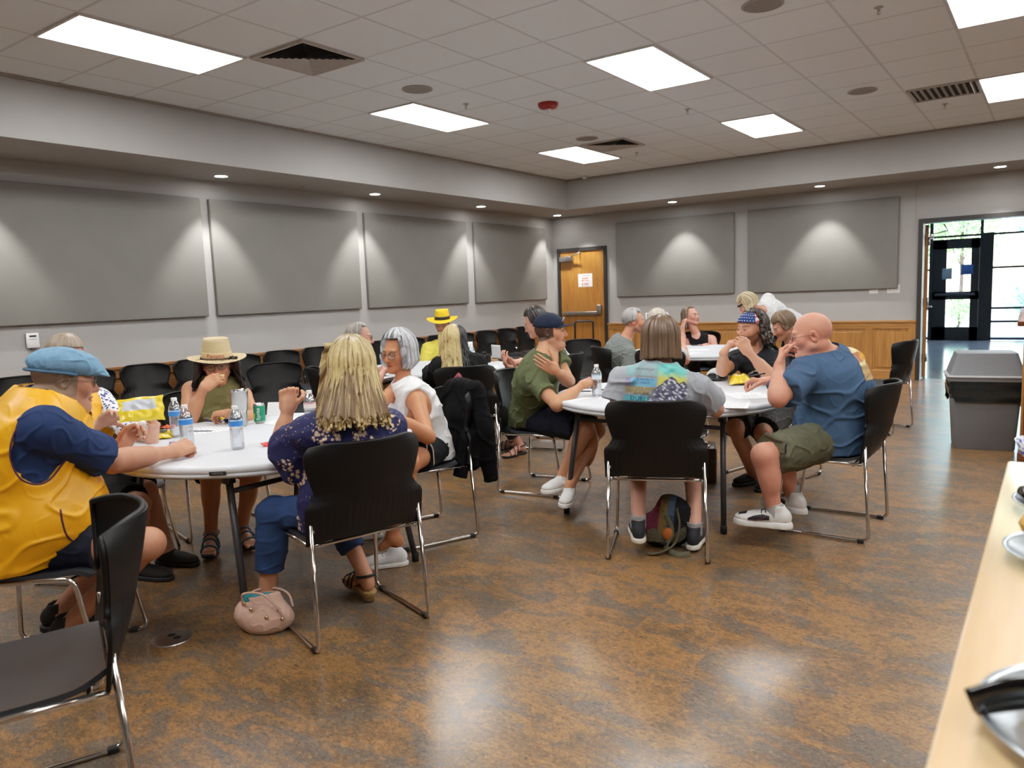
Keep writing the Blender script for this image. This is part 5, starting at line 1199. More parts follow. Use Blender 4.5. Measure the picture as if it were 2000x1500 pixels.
# ------------------------------------------------------------------ 11: long-haired person from behind
def p_greytee():
    sk = rgb(216, 166, 146)
    J = person('person', 'person with straight brown hair and grey mountain-print shirt, seen from behind', dict(s=1.03, hip=(5.895, 3.735, .535), chest=(5.954, 3.676, 0.923), head=(5.934, 3.732, 1.143), face=110, cface=112, hface=112, hpitch=-6, bw=1.08, skin=sk, h=.0034, slouch=.03, aw=1.03, sw=.176,
        handL=dict(w=(5.635, 3.985, 0.786), e=(5.747, 3.569, 0.784), d=(.3, .9, 0), n=(0, 0, -1), pole=(0, 0, 0)),
        handR=dict(w=(5.915, 4.151, 0.793), e=(6.160, 3.926, 0.770), d=(-.6, .7, 0), n=(0, 0, -1), pole=(0, 0, 0)),
        kneeL=(5.677, 3.976, 0.516), kneeR=(5.914, 4.201, 0.464), ankL=(5.843, 3.613, 0.186), ankR=(6.070, 3.841, 0.118), toeL=(-.5, .86), toeR=(-.2, .98), paint=dict()))
    hc, R, t, b = J['hc'], J['HR'], J['t'], J['base']
    sh = garment(J, 'shirt', top_ops(J, .018, .66, .030, .03), simple('cloth_heather_grey', rgb(150, 155, 163), .88, var=.09, nscale=260, bmp=.25, bscale=900), 8, .007, 11)
    cv = np.array([7.64, 0, 1.425]); c = np.array((6.003, 3.531, 0.958)); view = nrm(c-cv); ux = nrm(np.cross(view, J['up'])); uy = J['up']; w_, h_ = .33, .29; c0 = c-view*.3-uy*.01
    def colf(u, v):
        nz = mnoise.noise(Vector((u*9, v*9, 3))); e = mnoise.noise(Vector((u*30, v*30, 7))); sh_ = np.array(rgb(150, 155, 163)); A = lambda c_, k: tuple(sh_*(1-k)+np.array(c_)*k)
        r1 = .15-1.05*abs(u-.22)+.035*mnoise.noise(Vector((u*20, 3, 1))); r2 = .07-1.0*abs(u-.40)+.03*mnoise.noise(Vector((u*22, 9, 1))); r3 = -.12-.5*abs(u-.10)
        if v < max(r1, r2, r3) and u > -.12:
            k = mnoise.noise(Vector((u*22+v*16, v*18-u*8, 1))); edge = max(r1, r2, r3)-v
            c_ = rgb(60, 62, 84) if edge < .018 else rgb(206, 210, 218) if k > .22 else rgb(104, 104, 128) if k > -.1 else rgb(78, 78, 100)
            return A(c_, min(1, (u+.12)/.12)*min(1, (.5-u)/.06+.1))
        if u > .0 and v > -.15:
            c_ = np.array(rgb(104, 196, 188))*(1+.25*nz) if v > .20+.07*nz else np.array(rgb(150, 200, 150)) if v > .13+.05*nz else np.array(rgb(196, 196, 96))
            return A(c_, max(0, min(1, (.46+.05*nz-v)/.10))*max(0, min(1, (.49-u)/.08))*max(0, min(1, u/.06+.3)))
        if u <= .14:
            fa = max(0, min(1, (.12-u)/.08))*min(1, (u+.5)/.03)
            if .12 < v <= .40: return A(rgb(116, 178, 180), fa*(.75 if u < -.36 or u > -.04 or .30 < v < .335 or nz > .25 else .25))
            if -.07 < v <= .09: return A(rgb(104, 170, 204) if u > -.40 else rgb(132, 130, 166), fa*.9)
            if -.22 < v <= -.08: return A(np.array(rgb(150, 138, 100))*(1+.5*e), fa*.9)
            if -.39 < v <= -.235: return A(rgb(96, 180, 198), fa)
            if v <= -.40: return A(np.array(rgb(184, 170, 74))*(1+.4*e), fa*.9)
        return None
    pr = patch(sh, c0, ux, uy, view, w_, h_, 90, 80, colf, 'shirt_print', PRINT)
    pr.parent = sh if False else t
    INK = simple('dark_teal_ink', rgb(44, 84, 104), .85)
    for s_, sz, u, v, m in (('BLACK BLANC', .017, -.20, .445, INK), ('EUROPEAN', .015, -.20, .385, INK), ('COURTENAY', .016, -.20, .25, INK), ('ALPINE RIDGE', .014, -.18, .055, simple('blue_ink', rgb(44, 84, 150), .85)), ('PEAKS', .015, -.18, -.01, simple('blue_ink', None)), ('DURLEY', .034, -.21, -.31, INK), ('MOUNTAIN', .022, -.18, -.44, simple('brown_ink', rgb(110, 96, 60), .85))):
        V, F = text_mesh(s_, sz); P = [c0+ux*(u*w_+x)+uy*(v*h_+y) for x, y, _ in V]; q = on_surface(sh, P, [view]*len(P), .0035)
        if all(x is not None for x in q): mkmesh('shirt_lettering', np.array(q)-b, F, m, t, False)
    garment(J, 'shorts', legs_ops(J, .95, .018, .014), cloth('charcoal', rgb(46, 46, 50), .85), 4, .004)
    hair_shell(hc, R, 1.03, dict(gap=58, soft=20, front=46, drop=.105, flare=.004, thick=.012, c1=rgb(46, 33, 25), c2=rgb(112, 86, 62), groove=.004, fine=.003, jag=.05, strands=300, seed=21, na=420, sheet=.014, push=(.004, -.01, 0)), t, b)
    BK = simple('black_canvas', rgb(26, 30, 36), .8); SO = simple('cream_sole', rgb(214, 208, 196), .6)
    for x, d in ((-1, (-.5, .86)), (1, (-.2, .98))):
        o, T = shoe(J['AN'][x], d, 1.0, t, b, BK, SO, zf=max(0, J['AN'][x][2]-.105)); A = J['AN'][x]
        V, Q = sdf_mesh([('u', cone(A-np.array([0, 0, .03]), A+np.array([0, 0, .035]), .042, .043, 1), .01), ('s', cone(A+np.array([0, 0, .02]), A+np.array([0, 0, .12]), .036, .037), .002)], .0045); mkmesh('sock', V-b, Q, cloth('grey_sock', rgb(150, 152, 156), .9), t)
# ------------------------------------------------------------------ 12: man with the bandana
def p_bandana():
    sk = rgb(214, 160, 134)
    J = person('person', 'bearded man in stars-and-stripes bandana and black shirt, hands at his mouth', dict(s=1.0, hip=(5.95, 5.74, .535), chest=(5.886, 5.483, 0.882), head=(5.876, 5.386, 1.114), face=-108, cface=-104, hface=-120, hpitch=0, bw=1.0, skin=sk, h=.0036, slouch=.04,
        handR=dict(w=(5.801, 5.037, 0.971), d=sub((5.863, 5.073, 1.074), (5.801, 5.037, 0.971)), n=(.6, .4, .2), c=(40, 55, 35), th=(30, 25), pole=(5.580, 4.818, 0.387)),
        handL=dict(w=(5.960, 5.078, 0.977), d=sub((5.894, 5.045, 1.075), (5.960, 5.078, 0.977)), n=(-.7, .4, .2), c=(45, 55, 35), th=(30, 25), pole=(6.373, 5.142, 0.395)),
        kneeR=(5.910, 4.945, 0.479), ankR=(5.910, 5.376, 0.031), toeR=(-.5, -.85), kneeL=(6.066, 5.051, 0.438), ankL=(6.059, 5.305, 0.082), toeL=(-.3, -.95), paint=dict(beard=rgb(108, 66, 42), mustache=rgb(96, 60, 40), brow=rgb(70, 46, 34))))
    hc, R, t, b = J['hc'], J['HR'], J['t'], J['base']; T = lambda x, y, z: hc+R@np.array([x, y, z])
    sh = garment(J, 'shirt', top_ops(J, .015, .62, .018, .05, (-.01, 1.12, .01)), cloth('washed_black', rgb(34, 37, 42), .85), 5, .006, 13)
    cv = np.array([7.64, 0, 1.425]); c = np.array((5.942, 5.262, 0.792)); view = nrm(c-cv); ux = nrm(np.cross(view, J['up']))
    patch(sh, c-view*.3, ux, J['up'], view, .15, .11, 40, 30, lambda u, v: (rgb(214, 214, 214) if .12 < u*u+v*v < .22 or (mnoise.noise(Vector((u*11, v*11, 2))) > .15 and u*u+v*v < .2) else None), 'shirt_print', PRINT)
    garment(J, 'shorts', legs_ops(J, .95, .02, .014), floral('black_grey_print', rgb(20, 20, 22), (rgb(90, 90, 94), rgb(60, 60, 64), rgb(40, 40, 44)), 20, 50, .8, .3), 4, .004)
    hair_shell(hc, R, 1.0, dict(gap=75, soft=18, front=60, drop=.12, flare=.03, wave=.009, wf=80, thick=.012, c1=rgb(28, 20, 16), c2=rgb(66, 48, 38), groove=.008, jag=.15, strands=140, seed=31, sheet=.02), t, b)
    G = []; cc = []
    for a in np.linspace(-PI, PI, 90, endpoint=False):
        row = []; cr_ = []
        for k, v in enumerate(np.linspace(0, 1, 14)):
            el = rad(8+50*v)+rad(7)*math.cos(a); q = np.array([math.sin(a)*math.cos(el)*.0945, math.cos(a)*math.cos(el)*.1165, math.sin(el)*.1085]); row.append(T(*(q+np.array([0, -.012, .028]))))
            if a < -1.15 or a > 2.3: col = rgb(200, 34, 40) if (int((v*5+a*1.2)*1.4) % 2) else rgb(232, 228, 224)
            else: col = rgb(26, 56, 120)
            cr_.append(col)
        G.append(row); cc.append(cr_)
    bn_ = MB().shell(np.array(G)[::-1], .004, col=np.array(cc)[::-1], closed_u=True).build('bandana', vcol('bandana_cloth', .8, 0, .08, 60), t, cols=True, origin=b)
    mb = MB()
    for i, a in enumerate(np.linspace(-1.0, 2.2, 17)):
        for k in range(4):
            el = rad(14+12*k)+rad(7)*math.cos(a); aa = a+(.09 if k % 2 else 0); q = np.array([math.sin(aa)*math.cos(el)*.0953, math.cos(aa)*math.cos(el)*.1173, math.sin(el)*.1093])+np.array([0, -.012, .028]); nn = nrm(q); e1 = nrm(np.cross(nn, [0, 0, 1])); e2 = np.cross(e1, nn)
            pts = [q+(e1*math.cos(th)+e2*math.sin(th))*(.0052 if m % 2 == 0 else .0022) for m, th in enumerate(np.linspace(0, 2*PI, 10, endpoint=False))]
            mb.add([T(*q)]+[T(*p) for p in pts], [(0, m+1, (m+1) % 10+1) for m in range(10)])
    st = mb.build('star_print', simple('white_star', rgb(235, 235, 238), .8), bn_, smooth=False, origin=b)
    mb = MB().tube([T(.02, -.12, .03), T(.03, -.15, .0), T(.02, -.16, -.05)], [.02, .016, .008], 8, flat=.4).tube([T(-.01, -.12, .03), T(-.02, -.15, .0), T(-.03, -.155, -.045)], [.02, .016, .008], 8, flat=.4).build('bandana_knot', simple('red_bandana', rgb(190, 40, 44), .8, var=.3, nscale=90), bn_, origin=b)
    for x, d in ((1, (-.5, -.85)), (-1, (-.3, -.95))): shoe(J['AN'][x], d, 1.0, t, b, simple('black_suede', None), simple('black_sole', None))
# ------------------------------------------------------------------ 13: bald man in blue
def p_bald():
    sk = rgb(222, 158, 136)
    J = person('person', 'bald man with glasses in slate-blue shirt, hand over mouth, holding a pen', dict(s=1.06, hip=(6.615, 4.60, .535), chest=(6.579, 4.576, 0.939), head=(6.513, 4.482, 1.130), face=177, cface=160, hface=197, hpitch=-10, bw=1.22, belly=.075, slouch=.075, fat=.6, skin=sk, h=.0034, nw=.062, aw=1.1, lw=1.08,
        handL=dict(w=(6.433, 4.154, 0.983), e=(6.458, 4.050, 0.825), d=sub((6.429, 4.268, 1.102), (6.433, 4.154, 0.983)), n=(.93, .30, .12), c=(38, 50, 30), th=(15, 15), sp=2, pole=(0, 0, 0)),
        handR=dict(w=(6.271, 4.515, 0.854), d=sub((6.157, 4.509, 0.860), (6.271, 4.515, 0.854)), n=(-.2, -.2, -.95), c=(35, 50, 30), th=(30, 20), pole=(6.350, 4.865, 0.311)),
        kneeL=(6.396, 4.010, 0.517), ankL=(6.440, 4.047, 0.214), toeL=(-.98, -.1), kneeR=(6.354, 4.412, 0.418), ankR=(6.422, 4.465, 0.190), toeR=(-.9, .35), paint=dict(stubble=rgb(196, 150, 132), stubble_k=.35, brow=rgb(150, 116, 96))))
    hc, R, t, b = J['hc'], J['HR'], J['t'], J['base']
    sh = garment(J, 'shirt', top_ops(J, .022, .80, .026, .05), cloth('slate_blue', rgb(62, 88, 118), .85), 9, .007, 11)
    cv = np.array([7.64, 0, 1.425]); c = np.array((6.674, 4.823, 0.978)); d = nrm(np.array([-.62, .75, -.1])); ux = nrm(np.cross(d, J['up'])); uy = J['up']
    def colf(u, v):
        e = mnoise.noise(Vector((u*14, v*14, 4))); e2 = mnoise.noise(Vector((u*30, v*30, 9)))
        if abs(u) > .46+.03*e or abs(v) > .46+.03*e: return None
        if v > .34: return rgb(64, 112, 214) if u < -.1 else rgb(190, 196, 176)
        if v > .14: return tuple(np.array(rgb(226, 206, 150))*(1+.3*e))
        if v > -.06: return tuple(np.array(rgb(236, 170, 74) if u > -.1 else rgb(176, 112, 84))*(1+.3*e))
        if v > -.14: return rgb(232, 214, 150)
        return tuple(np.array(rgb(182, 148, 100))*(1+.35*e2+.2*math.sin(v*40)))
    patch(sh, c-d*.35, ux, uy, d, .27, .27, 60, 60, colf, 'shirt_print', PRINT)
    KH = cloth('olive_khaki', rgb(88, 88, 70), .88)
    so = garment(J, 'cargo_shorts', legs_ops(J, .90, .022, .014), KH, 4, .006, 13)
    K, Hh = J['KN'][-1], J['HJ'][-1]; sd = -J['pr']; ax = nrm(K-Hh); upv = nrm(np.cross(ax, sd)); upv = upv if upv[2] > 0 else -upv
    pc = Hh+(K-Hh)*.58+sd*.3-upv*.01
    patch(so, pc, ax, upv, -sd, .17, .13, 14, 12, lambda u, v: rgb(74, 74, 58), 'cargo_pocket', vcol('pocket_cloth', .88, 0, .08, 60), .006); patch(so, pc+upv*.05, ax, upv, -sd, .18, .05, 14, 6, lambda u, v: rgb(104, 104, 84), 'pocket_flap', vcol('pocket_cloth'), .011)
    patch(so, Hh+(K-Hh)*.40+sd*.3+upv*.035, ax, upv, -sd, .022, .05, 4, 6, lambda u, v: rgb(24, 24, 24), 'label_tab', vcol('pocket_cloth'), .004)
    glasses(hc, R, 1.06, t, b, simple('dark_wire', rgb(60, 50, 46), .3, .6), rim=(.024, .016))
    WS = simple('white_sole', None); LE = simple('white_leather', rgb(220, 220, 218), .45); BL = simple('black_leather', rgb(26, 26, 28), .45)
    for x, d in ((-1, (-.98, -.1)), (1, (-.9, .35))):
        A = J['AN'][x]; o, T = shoe(A, d, 1.08, t, b, LE, WS, BL, thick=.034, zf=max(0, A[2]-.095)); dd = nrm([d[0], d[1], 0]); w = np.array([dd[1], -dd[0], 0])
        for sx in (-1, 1):
            mb = MB(); G = [[T(sx*(.058), y, z) for z in np.linspace(zl, zh, 6)] for y, zl, zh in ((.015, .045, .066), (.05, .04, .070), (.09, .036, .06), (.12, .034, .046))]
            q = on_surface(o, [p for r in G for p in r], [-w*sx]*24, .0018)
            if all(k is not None for k in q): mb.grid(np.array(q).reshape(4, 6, 3)).build('side_panel', BL, o, origin=b)
            sw_ = [T(sx*.058, .12-.09*k, .040+.022*k**2*1.0+.006*math.sin(k*PI)*-1) for k in np.linspace(0, 1, 12)]; q = [k for k in on_surface(o, sw_, [-w*sx]*12, .0035) if k is not None]
            if len(q) > 3: MB().tube(q, np.linspace(.0015, .005, len(q)), 6, flat=.5).build('swoosh', simple('maroon_leather', rgb(84, 30, 40), .4), o, origin=b)
        q = on_surface(o, [T(xx, yy, .15) for xx in np.linspace(-.024, .024, 7) for yy in np.linspace(.13, .172, 7)], [(0, 0, -1)]*49, .002)
        if all(k is not None for k in q): MB().grid(np.array(q).reshape(7, 7, 3)).build('toe_cap', BL, o, origin=b)
        V, Q = sdf_mesh([('u', cone(A-np.array([0, 0, .03]), A+np.array([0, 0, .075 if x > 0 else .04]), .042, .044, 1), .01)], .005); mkmesh('sock', V-b, Q, cloth('white_sock', rgb(168, 168, 168), .9), t)
    o = MB().tube([(6.156, 4.486, 0.884), (6.250, 4.507, 0.903)], .0045, 8).build('pen', simple('black_pen', rgb(20, 20, 22), .3)); tag(o, 'black pen held between the fingers of the bald man', 'pen')
# ------------------------------------------------------------------ people at the far tables
def p_slick():
    sk = rgb(222, 168, 152)
    J = person('person', 'man with slicked-back grey hair and glasses in profile, behind the blonde woman', dict(hip=(2.614, 4.432, 0.482), chest=(2.766, 4.414, 0.881), head=(2.903, 4.421, 1.104), face=42, hface=45, hpitch=-3, bw=1.1, belly=.04, skin=sk, h=.0046,
        handR=dict(w=(3.120, 4.477, 0.841), d=(.8, .5, 0), n=(0, 0, -1), pole=(3.143, 4.081, 0.564)), handL=dict(w=(2.898, 4.814, 0.846), d=(.8, .5, 0), n=(0, 0, -1)), paint=dict(stubble=rgb(190, 170, 160), stubble_k=.4, brow=rgb(130, 120, 112))))
    garment(J, 'shirt', top_ops(J, .015, .55, .016), cloth('dark_slate', rgb(48, 52, 58), .85), 5, .005)
    garment(J, 'trousers', legs_ops(J, 1.9, .012, .01), cloth('dark_navy', None), 4, .004)
    hair_shell(J['hc'], J['HR'], 1.0, dict(gap=68, soft=14, front=50, back=-44, side=-4, thick=.010, c1=rgb(84, 76, 68), c2=rgb(170, 162, 152), groove=.0035, seed=41, sheet=.01), J['t'], J['base'])
    glasses(J['hc'], J['HR'], 1, J['t'], J['base'], simple('dark_wire', rgb(60, 50, 46), .3, .6))
    for x in (-1, 1): shoe(J['AN'][x], J['pf'], 1, J['t'], J['base'], simple('black_suede', None), simple('black_sole', None))
def p_yellowhat():
    J = person('person', 'person in bright yellow fedora and yellow shirt behind the half-blond woman', dict(hip=(2.027, 6.477, 0.384), chest=(2.074, 6.454, 0.840), head=(2.078, 6.437, 1.128), face=-44, hface=-60, hpitch=-18, bw=1.05, skin=rgb(190, 140, 112), h=.0055, paint=dict(stubble=rgb(110, 96, 88), stubble_k=.5)))
    garment(J, 'shirt', top_ops(J, .018, .6, .016), cloth('lemon', rgb(230, 214, 90), .85), 5, .005)
    garment(J, 'trousers', legs_ops(J, 1.9, .012, .01), cloth('dark_navy', None), 4, .004)
    hair_shell(J['hc'], J['HR'], 1.0, dict(gap=70, soft=14, front=2, start=4, back=-40, side=-10, thick=.008, c1=rgb(60, 52, 46), c2=rgb(110, 98, 88), seed=42), J['t'], J['base'])
    fedora(J['hc'], J['HR']@np.array(Matrix.Rotation(rad(12), 3, 'X')), 1.0, J['t'], J['base'], simple('yellow_felt', rgb(244, 200, 18), .7, var=.08), simple('black_ribbon', rgb(18, 18, 18), .5), (.086, .103, .11), .172, z0=.045, curl=.022, wav=.02, bandh=.036)
    for x in (-1, 1): shoe(J['AN'][x], J['pf'], 1, J['t'], J['base'], simple('black_suede', None), simple('black_sole', None))
def p_half():
    J = person('person', 'woman with hair split half blond half black, in a black jacket, facing away', dict(s=.97, fem=1, hip=(3.650, 4.832, 0.484), chest=(3.652, 4.802, 0.861), head=(3.643, 4.761, 1.054), face=140, hface=150, hpitch=-14, bw=1.12, skin=rgb(214, 164, 140), h=.0046,
        handR=dict(w=(3.433, 5.191, 0.786), d=(-.7, .6, 0), n=(0, 0, -1)), handL=dict(w=(3.158, 4.991, 0.776), d=(-.7, .6, 0), n=(0, 0, -1))))
    garment(J, 'jacket', top_ops(J, .028, 1.9, .02, .06), cloth('soft_black', rgb(15, 15, 18), .85), 5, .007)
    garment(J, 'trousers', legs_ops(J, 1.9, .012, .01), cloth('black', None), 4, .004)
    hair_shell(J['hc'], J['HR'], .97, dict(gap=50, soft=20, front=44, drop=.34, flare=.06, wave=.003, thick=.014, c1=rgb(10, 10, 12), c2=rgb(34, 32, 36), half=rgb(214, 188, 130), hs=1, groove=.007, jag=.10, strands=160, seed=51, sheet=.016, push=(.02, -.02, 0)), J['t'], J['base'])
    for x in (-1, 1): shoe(J['AN'][x], J['pf'], 1, J['t'], J['base'], simple('black_suede', None), simple('black_sole', None))
def p_reader():
    J = person('person', 'dark-haired person in jeans, hidden behind the baseball cap, holding papers', dict(bare=1, hip=(3.858, 5.935, 0.384), chest=(3.868, 5.882, 0.822), head=(3.816, 5.707, 1.153), face=-168, cface=-170, hface=-160, hpitch=-22, bw=1.12, slouch=.05, skin=rgb(222, 170, 150), h=.0046,
        handR=dict(w=(3.831, 5.299, 0.839), d=sub((3.787, 5.157, 0.930), (3.831, 5.299, 0.839)), n=(-.2, .4, .6), c=(45, 50, 30), pole=(3.740, 5.722, 0.360)), handL=dict(w=(3.949, 5.191, 0.791), d=sub((3.878, 5.086, 0.843), (3.949, 5.191, 0.791)), n=(0, .3, .9), c=(30, 40, 25), pole=(4.095, 5.349, 0.302)),
        kneeL=(3.716, 5.219, 0.432), ankL=(3.798, 5.416, 0.094), toeL=(-.2, -1), kneeR=(3.585, 5.497, 0.431), ankR=(3.597, 5.579, 0.085), toeR=(-.9, -.4)))
    garment(J, 'shirt', top_ops(J, .016, .7, .018), cloth('pale_grey', rgb(206, 208, 210), .85), 5, .005)
    garment(J, 'jeans', legs_ops(J, 1.75, .012, .006), cloth('dark_denim', rgb(24, 30, 46), .9), 4, .004)
    hair_shell(J['hc'], J['HR'], 1.0, dict(gap=64, soft=16, front=40, back=-40, side=-14, thick=.020, c1=rgb(20, 16, 15), c2=rgb(50, 42, 38), groove=.005, lift=.012, seed=43), J['t'], J['base'])
    glasses(J['hc'], J['HR'], 1, J['t'], J['base'], simple('pale_wire', rgb(180, 176, 170), .3, .7))
    for x, d in ((1, (-.9, -.4)), (-1, (-.2, -1))): sandal(J, x, d, simple('black_strap', None), simple('black_sole', None))
def p_greyman():
    J = person('person', 'grey-haired man in a heather grey shirt in profile at the farthest table', dict(hip=(4.008, 6.908, 0.352), chest=(4.097, 6.859, 0.853), head=(4.193, 6.928, 1.106), face=44, hface=33, hpitch=-3, bw=1.12, slouch=.06, belly=.02, skin=rgb(216, 152, 126), h=.0048,
        handR=dict(w=(4.309, 6.859, 0.666), d=sub((4.344, 6.965, 0.785), (4.309, 6.859, 0.666)), n=(-.4, .7, 0), c=(50, 60, 40), pole=(4.315, 6.497, 0.280)), handL=dict(w=(4.324, 7.188, 0.713), d=(.7, .5, .2), n=(0, 0, -1)), paint=dict(stubble=rgb(180, 150, 136), stubble_k=.3, brow=rgb(110, 100, 94))))
    garment(J, 'shirt', top_ops(J, .018, .66, .018), simple('cloth_stone_grey', rgb(112, 118, 116), .9, var=.08, nscale=200), 5, .006)
    garment(J, 'shorts', legs_ops(J, .92, .018, .012), cloth('charcoal', None), 4, .004)
    hair_shell(J['hc'], J['HR'], 1.0, dict(gap=66, soft=14, front=48, back=-40, side=-10, thick=.012, c1=rgb(100, 98, 98), c2=rgb(186, 184, 182), groove=.004, seed=44), J['t'], J['base'])
    for x in (-1, 1): shoe(J['AN'][x], J['pf'], 1, J['t'], J['base'], simple('black_suede', None), simple('black_sole', None))
def p_blacktop():
    J = person('person', 'woman in a black V-neck sleeveless top, hand raised to her cheek, far table', dict(s=.98, fem=1, hip=(4.035, 9.092, 0.309), chest=(4.030, 9.029, 0.747), head=(3.954, 8.959, 1.069), face=-62, cface=-66, hface=-8, hpitch=8, bw=1.12, skin=rgb(226, 168, 152), h=.005, aw=1.05,
        handR=dict(w=(3.957, 8.695, 0.945), d=sub((3.972, 8.724, 1.067), (3.957, 8.695, 0.945)), n=(.5, .5, 0), c=(50, 60, 40), pole=(4.026, 8.392, 0.233)), handL=dict(w=(4.278, 8.647, 0.734), d=(-.6, -.3, 0), n=(0, 0, -1), pole=(4.432, 9.084, 0.418))))
    ops = top_ops(J, .013, 0, 0, .05, (.05, 1.15, .05), 1.0); garment(J, 'sleeveless_top', ops, cloth('black', None), 5, .004)
    garment(J, 'trousers', legs_ops(J, 1.9, .012, .01), cloth('charcoal', None), 4, .004)
    hair_shell(J['hc'], J['HR'], .98, dict(gap=72, soft=14, front=52, drop=.16, flare=.0, thick=.009, c1=rgb(70, 56, 46), c2=rgb(140, 118, 98), groove=.004, seed=45, lside=1), J['t'], J['base'])
    for x in (-1, 1): shoe(J['AN'][x], J['pf'], 1, J['t'], J['base'], simple('black_suede', None), simple('black_sole', None))
def p_sunglasses():
    J = person('person', 'person with white sunglasses pushed up, almost hidden behind the long brown hair', dict(fem=1, s=.98, hip=(4.660, 6.640, 0.403), chest=(4.629, 6.674, 0.790), head=(4.583, 6.625, 1.108), face=84, hface=120, hpitch=-6, bw=1.1, skin=rgb(222, 160, 134), h=.0048,
        handR=dict(w=(4.723, 6.883, 0.907), e=(4.809, 6.735, 0.744), d=sub((4.654, 6.912, 1.019), (4.723, 6.883, 0.907)), n=(-.5, .6, 0), c=(50, 60, 40), pole=(0, 0, 0)), handL=dict(w=(4.317, 6.923, 0.634), d=(.3, .9, 0), n=(0, 0, -1))))
    garment(J, 'shirt', top_ops(J, .015, .4, .014), cloth('pale_grey', None), 5, .005)
    garment(J, 'trousers', legs_ops(J, 1.9, .012, .01), cloth('charcoal', None), 4, .004)
    hair_shell(J['hc'], J['HR'], .98, dict(gap=60, soft=14, front=46, drop=.10, flare=.0, thick=.012, c1=rgb(150, 132, 112), c2=rgb(226, 216, 200), groove=.004, seed=46), J['t'], J['base'])
    glasses(J['hc'], J['HR'], 1.25, J['t'], J['base'], simple('white_frame', rgb(238, 238, 238), .3), dark=True, up=.07, thick=.004)
    for x in (-1, 1): shoe(J['AN'][x], J['pf'], 1, J['t'], J['base'], simple('black_suede', None), simple('black_sole', None))
def p_leaning():
    hp = np.array((4.990, 9.603, 0.794)); hp[2] = .93
    J = person('person', 'blond person in a light grey shirt bending over the farthest table', dict(hip=tuple(hp), chest=(4.841, 9.166, 1.085), head=(4.705, 8.835, 1.190), face=190, cface=200, hface=205, hpitch=-35, seat=0, bw=1.1, skin=rgb(220, 160, 136), h=.005,
        handR=dict(w=(4.572, 8.865, 0.780), d=(-.8, -.3, -.3), n=(0, 0, -1)), handL=dict(w=(4.815, 8.538, 0.741), d=(-.8, -.3, -.3), n=(0, 0, -1)), kneeR=(hp[0]+.02, hp[1]+.1, .50), kneeL=(hp[0]-.02, hp[1]-.1, .50), ankR=(hp[0]+.05, hp[1]+.11, .09), ankL=(hp[0]+.03, hp[1]-.12, .09)))
    J['seated'] = 0
    garment(J, 'shirt', top_ops(J, .018, .7, .018, .05, zmin=0), cloth('pale_grey', None), 5, .005)
    garment(J, 'trousers', legs_ops(J, 1.92, .012, .012, seat=False), cloth('dark_denim', None), 4, .004)
    hair_shell(J['hc'], J['HR'], 1.0, dict(gap=62, soft=16, front=40, drop=.06, flare=.02, thick=.022, c1=rgb(120, 100, 70), c2=rgb(206, 186, 146), groove=.007, lift=.01, seed=47), J['t'], J['base'])
    MB().tube([J['hc']+J['HR']@np.array([.09*math.sin(a), .10*math.cos(a)-.01, .055]) for a in np.linspace(-1.2, 1.2, 14)], .012, 8).build('sunglasses', simple('black_glossy', rgb(16, 16, 17), .2), J['t'], origin=J['base'])
    for x in (-1, 1): shoe(J['AN'][x], J['pf'], 1, J['t'], J['base'], simple('black_suede', None), simple('black_sole', None))
def p_bowed():
    J = person('person', 'person with a brown bowl haircut bowing their head between bandana and bald man', dict(s=.98, hip=(5.674, 7.305, 0.380), chest=(5.683, 7.180, 0.754), head=(5.624, 7.055, 1.040), face=150, hface=215, hpitch=-26, bw=1.05, skin=rgb(218, 160, 134), h=.0048, slouch=.05))
    garment(J, 'shirt', top_ops(J, .016, .6, .016), cloth('dusty_teal', rgb(96, 116, 112), .85), 5, .005)
    garment(J, 'trousers', legs_ops(J, 1.9, .012, .01), cloth('charcoal', None), 4, .004)
    hair_shell(J['hc'], J['HR'], .98, dict(gap=62, soft=16, front=26, drop=.04, flare=.004, thick=.016, c1=rgb(60, 46, 34), c2=rgb(128, 102, 74), groove=.004, lift=.008, strands=60, seed=48), J['t'], J['base'])
    for x in (-1, 1): shoe(J['AN'][x], J['pf'], 1, J['t'], J['base'], simple('black_suede', None), simple('black_sole', None))
PEOPLE = (p_flatcap, p_hidden, p_straw, p_blonde, p_silver, p_cap, p_greytee, p_bandana, p_bald, p_slick, p_yellowhat, p_half, p_reader, p_greyman, p_blacktop, p_sunglasses, p_leaning, p_bowed)
for fn in PEOPLE: fn()
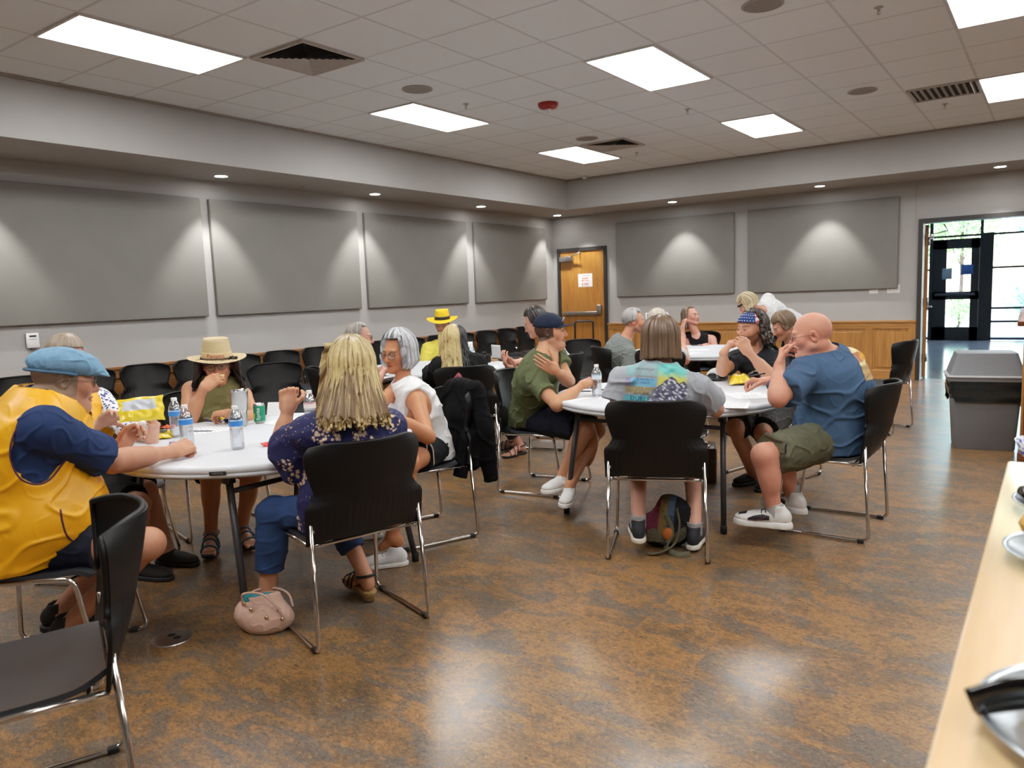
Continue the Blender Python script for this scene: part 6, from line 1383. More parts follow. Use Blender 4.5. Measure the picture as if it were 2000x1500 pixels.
# ================================================================== THINGS ON TABLES, FLOOR AND WALLS
TZ = .7387
BOT = clear('bottle_plastic', (.97, .985, 1.0), .06, .80); WAT = clear('bottle_water', (.93, .97, .99), .02, .93)
def bottle(p, label, lab_col, rz=0, group='clear plastic water bottles', lidc='white_cap'):
    t = thing('water_bottle', label, 'bottle', (p[0], p[1], TZ), rz, group); pr = [(.0, .004), (.018, .002), (.029, 0), (.032, .006)]
    for k in range(9): z = .012+k*.0105; pr += [(.0325, z), (.0308, z+.0052)]
    pr += [(.032, .108), (.0322, .112), (.0322, .146), (.031, .150), (.029, .160), (.022, .178), (.0145, .190), (.0125, .194), (.0125, .200)]
    MB().lathe(pr, 36, capb=False, capt=False).build('bottle_body', BOT, t)
    MB().lathe([(0, .006), (.028, .006), (.0295, .02), (.0295, .148), (.021, .172), (0, .172)], 28).build('water', WAT, t)
    lb = MB().lathe([(.0328, .113), (.0328, .145)], 36, capb=False, capt=False).build('bottle_label', simple('label_'+lab_col[0], lab_col[1], .45, var=.05, nscale=20), t)
    MB().lathe([(.0331, .138), (.0331, .143)], 36, capb=False, capt=False).build('label_stripe', simple('label_band_'+lab_col[0], lab_col[2], .45, var=.5, nscale=60), lb)
    cp = MB(); pr = [(.0145, .192), (.0148, .196), (.0148, .206), (.0135, .2085), (0, .2088)]
    cp.lathe(pr, 28).build('bottle_cap', WHITE, t)
    return t
BLUE = ('blue', rgb(48, 128, 214), rgb(190, 222, 246)); PINK = ('pink', rgb(232, 222, 214), rgb(214, 110, 130)); PALE = ('pale', rgb(214, 226, 236), rgb(130, 190, 222))
bottle((4.480, 2.125, 0.740), 'water bottle with blue label standing alone in front of the steel tumbler', BLUE)
bottle((3.859, 2.183, 0.740), 'water bottle with blue label, farther of the pair by the vest man fist', BLUE, .6)
bottle((4.191, 2.042, 0.740), 'water bottle with blue label, nearer of the pair just above the fist', BLUE, 1.2)
bottle((4.357, 2.669, 0.740), 'water bottle with pink and yellow label beside the blonde hair', PINK)
bottle((5.201, 4.338, 0.740), 'water bottle with pale label next to the phones on the right table', PALE)
bottle((2.902, 5.906, 0.740), 'water bottle on the middle table beside the black jacket shoulder', PALE)
q = (3.892, 2.553, 0.740); tm = thing('steel_tumbler', 'tall stainless steel tumbler with clear lid on the near left table', 'tumbler', (q[0], q[1], TZ))
MB().lathe([(0, 0), (.034, 0), (.036, .003), (.0385, .075), (.0395, .085), (.0455, .095), (.0505, .195), (.0515, .200), (.049, .201)], 44, capt=False).build('tumbler_body', STEEL, tm)
MB().lathe([(.0508, .196), (.052, .199), (.0515, .207), (.047, .208), (.045, .203), (0, .203)], 40, capb=False).build('tumbler_lid', clear('tumbler_lid', (.9, .92, .93), .05, .8), tm)
MB().lathe([(.0392, .081), (.0402, .087)], 40, capb=False, capt=False).build('step_ring', CHROME, tm)
q = (3.922, 2.658, 0.740); cn = thing('soda_can', 'green soda can between the steel tumbler and the straw hat woman elbow', 'can', (q[0], q[1], TZ), .3)
MB().lathe([(0, .003), (.022, .0), (.026, .004), (.0325, .014), (.0325, .104), (.028, .115), (.026, .118), (.0255, .115), (0, .113)], 36).build('can_body', STEEL, cn)
MB().lathe([(.0328, .014), (.0328, .103)], 36, capb=False, capt=False).build('can_print', simple('green_print', rgb(12, 128, 92), .3, var=.15, nscale=25), cn)
V, F = text_mesh('Sprite', .030); rz_ = .3; mb = MB()
a = -.85-rz_; P = np.array([(.0335*math.cos(a-y/.0335*1.0), .0335*math.sin(a-y/.0335*1.0), .058+x) for x, y, _ in V]); mkmesh('can_lettering', P, F, simple('white_print', rgb(236, 240, 236), .4), cn, False)
mb = MB()
for aa, z, c in ((-1.75, .04, .011), (-1.6, .055, .008)): mb.lathe([(0, .0338), (c, .0334)], 14, (0, 0, 0), np.array([[-math.sin(aa-rz_), 0, math.cos(aa-rz_)], [math.cos(aa-rz_), 0, math.sin(aa-rz_)], [0, 1, 0]])@np.eye(3), capb=False, capt=False); mb.V[-1][:, 2] += z
mb.build('lime_print', simple('lime_print', rgb(206, 214, 60), .4), cn)
# crumpled foil snack packets
def packet(name, label, p, w, l, h, yaw, c1, c2, seed, tilt=0, group=None, print_=None, at=None):
    r = np.random.default_rng(seed); nu, nv = 26, 20; k = r.normal(size=(6, 2))*7; ph = r.uniform(0, 6, 6); G = []; Cc = []
    for top in (1, -1):
        g = np.zeros((nu, nv, 3)); c = np.zeros((nu, nv, 3))
        for i in range(nu):
            for j in range(nv):
                u, v = i/(nu-1)*2-1, j/(nv-1)*2-1; n = sum(math.sin(a*u+b*v+q) for (a, b), q in zip(k, ph))/6
                pu = (1-u**4)*(1-v**6)*h*(1+.5*n)*(1 if top > 0 else .25); g[i, j] = (u*w/2*(1+.03*math.sin(v*6+seed)), v*l/2*(1+.04*math.sin(u*5+seed)), max(.0012, h*.3)+top*pu*.8+.004*n+.012*u*v*math.sin(seed))
                c[i, j] = c2 if (print_ and print_(u, v)) else c1
        G.append(g); Cc.append(c)
    R = rotz(rad(yaw))@np.array(Matrix.Rotation(rad(tilt), 3, 'X')); m = MB()
    for g, c, fl in ((G[0], Cc[0], False), (G[1], Cc[1], True)): m.grid(g.reshape(-1, 3)@R.T.reshape(3, 3) if False else (g.reshape(-1, 3)@R.T).reshape(nu, nv, 3), col=c, flip=fl)
    o = m.build(name, vcol('foil_packet', .25, 0, .1, 40, .2, .6, 0, 60, .01), None, cols=True, loc=tuple(p)); return tag(o, label, 'snack bag', group)
packet('chip_bag', 'yellow and brown chip bag lying open beside the vest man forearm', (*(3.775, 2.117, 0.742)[:2], .741), .15, .20, .022, 60, rgb(236, 200, 20), rgb(66, 56, 22), 3, print_=lambda u, v: abs(u) < .75 and v > -.15)
packet('chip_bag', 'crumpled bright yellow chip bag beside the grey cap on the right table', (*(5.861, 5.202, 0.742)[:2], .744), .15, .17, .055, 20, rgb(246, 210, 24), rgb(236, 232, 210), 5, print_=lambda u, v: abs(u+.2) < .3 and abs(v) < .4)
packet('chip_bag', 'yellow chip bag with white nutrition panel held up by two hands', (3.927, 1.968, 0.919), .205, .125, .022, 62, rgb(244, 212, 40), rgb(206, 214, 226), 8, tilt=68, print_=lambda u, v: -.80 < u < .62 and -.15 < v < .75)
packet('snack_wrapper', 'crumpled small yellow wrapper in front of the straw hat woman hand', (*(3.614, 2.589, 0.742)[:2], .743), .06, .06, .045, 10, rgb(248, 210, 20), rgb(250, 226, 80), 12)
packet('snack_wrapper', 'orange-red wrapper behind the pair of water bottles', (*(3.566, 2.308, 0.742)[:2], .741), .07, .05, .015, 40, rgb(224, 84, 40), rgb(240, 130, 60), 13)
packet('snack_wrapper', 'red and white wrapper half hidden by the blonde woman forearm', (*(4.547, 2.254, 0.742)[:2], .741), .05, .09, .010, 20, rgb(214, 40, 36), rgb(240, 230, 224), 14, print_=lambda u, v: v > .5)
packet('snack_wrapper', 'dark blue wrapper beside the yellow crumpled wrapper', (*(3.711, 2.592, 0.742)[:2], .741), .05, .04, .02, 30, rgb(36, 46, 110), rgb(60, 70, 140), 15)
tag(MB().lathe([(0, 0), (.014, 0), (.015, .003), (.015, .012), (.013, .014), (0, .0142)], 20).build('bottle_cap', simple('royal_blue_cap', rgb(34, 60, 170), .35), loc=(*(4.062, 2.038, 0.740)[:2], TZ)), 'loose dark blue bottle cap at the foot of the pair of bottles', 'bottle cap')
# napkin in the fist, snack at the mouth
nk = [('u', ell((0, 0, 0), (.022, .018, .034)), .01), ('u', ell((.016, 0, .026), (.014, .02, .016)), .012), ('u', ell((.004, .004, -.034), (.010, .012, .022)), .012)]
V, Q = sdf_mesh(nk, .003); V = V+vnormals(V, Q)*folds(V, 3, 60, .004)[:, None]; tag(mkmesh('paper_napkin', V, Q, simple('white_tissue', rgb(238, 234, 226), .9), loc=(4.322, 1.750, 0.886)), 'crumpled white paper napkin held in the vest man fist', 'napkin')
tag(MB().box((0, 0, 0), (.022, .012, .016), rotz(.5), bev=.004).build('snack_piece', simple('cracker', rgb(222, 196, 140), .8, var=.2), loc=(3.689, 2.592, 1.014)), 'small pale cracker at the fingertips of the straw hat woman', 'snack')
# papers and pens
PAPER = simple('paper_white', rgb(236, 240, 244), .8, var=.01)
def paper(p, w, l, yaw, label, z=.0, lines=0, name='paper_sheet', ink=None, group=None, big=False):
    t = thing(name, label, 'paper', (p[0], p[1], TZ+.0006+z), rad(yaw), group); MB().box((0, 0, 0), (w, l, .0008)).build('sheet', PAPER, t, smooth=False)
    if lines:
        mb = MB(); r = random.Random(int(abs(p[0]*1000)))
        for k in range(lines):
            y = l*.42-k*l*.84/max(1, lines-1)
            x = -w*.42
            while x < w*.40:
                ww = r.uniform(.006, .022); mb.box((x+ww/2, y, .0006), (ww, .0022, .0004)); x += ww+.005
        mb.build('printed_lines', ink or GREYI, t, smooth=False)
    if big:
        V, F = text_mesh('I I I I', .045); mkmesh('tally_marks', np.c_[V[:, 0], V[:, 1]-l*.1, np.full(len(V), .0007)], F, simple('black_ink', rgb(30, 30, 34), .7), t, False)
    return t
paper((6.088, 4.690, 0.740), .22, .28, 40, 'printed tally sheet in front of the bald man on right table', 0, 11, big=True)
paper((6.112, 4.282, 0.740), .22, .28, 15, 'printed sheet near the rim, right of the grey shirt elbow', .0012, 9)
paper((5.065, 4.185, 0.740), .216, .279, 75, 'white sheet under the phones, one corner overhanging the right table', 0)
paper((5.313, 4.406, 0.740), .216, .279, 20, 'printed sheet partly under the grey shirt sleeve', 0, 8)
paper((3.848, 2.409, 0.740), .20, .24, -20, 'white printed sheet in front of the straw hat woman', 0, 10)
paper((4.015, 2.773, 0.740), .2, .26, 10, 'white sheet behind the raised forearm on the left table', 0)
paper((3.218, 5.730, 0.740), .22, .28, 35, 'white sheet at the near edge of the middle table', 0)
paper((2.811, 4.672, 0.740), .22, .28, 15, 'white sheet on the middle table by the slicked hair man arm', 0)
paper((4.445, 7.989, 0.740), .22, .28, 20, 'white sheet on the farthest table in front of the black top', 0)
paper((4.515, 7.532, 0.740), .22, .28, -30, 'white sheet near the left rim of the farthest table', 0)
t = thing('paper_sheet', 'white paper held up in the hands of the dark-haired reader', 'paper', (3.787, 5.120, 0.933), rad(-20))
MB().shell(np.array([[(x, .012*math.sin(6*y+2), y) for y in np.linspace(-.05, .07, 8)] for x in np.linspace(-.07, .07, 8)]), .0006).build('sheet', PAPER, t)
def pen(p, yaw, l, label, col, z=.0045, r=.0042):
    t = thing('pen', label, 'pen', (p[0], p[1], TZ+z), rad(yaw)); m = simple('pen_'+col[0], col[1], .3)
    MB().lathe([(r*.5, -l/2), (r, -l/2+.008), (r, l/2-.02), (r*.3, l/2)], 12, R=np.array([[0, 0, 1], [0, 1, 0], [-1, 0, 0]])).build('barrel', m, t); MB().box((-l*.32, 0, r*1.2), (.035, .003, .002)).build('clip', CHROME, t)
BK_ = ('black', rgb(18, 18, 20)); WH_ = ('white', rgb(226, 226, 230)); GR_ = ('grey', rgb(120, 126, 134)); BU_ = ('blue', rgb(40, 50, 120))
pen((5.003, 4.484, 0.740), 25, .14, 'black pen between the phones and the water bottle, right table', BK_); pen((5.138, 4.588, 0.740), -20, .13, 'black pen just behind the bottle, by the grey shirt sleeve', BK_)
pen((3.452, 2.612, 0.740), 0, .15, 'white pen in front of the straw hat woman fist', WH_); pen((3.613, 2.562, 0.740), 15, .14, 'dark blue pen crossing the sheet before the straw hat woman', BU_, .006)
pen((3.851, 2.326, 0.740), 30, .14, 'grey pen right of the pair of bottles on left table', GR_); pen((2.758, 4.780, 0.740), 35, .13, 'black pen on the middle table near the slicked hair man', BK_); pen((4.201, 8.552, 0.740), 20, .14, 'dark pen on the sheet of the farthest table', BK_)
def phone(p, yaw, w, l, h, label, m, z=0):
    t = thing('phone', label, 'phone', (p[0], p[1], TZ+z), rad(yaw)); MB().box((0, 0, h/2), (w, l, h), bev=.0035).build('case', m, t, angle=50); MB().box((0, 0, h+.0003), (w-.008, l-.008, .001), bev=.0004, seg=1).build('screen', simple('dark_glass', rgb(24, 26, 30), .08), t)
phone((5.024, 4.326, 0.740), 25, .075, .15, .011, 'taupe-cased phone, lower of the two stacked by the table rim', simple('taupe_case', rgb(128, 118, 112), .5), .0016); phone((5.004, 4.373, 0.740), 27, .073, .146, .010, 'grey phone lying on top of the taupe-cased phone', simple('grey_case', rgb(96, 98, 102), .4), .0142)
phone((3.492, 5.471, 0.740), 40, .07, .15, .009, 'black phone near the rim of the middle table', simple('black_case', rgb(16, 16, 18), .4), .002)
bd = thing('game_card', 'small multicoloured board card under the green shirt man hand', 'card', (*(4.957, 4.671, 0.740)[:2], TZ+.0015), rad(20)); MB().box((0, 0, 0), (.13, .11, .003)).build('card', PAPER, bd, smooth=False)
for i in range(6):
    for j in range(5): MB().box((-.05+.02*i, -.04+.02*j, .0022), (.015, .015, .0015)).build('square', simple('sq_%d' % ((i*3+j*5) % 5), [rgb(150, 60, 50), rgb(60, 60, 70), rgb(190, 150, 100), rgb(220, 214, 204), rgb(110, 80, 66)][(i*3+j*5) % 5], .6), bd, smooth=False)
# grey cap with sunglasses on the right table
cpx = thing('baseball_cap', 'pale grey cap lying on the right table before the bandana man', 'cap', (*(5.595, 5.458, 0.740)[:2], TZ), rad(203))
V, Q = sdf_mesh([('u', ell((0, 0, .0), (.082, .095, .085)), .01), ('i', plane((0, 0, .001), (0, 0, -1)), 0), ('s', ell((0, 0, -.01), (.078, .091, .08)), .002)], .005); mkmesh('crown', V, Q, simple('pale_grey_mesh', rgb(188, 188, 188), .85, bmp=.4, bscale=500), cpx)
G = [[(math.sin(a)*(.078+0*v), math.cos(a)*.088+v*.07*math.cos(a*.9), .006+.004*v-.012*math.sin(a)**2*v+.01*(1-abs(math.sin(a)))) for v in np.linspace(0, 1, 8)] for a in np.linspace(-1.05, 1.05, 20)]
MB().shell(np.array(G)[::-1], .004).build('brim', simple('charcoal_brim', rgb(50, 50, 54), .7), cpx)
q = np.array((5.595, 5.458, 0.740)); sg = thing('sunglasses', 'black wraparound sunglasses resting against the grey cap', 'sunglasses', (q[0]+.01, q[1]-.03, TZ+.004), rad(203))
m = MB()
for x in (-1, 1):
    P = [(x*(.036+.030*math.cos(a)), .10-.012*((.036+.030*math.cos(a))/.066)**2*2, .034+.020*math.sin(a)*(1-.2*math.cos(a)*x)) for a in np.linspace(0, 2*PI, 28, endpoint=False)]
    m.add([(x*.036, .102, .034)]+P, [(0, i+1, (i+1) % 28+1) for i in range(28)]); m.tube(P, .0025, 6, closed=True)
m.build('lens_pair', simple('black_glossy', rgb(16, 16, 17), .15), sg)
m = MB()
for x in (-1, 1): m.tube([(x*.066, .078, .036), (x*.074, .02, .03), (x*.070, -.05, .016)], .0028, 6)
m.tube([(-.008, .10, .038), (.008, .10, .038)], .003, 6).build('arms', simple('black_glossy', None), sg)
# middle table: cup, bread roll, camera, folded sign
q = (2.340, 5.250, 0.740); cu = thing('paper_cup', 'white and blue cup by the slicked hair man on the middle table', 'cup', (q[0], q[1], TZ)); MB().lathe([(0, 0), (.032, 0), (.045, .15), (.046, .152), (.044, .152), (.031, .004)], 30, capt=False).build('cup_body', simple('cup_white', rgb(226, 232, 238), .5), cu); MB().lathe([(.0385, .06), (.0425, .11)], 30, capb=False, capt=False).build('blue_band', simple('cup_blue', rgb(90, 140, 190), .5, var=.6, nscale=40), cu)
q = (2.891, 6.121, 0.740); cm = thing('camera', 'black camera on the middle table by the black jacket', 'camera', (q[0], q[1], TZ), .5); MB().box((0, 0, .045), (.14, .06, .09), bev=.012).box((0, 0, .098), (.05, .05, .03), bev=.01).build('camera_body', BLK, cm); MB().lathe([(.034, 0), (.036, .02), (.033, .06), (.028, .062), (0, .05)], 28, (0, -.03, .045), np.array([[1, 0, 0], [0, 0, -1], [0, 1, 0]])).build('camera_lens', simple('lens_black', rgb(20, 20, 22), .25), cm)
q = (2.872, 6.287, 0.740); V, Q = sdf_mesh([('u', ell((0, 0, .028), (.05, .04, .03)), .01), ('u', ell((.03, .01, .025), (.035, .035, .025)), .02)], .005); tag(mkmesh('bread_roll', V, Q, simple('bread_crust', rgb(206, 156, 104), .8, var=.15), loc=(q[0], q[1], TZ)), 'tan bread roll behind the held paper on the middle table', 'bread')
q = (2.673, 6.184, 0.740); st = thing('table_tent', 'folded white card standing on the middle table by the black shoulder', 'sign', (q[0]-.15, q[1]+.1, TZ), rad(40))
for s in (-1, 1): MB().box((0, s*.04, .10), (.15, .0015, .21), np.array(Matrix.Rotation(rad(20*s), 3, 'X'))).build('card_side', PAPER, st, smooth=False)
q = (3.770, 2.869, 0.740); nb_ = thing('napkin_stack', 'white folded napkin standing behind the green soda can', 'napkin', (q[0]-.02, q[1]+.03, TZ), rad(30))
for s in (-1, 1): MB().box((0, s*.018, .04), (.09, .0015, .085), np.array(Matrix.Rotation(rad(22*s), 3, 'X'))).build('napkin_fold', PAPER, nb_, smooth=False)
# ---- black jacket over the silver-haired woman's chair
ja = np.array((4.545, 3.29, 0.)); Rj = rotz(rad(-114-90)); J3 = lambda x, y, z: ja+Rj@np.array([x, y, z])
jo = []
for z0, z1, y0, y1, w0, w1 in ((.875, .70, -.325, -.305, .20, .235), (.70, .42, -.305, -.275, .235, .255)): jo.append(('u', etube(J3(0, y0, z0), J3(0, y1, z1), Rj@np.array([1., 0, 0]), Rj@np.array([0, 1., 0]), w0, w1, .055, .060), .06))
jo += [('u', cone(J3(-.16, -.33, .86), J3(-.215, -.34, .62), .06, .062), .05), ('u', cone(J3(-.215, -.34, .64), J3(-.225, -.38, .31), .062, .046, 1), .04), ('u', cone(J3(.16, -.31, .84), J3(.23, -.28, .55), .05, .05), .05), ('u', cone(J3(-.20, -.25, .60), J3(-.20, -.18, .36), .042, .046, 1), .04)]
V, Q = sdf_mesh(jo, .005); V = V+vnormals(V, Q)*folds(V-ja, 4, 9, .005)[:, None]
jk = mkmesh('draped_jacket', V-ja, Q, simple('jacket_black', rgb(6, 6, 8), .85, bmp=.2, spec=.12), loc=tuple(ja)); tag(jk, 'black jacket hanging over the chair back behind the silver-haired woman', 'jacket')
MB().tube([J3(.19, -.34, .80)-ja, J3(.17, -.37, .88)-ja, J3(.10, -.36, .925)-ja], [.035, .035, .025], 10, flat=.5).build('red_lining', simple('dusty_red', rgb(134, 52, 62), .8), jk)
# ---- blush handbag by the table leg
q = np.array([4.88, 1.93, 0.]); hb = thing('handbag', 'blush pink leather handbag slumped on the floor by the table leg', 'handbag', tuple(q), rad(35)); hb.scale = (.76, .76, .80)
ops = [('u', ell((0, 0, .075), (.155, .085, .09)), .04), ('u', etube((0, 0, .07), (-.02, 0, .19), (1, 0, 0), (0, 1, 0), .13, .115, .075, .035), .05), ('s', etube((-.02, .0, .12), (-.035, 0, .26), (1, 0, 0), (0, 1, 0), .09, .105, .02, .026), .008), ('i', plane((0, 0, .002), (0, 0, -1)), 0), ('u', ell((-.13, -.02, .11), (.045, .06, .06)), .04)]
V, Q = sdf_mesh(ops, .004); V = V+vnormals(V, Q)*folds(V, 6, 13, .0035)[:, None]; V[:, 2] = np.maximum(V[:, 2], .001); LEA = simple('blush_leather', rgb(206, 170, 152), .45, var=.05, bmp=.15, bscale=600); mkmesh('bag_body', V, Q, LEA, hb)
MB().box((-.035, -.012, .195), (.17, .022, .05), np.array(Matrix.Rotation(rad(-25), 3, 'X')), bev=.008).build('teal_lining', simple('teal_lining', rgb(30, 130, 140), .7, var=.3, nscale=60), hb)
GOLD = simple('pale_gold', rgb(232, 200, 150), .2, 1)
for y, k in ((-.05, 1), (.05, .8)): MB().tube(curve_pts([(-.11, y, .17), (-.09, y*1.8, .245*k), (.02, y*2.2, .25*k), (.10, y*2.0, .17), (.13, y*1.7, .10)], 30), .0065, 8).build('handle', LEA, hb)
for x, y, z in ((-.10, -.055, .18), (.10, -.08, .15), (.03, -.085, .11), (-.06, -.07, .15), (.12, -.09, .10)): MB().lathe([(0, -.006), (.010, -.005), (.011, 0), (.010, .005), (0, .006)], 14, (x, y, z), np.array([[1, 0, 0], [0, 0, -1], [0, 1, 0]])).build('buckle', GOLD, hb)
# ---- backpack under the grey shirt person's chair
q = np.array([5.90, 3.83, 0.]); bp = thing('backpack', 'olive and patchwork backpack lying under the grey shirt person chair', 'backpack', tuple(q), rad(15))
ops = [('u', ell((-.05, 0, .085), (.12, .14, .085)), .03), ('u', ell((.05, .02, .13), (.11, .12, .13)), .05), ('u', ell((.02, .05, .19), (.08, .07, .08)), .04), ('i', plane((0, 0, .002), (0, 0, -1)), 0)]
V, Q = sdf_mesh(ops, .0045); V = V+vnormals(V, Q)*folds(V, 9, 26, .006)[:, None]; V[:, 2] = np.maximum(V[:, 2], .001)
vz = V[:, 2]+.02*np.sin(V[:, 0]*40); vx = V[:, 0]; cb = np.tile(rgb(92, 88, 70), (len(V), 1)); hi = vz > .105; cb[hi & (vx < -.02)] = rgb(104, 40, 58); cb[hi & (vx >= -.02) & (vx < .05)] = rgb(120, 96, 54); cb[hi & (vx >= .05)] = rgb(30, 30, 32); cb[vz < .03] = rgb(30, 30, 30); cb[(np.abs(vx-.045) < .02) & hi] = rgb(70, 84, 104)
mkmesh('bag_body', V, Q, vcol('backpack_cloth', .85, 0, .12, 60, .3, .2), bp, True, cb)
WEB = simple('olive_webbing', rgb(86, 84, 64), .85)
for pts, w in ((((.02, -.10, .20), (.06, -.13, .12), (.03, -.15, .03), (.10, -.20, .012), (.16, -.17, .012)), .018), (((.08, -.08, .23), (.10, -.13, .15), (.07, -.16, .05), (-.02, -.21, .012), (-.06, -.20, .012)), .016)): MB().tube(curve_pts(pts, 30), w, 8, flat=.3).build('strap', WEB, bp)
V, Q = sdf_mesh([('u', ell((.04, -.13, .10), (.032, .018, .036)), .01)], .004); mkmesh('orange_tag', V, Q, simple('burnt_orange', rgb(176, 92, 30), .7), bp)
MB().box((.02, -.15, .055), (.03, .012, .016), bev=.003).build('buckle', RUB, bp)
# ---- brown handbag under the right table
q = (5.581, 5.328, 0.000); bb = thing('handbag', 'dark brown box handbag with metal clasp standing under the right table', 'handbag', (q[0], q[1], 0), rad(20)); MB().box((0, 0, .13), (.11, .26, .26), bev=.02, seg=3).build('bag_body', simple('brown_leather', rgb(62, 36, 26), .35), bb, angle=60)
MB().tube([(0, -.12, .262), (0, .12, .262)], .006, 8).box((-.02, 0, .275), (.02, .03, .02), bev=.004).build('clasp', CHROME, bb); MB().box((.052, 0, .13), (.012, .25, .25), bev=.005).build('pale_side', simple('tan_leather', rgb(160, 136, 110), .4), bb)
# ---- bag with yellow cord under the middle table
q = (3.430, 5.385, 0.428); yb = thing('drawstring_bag', 'dark bag with yellow cords hanging at the middle table leg', 'bag', (q[0], q[1], 0)); V, Q = sdf_mesh([('u', ell((0, 0, .13), (.10, .09, .13)), .02), ('u', cone((0, 0, .22), (0, 0, .30), .05, .03), .04), ('i', plane((0, 0, .002), (0, 0, -1)), 0)], .006); V = V+vnormals(V, Q)*folds(V, 2, 26, .006)[:, None]; V[:, 2] = np.maximum(V[:, 2], .001); mkmesh('bag_body', V, Q, cloth('charcoal', None), yb)
YC = simple('yellow_cord', rgb(206, 160, 50), .7)
for a, r in ((.3, .06), (1.7, .05)): MB().tube([(math.cos(a)*.04+r*.7*math.cos(k)*math.cos(a), math.sin(a)*.04+r*.7*math.cos(k)*math.sin(a), .33+r*math.sin(k)) for k in np.linspace(0, 2*PI, 24, endpoint=False)], .007, 8, closed=True).build('cord', YC, yb)
# ---- steel floor outlet cover
fo = thing('floor_outlet', 'round shiny floor outlet cover by the left table leg', 'floor outlet', (4.58, 1.66, 0)); MB().lathe([(.085, 0), (.083, .004), (.07, .006), (0, .006)], 48, capb=False).build('cover_plate', STEEL, fo, angle=40)
for x in (-.02, .025): MB().box((x, .01, .0068), (.026, .022, .004), rotz(.6)).build('slot', RUB, fo, smooth=False)
# ---- thermostat and switches
th = thing('thermostat', 'white thermostat box on the left wall above the chair row', 'thermostat', (.014, 3.09, 1.165)); MB().box((.012, 0, 0), (.024, .105, .135), bev=.006).build('housing', WHITE, th, angle=50); MB().box((.0245, 0, .04), (.002, .06, .016)).build('display', simple('lcd_dark', rgb(40, 46, 44), .2), th, smooth=False)
mb = MB(); rr = random.Random(4)
for k in range(5): mb.box((.0246, -.03+.014*k, .012), (.001, .010, .006))
mb.build('markings', GREYI, th, smooth=False); MB().box((.010, 0, -.075), (.02, .04, .016), bev=.004).build('sensor_foot', simple('dark_grey_plastic', rgb(70, 70, 70), .5), th)
for x, w, n, l in ((5.475, .115, 2, 'white two-switch plate on the back wall under the panel'), (5.735, .165, 3, 'white three-switch plate nearest the lobby opening')):
    t = thing('light_switch_plate', l, 'light switch', (x, YB-.003, 1.30)); MB().box((0, 0, 0), (w, .006, .115), bev=.002, seg=1).build('plate', WHITE, t, smooth=False)
    for k in range(n): MB().box((-.046*(n-1)/2+.046*k, -.005, 0), (.033, .006, .067), bev=.002, seg=1).build('rocker', simple('switch_ivory', rgb(220, 220, 218), .4), t, smooth=False)
# ---- folded hand cart in front of the oak door
hc_ = thing('folding_hand_cart', 'black folded hand cart frame standing in front of the oak door', 'hand cart', (2.16, 9.42, 0), rad(35)); FRM = simple('black_tube', rgb(18, 18, 19), .4)
MB().tube(fillet([(-.13, 0, .06), (-.13, .02, 1.0), (.13, .02, 1.0), (.13, 0, .06)], .03), .013, 10).build('handle_frame', FRM, hc_); MB().box((0, -.08, .03), (.34, .26, .02), bev=.005).build('toe_plate', FRM, hc_)
MB().tube([(-.13, .01, .48), (.13, .01, .48)], .010, 8).build('cross_bar', FRM, hc_)
for x in (-1, 1): MB().lathe([(0, -.016), (.05, -.016), (.058, -.010), (.058, .010), (.05, .016), (0, .016)], 24, (x*.17, .05, .058), np.array([[0, 0, 1], [0, 1, 0], [-1, 0, 0]])).build('wheel', RUB, hc_)
# ---- food on the serving counter
CZ = .911; FOIL = simple('silver_plate', rgb(190, 202, 210), .28, .75, var=.04)
def plate(x, y, r, label, grp='silver plates on the counter'):
    t = thing('serving_plate', label, 'plate', (x, y, CZ), 0, grp); MB().lathe([(0, .003), (r*.6, .003), (r*.68, .006), (r*.93, .022), (r, .026), (r*1.005, .024), (r*.94, .017), (r*.66, .0), (0, .0)], 56).build('dish', FOIL, t); return t
plate(7.735, 1.00, .155, 'silver serving plate with two muffins and black tongs, nearest on the counter'); plate(7.70, 1.63, .125, 'silver plate with a wrapped muffin, second along the counter'); plate(7.70, 1.99, .125, 'silver plate with a black tray, third along the counter')
CAKE = simple('muffin_crumb', rgb(214, 160, 84), .85, var=.18, nscale=60, bmp=.5, bscale=150); LIN = simple('muffin_liner', rgb(238, 226, 200), .8)
def muffin(x, y, label, s=1.0, z=.004, liner=True):
    t = thing('muffin', label, 'muffin', (x, y, CZ+z), 0); prof = [(.024*s, 0), (.035*s, .04*s)]
    if liner:
        mb = MB(); ang = np.linspace(0, 2*PI, 48, endpoint=False); loft(mb, [[(r*(1+.03*(k % 2))*math.cos(a), r*(1+.03*(k % 2))*math.sin(a), zz) for k, a in enumerate(ang)] for r, zz in prof]); mb.build('paper_liner', LIN, t)
    V, Q = sdf_mesh([('u', ell((0, 0, .044*s), (.043*s, .043*s, .026*s)), .01), ('u', ell((.01, .0, .055*s), (.03*s, .028*s, .02*s)), .01)] if liner else [('u', ell((0, 0, .026*s), (.048*s, .044*s, .026*s)), .01)], .004); V = V+vnormals(V, Q)*folds(V, 5, 60, .002)[:, None]; mkmesh('crumb', V, Q, CAKE, t)
muffin(7.685, 1.045, 'golden cookie bun behind the tongs on the nearest plate', 1.0, .004, False); muffin(7.70, .955, 'golden cookie bun under the tongs on the nearest plate', 1.0, .004, False); muffin(7.775, 1.02, 'golden cookie bun at the far side of nearest plate', 1.0, .004, False); muffin(7.655, 1.64, 'muffin in a cream paper liner on the second plate', 1.3)
tg = thing('serving_tongs', 'glossy black plastic tongs across the nearest plate', 'tongs', (7.67, .975, CZ+.062), rad(22)); TG = simple('black_glossy_plastic', rgb(10, 10, 11), .08)
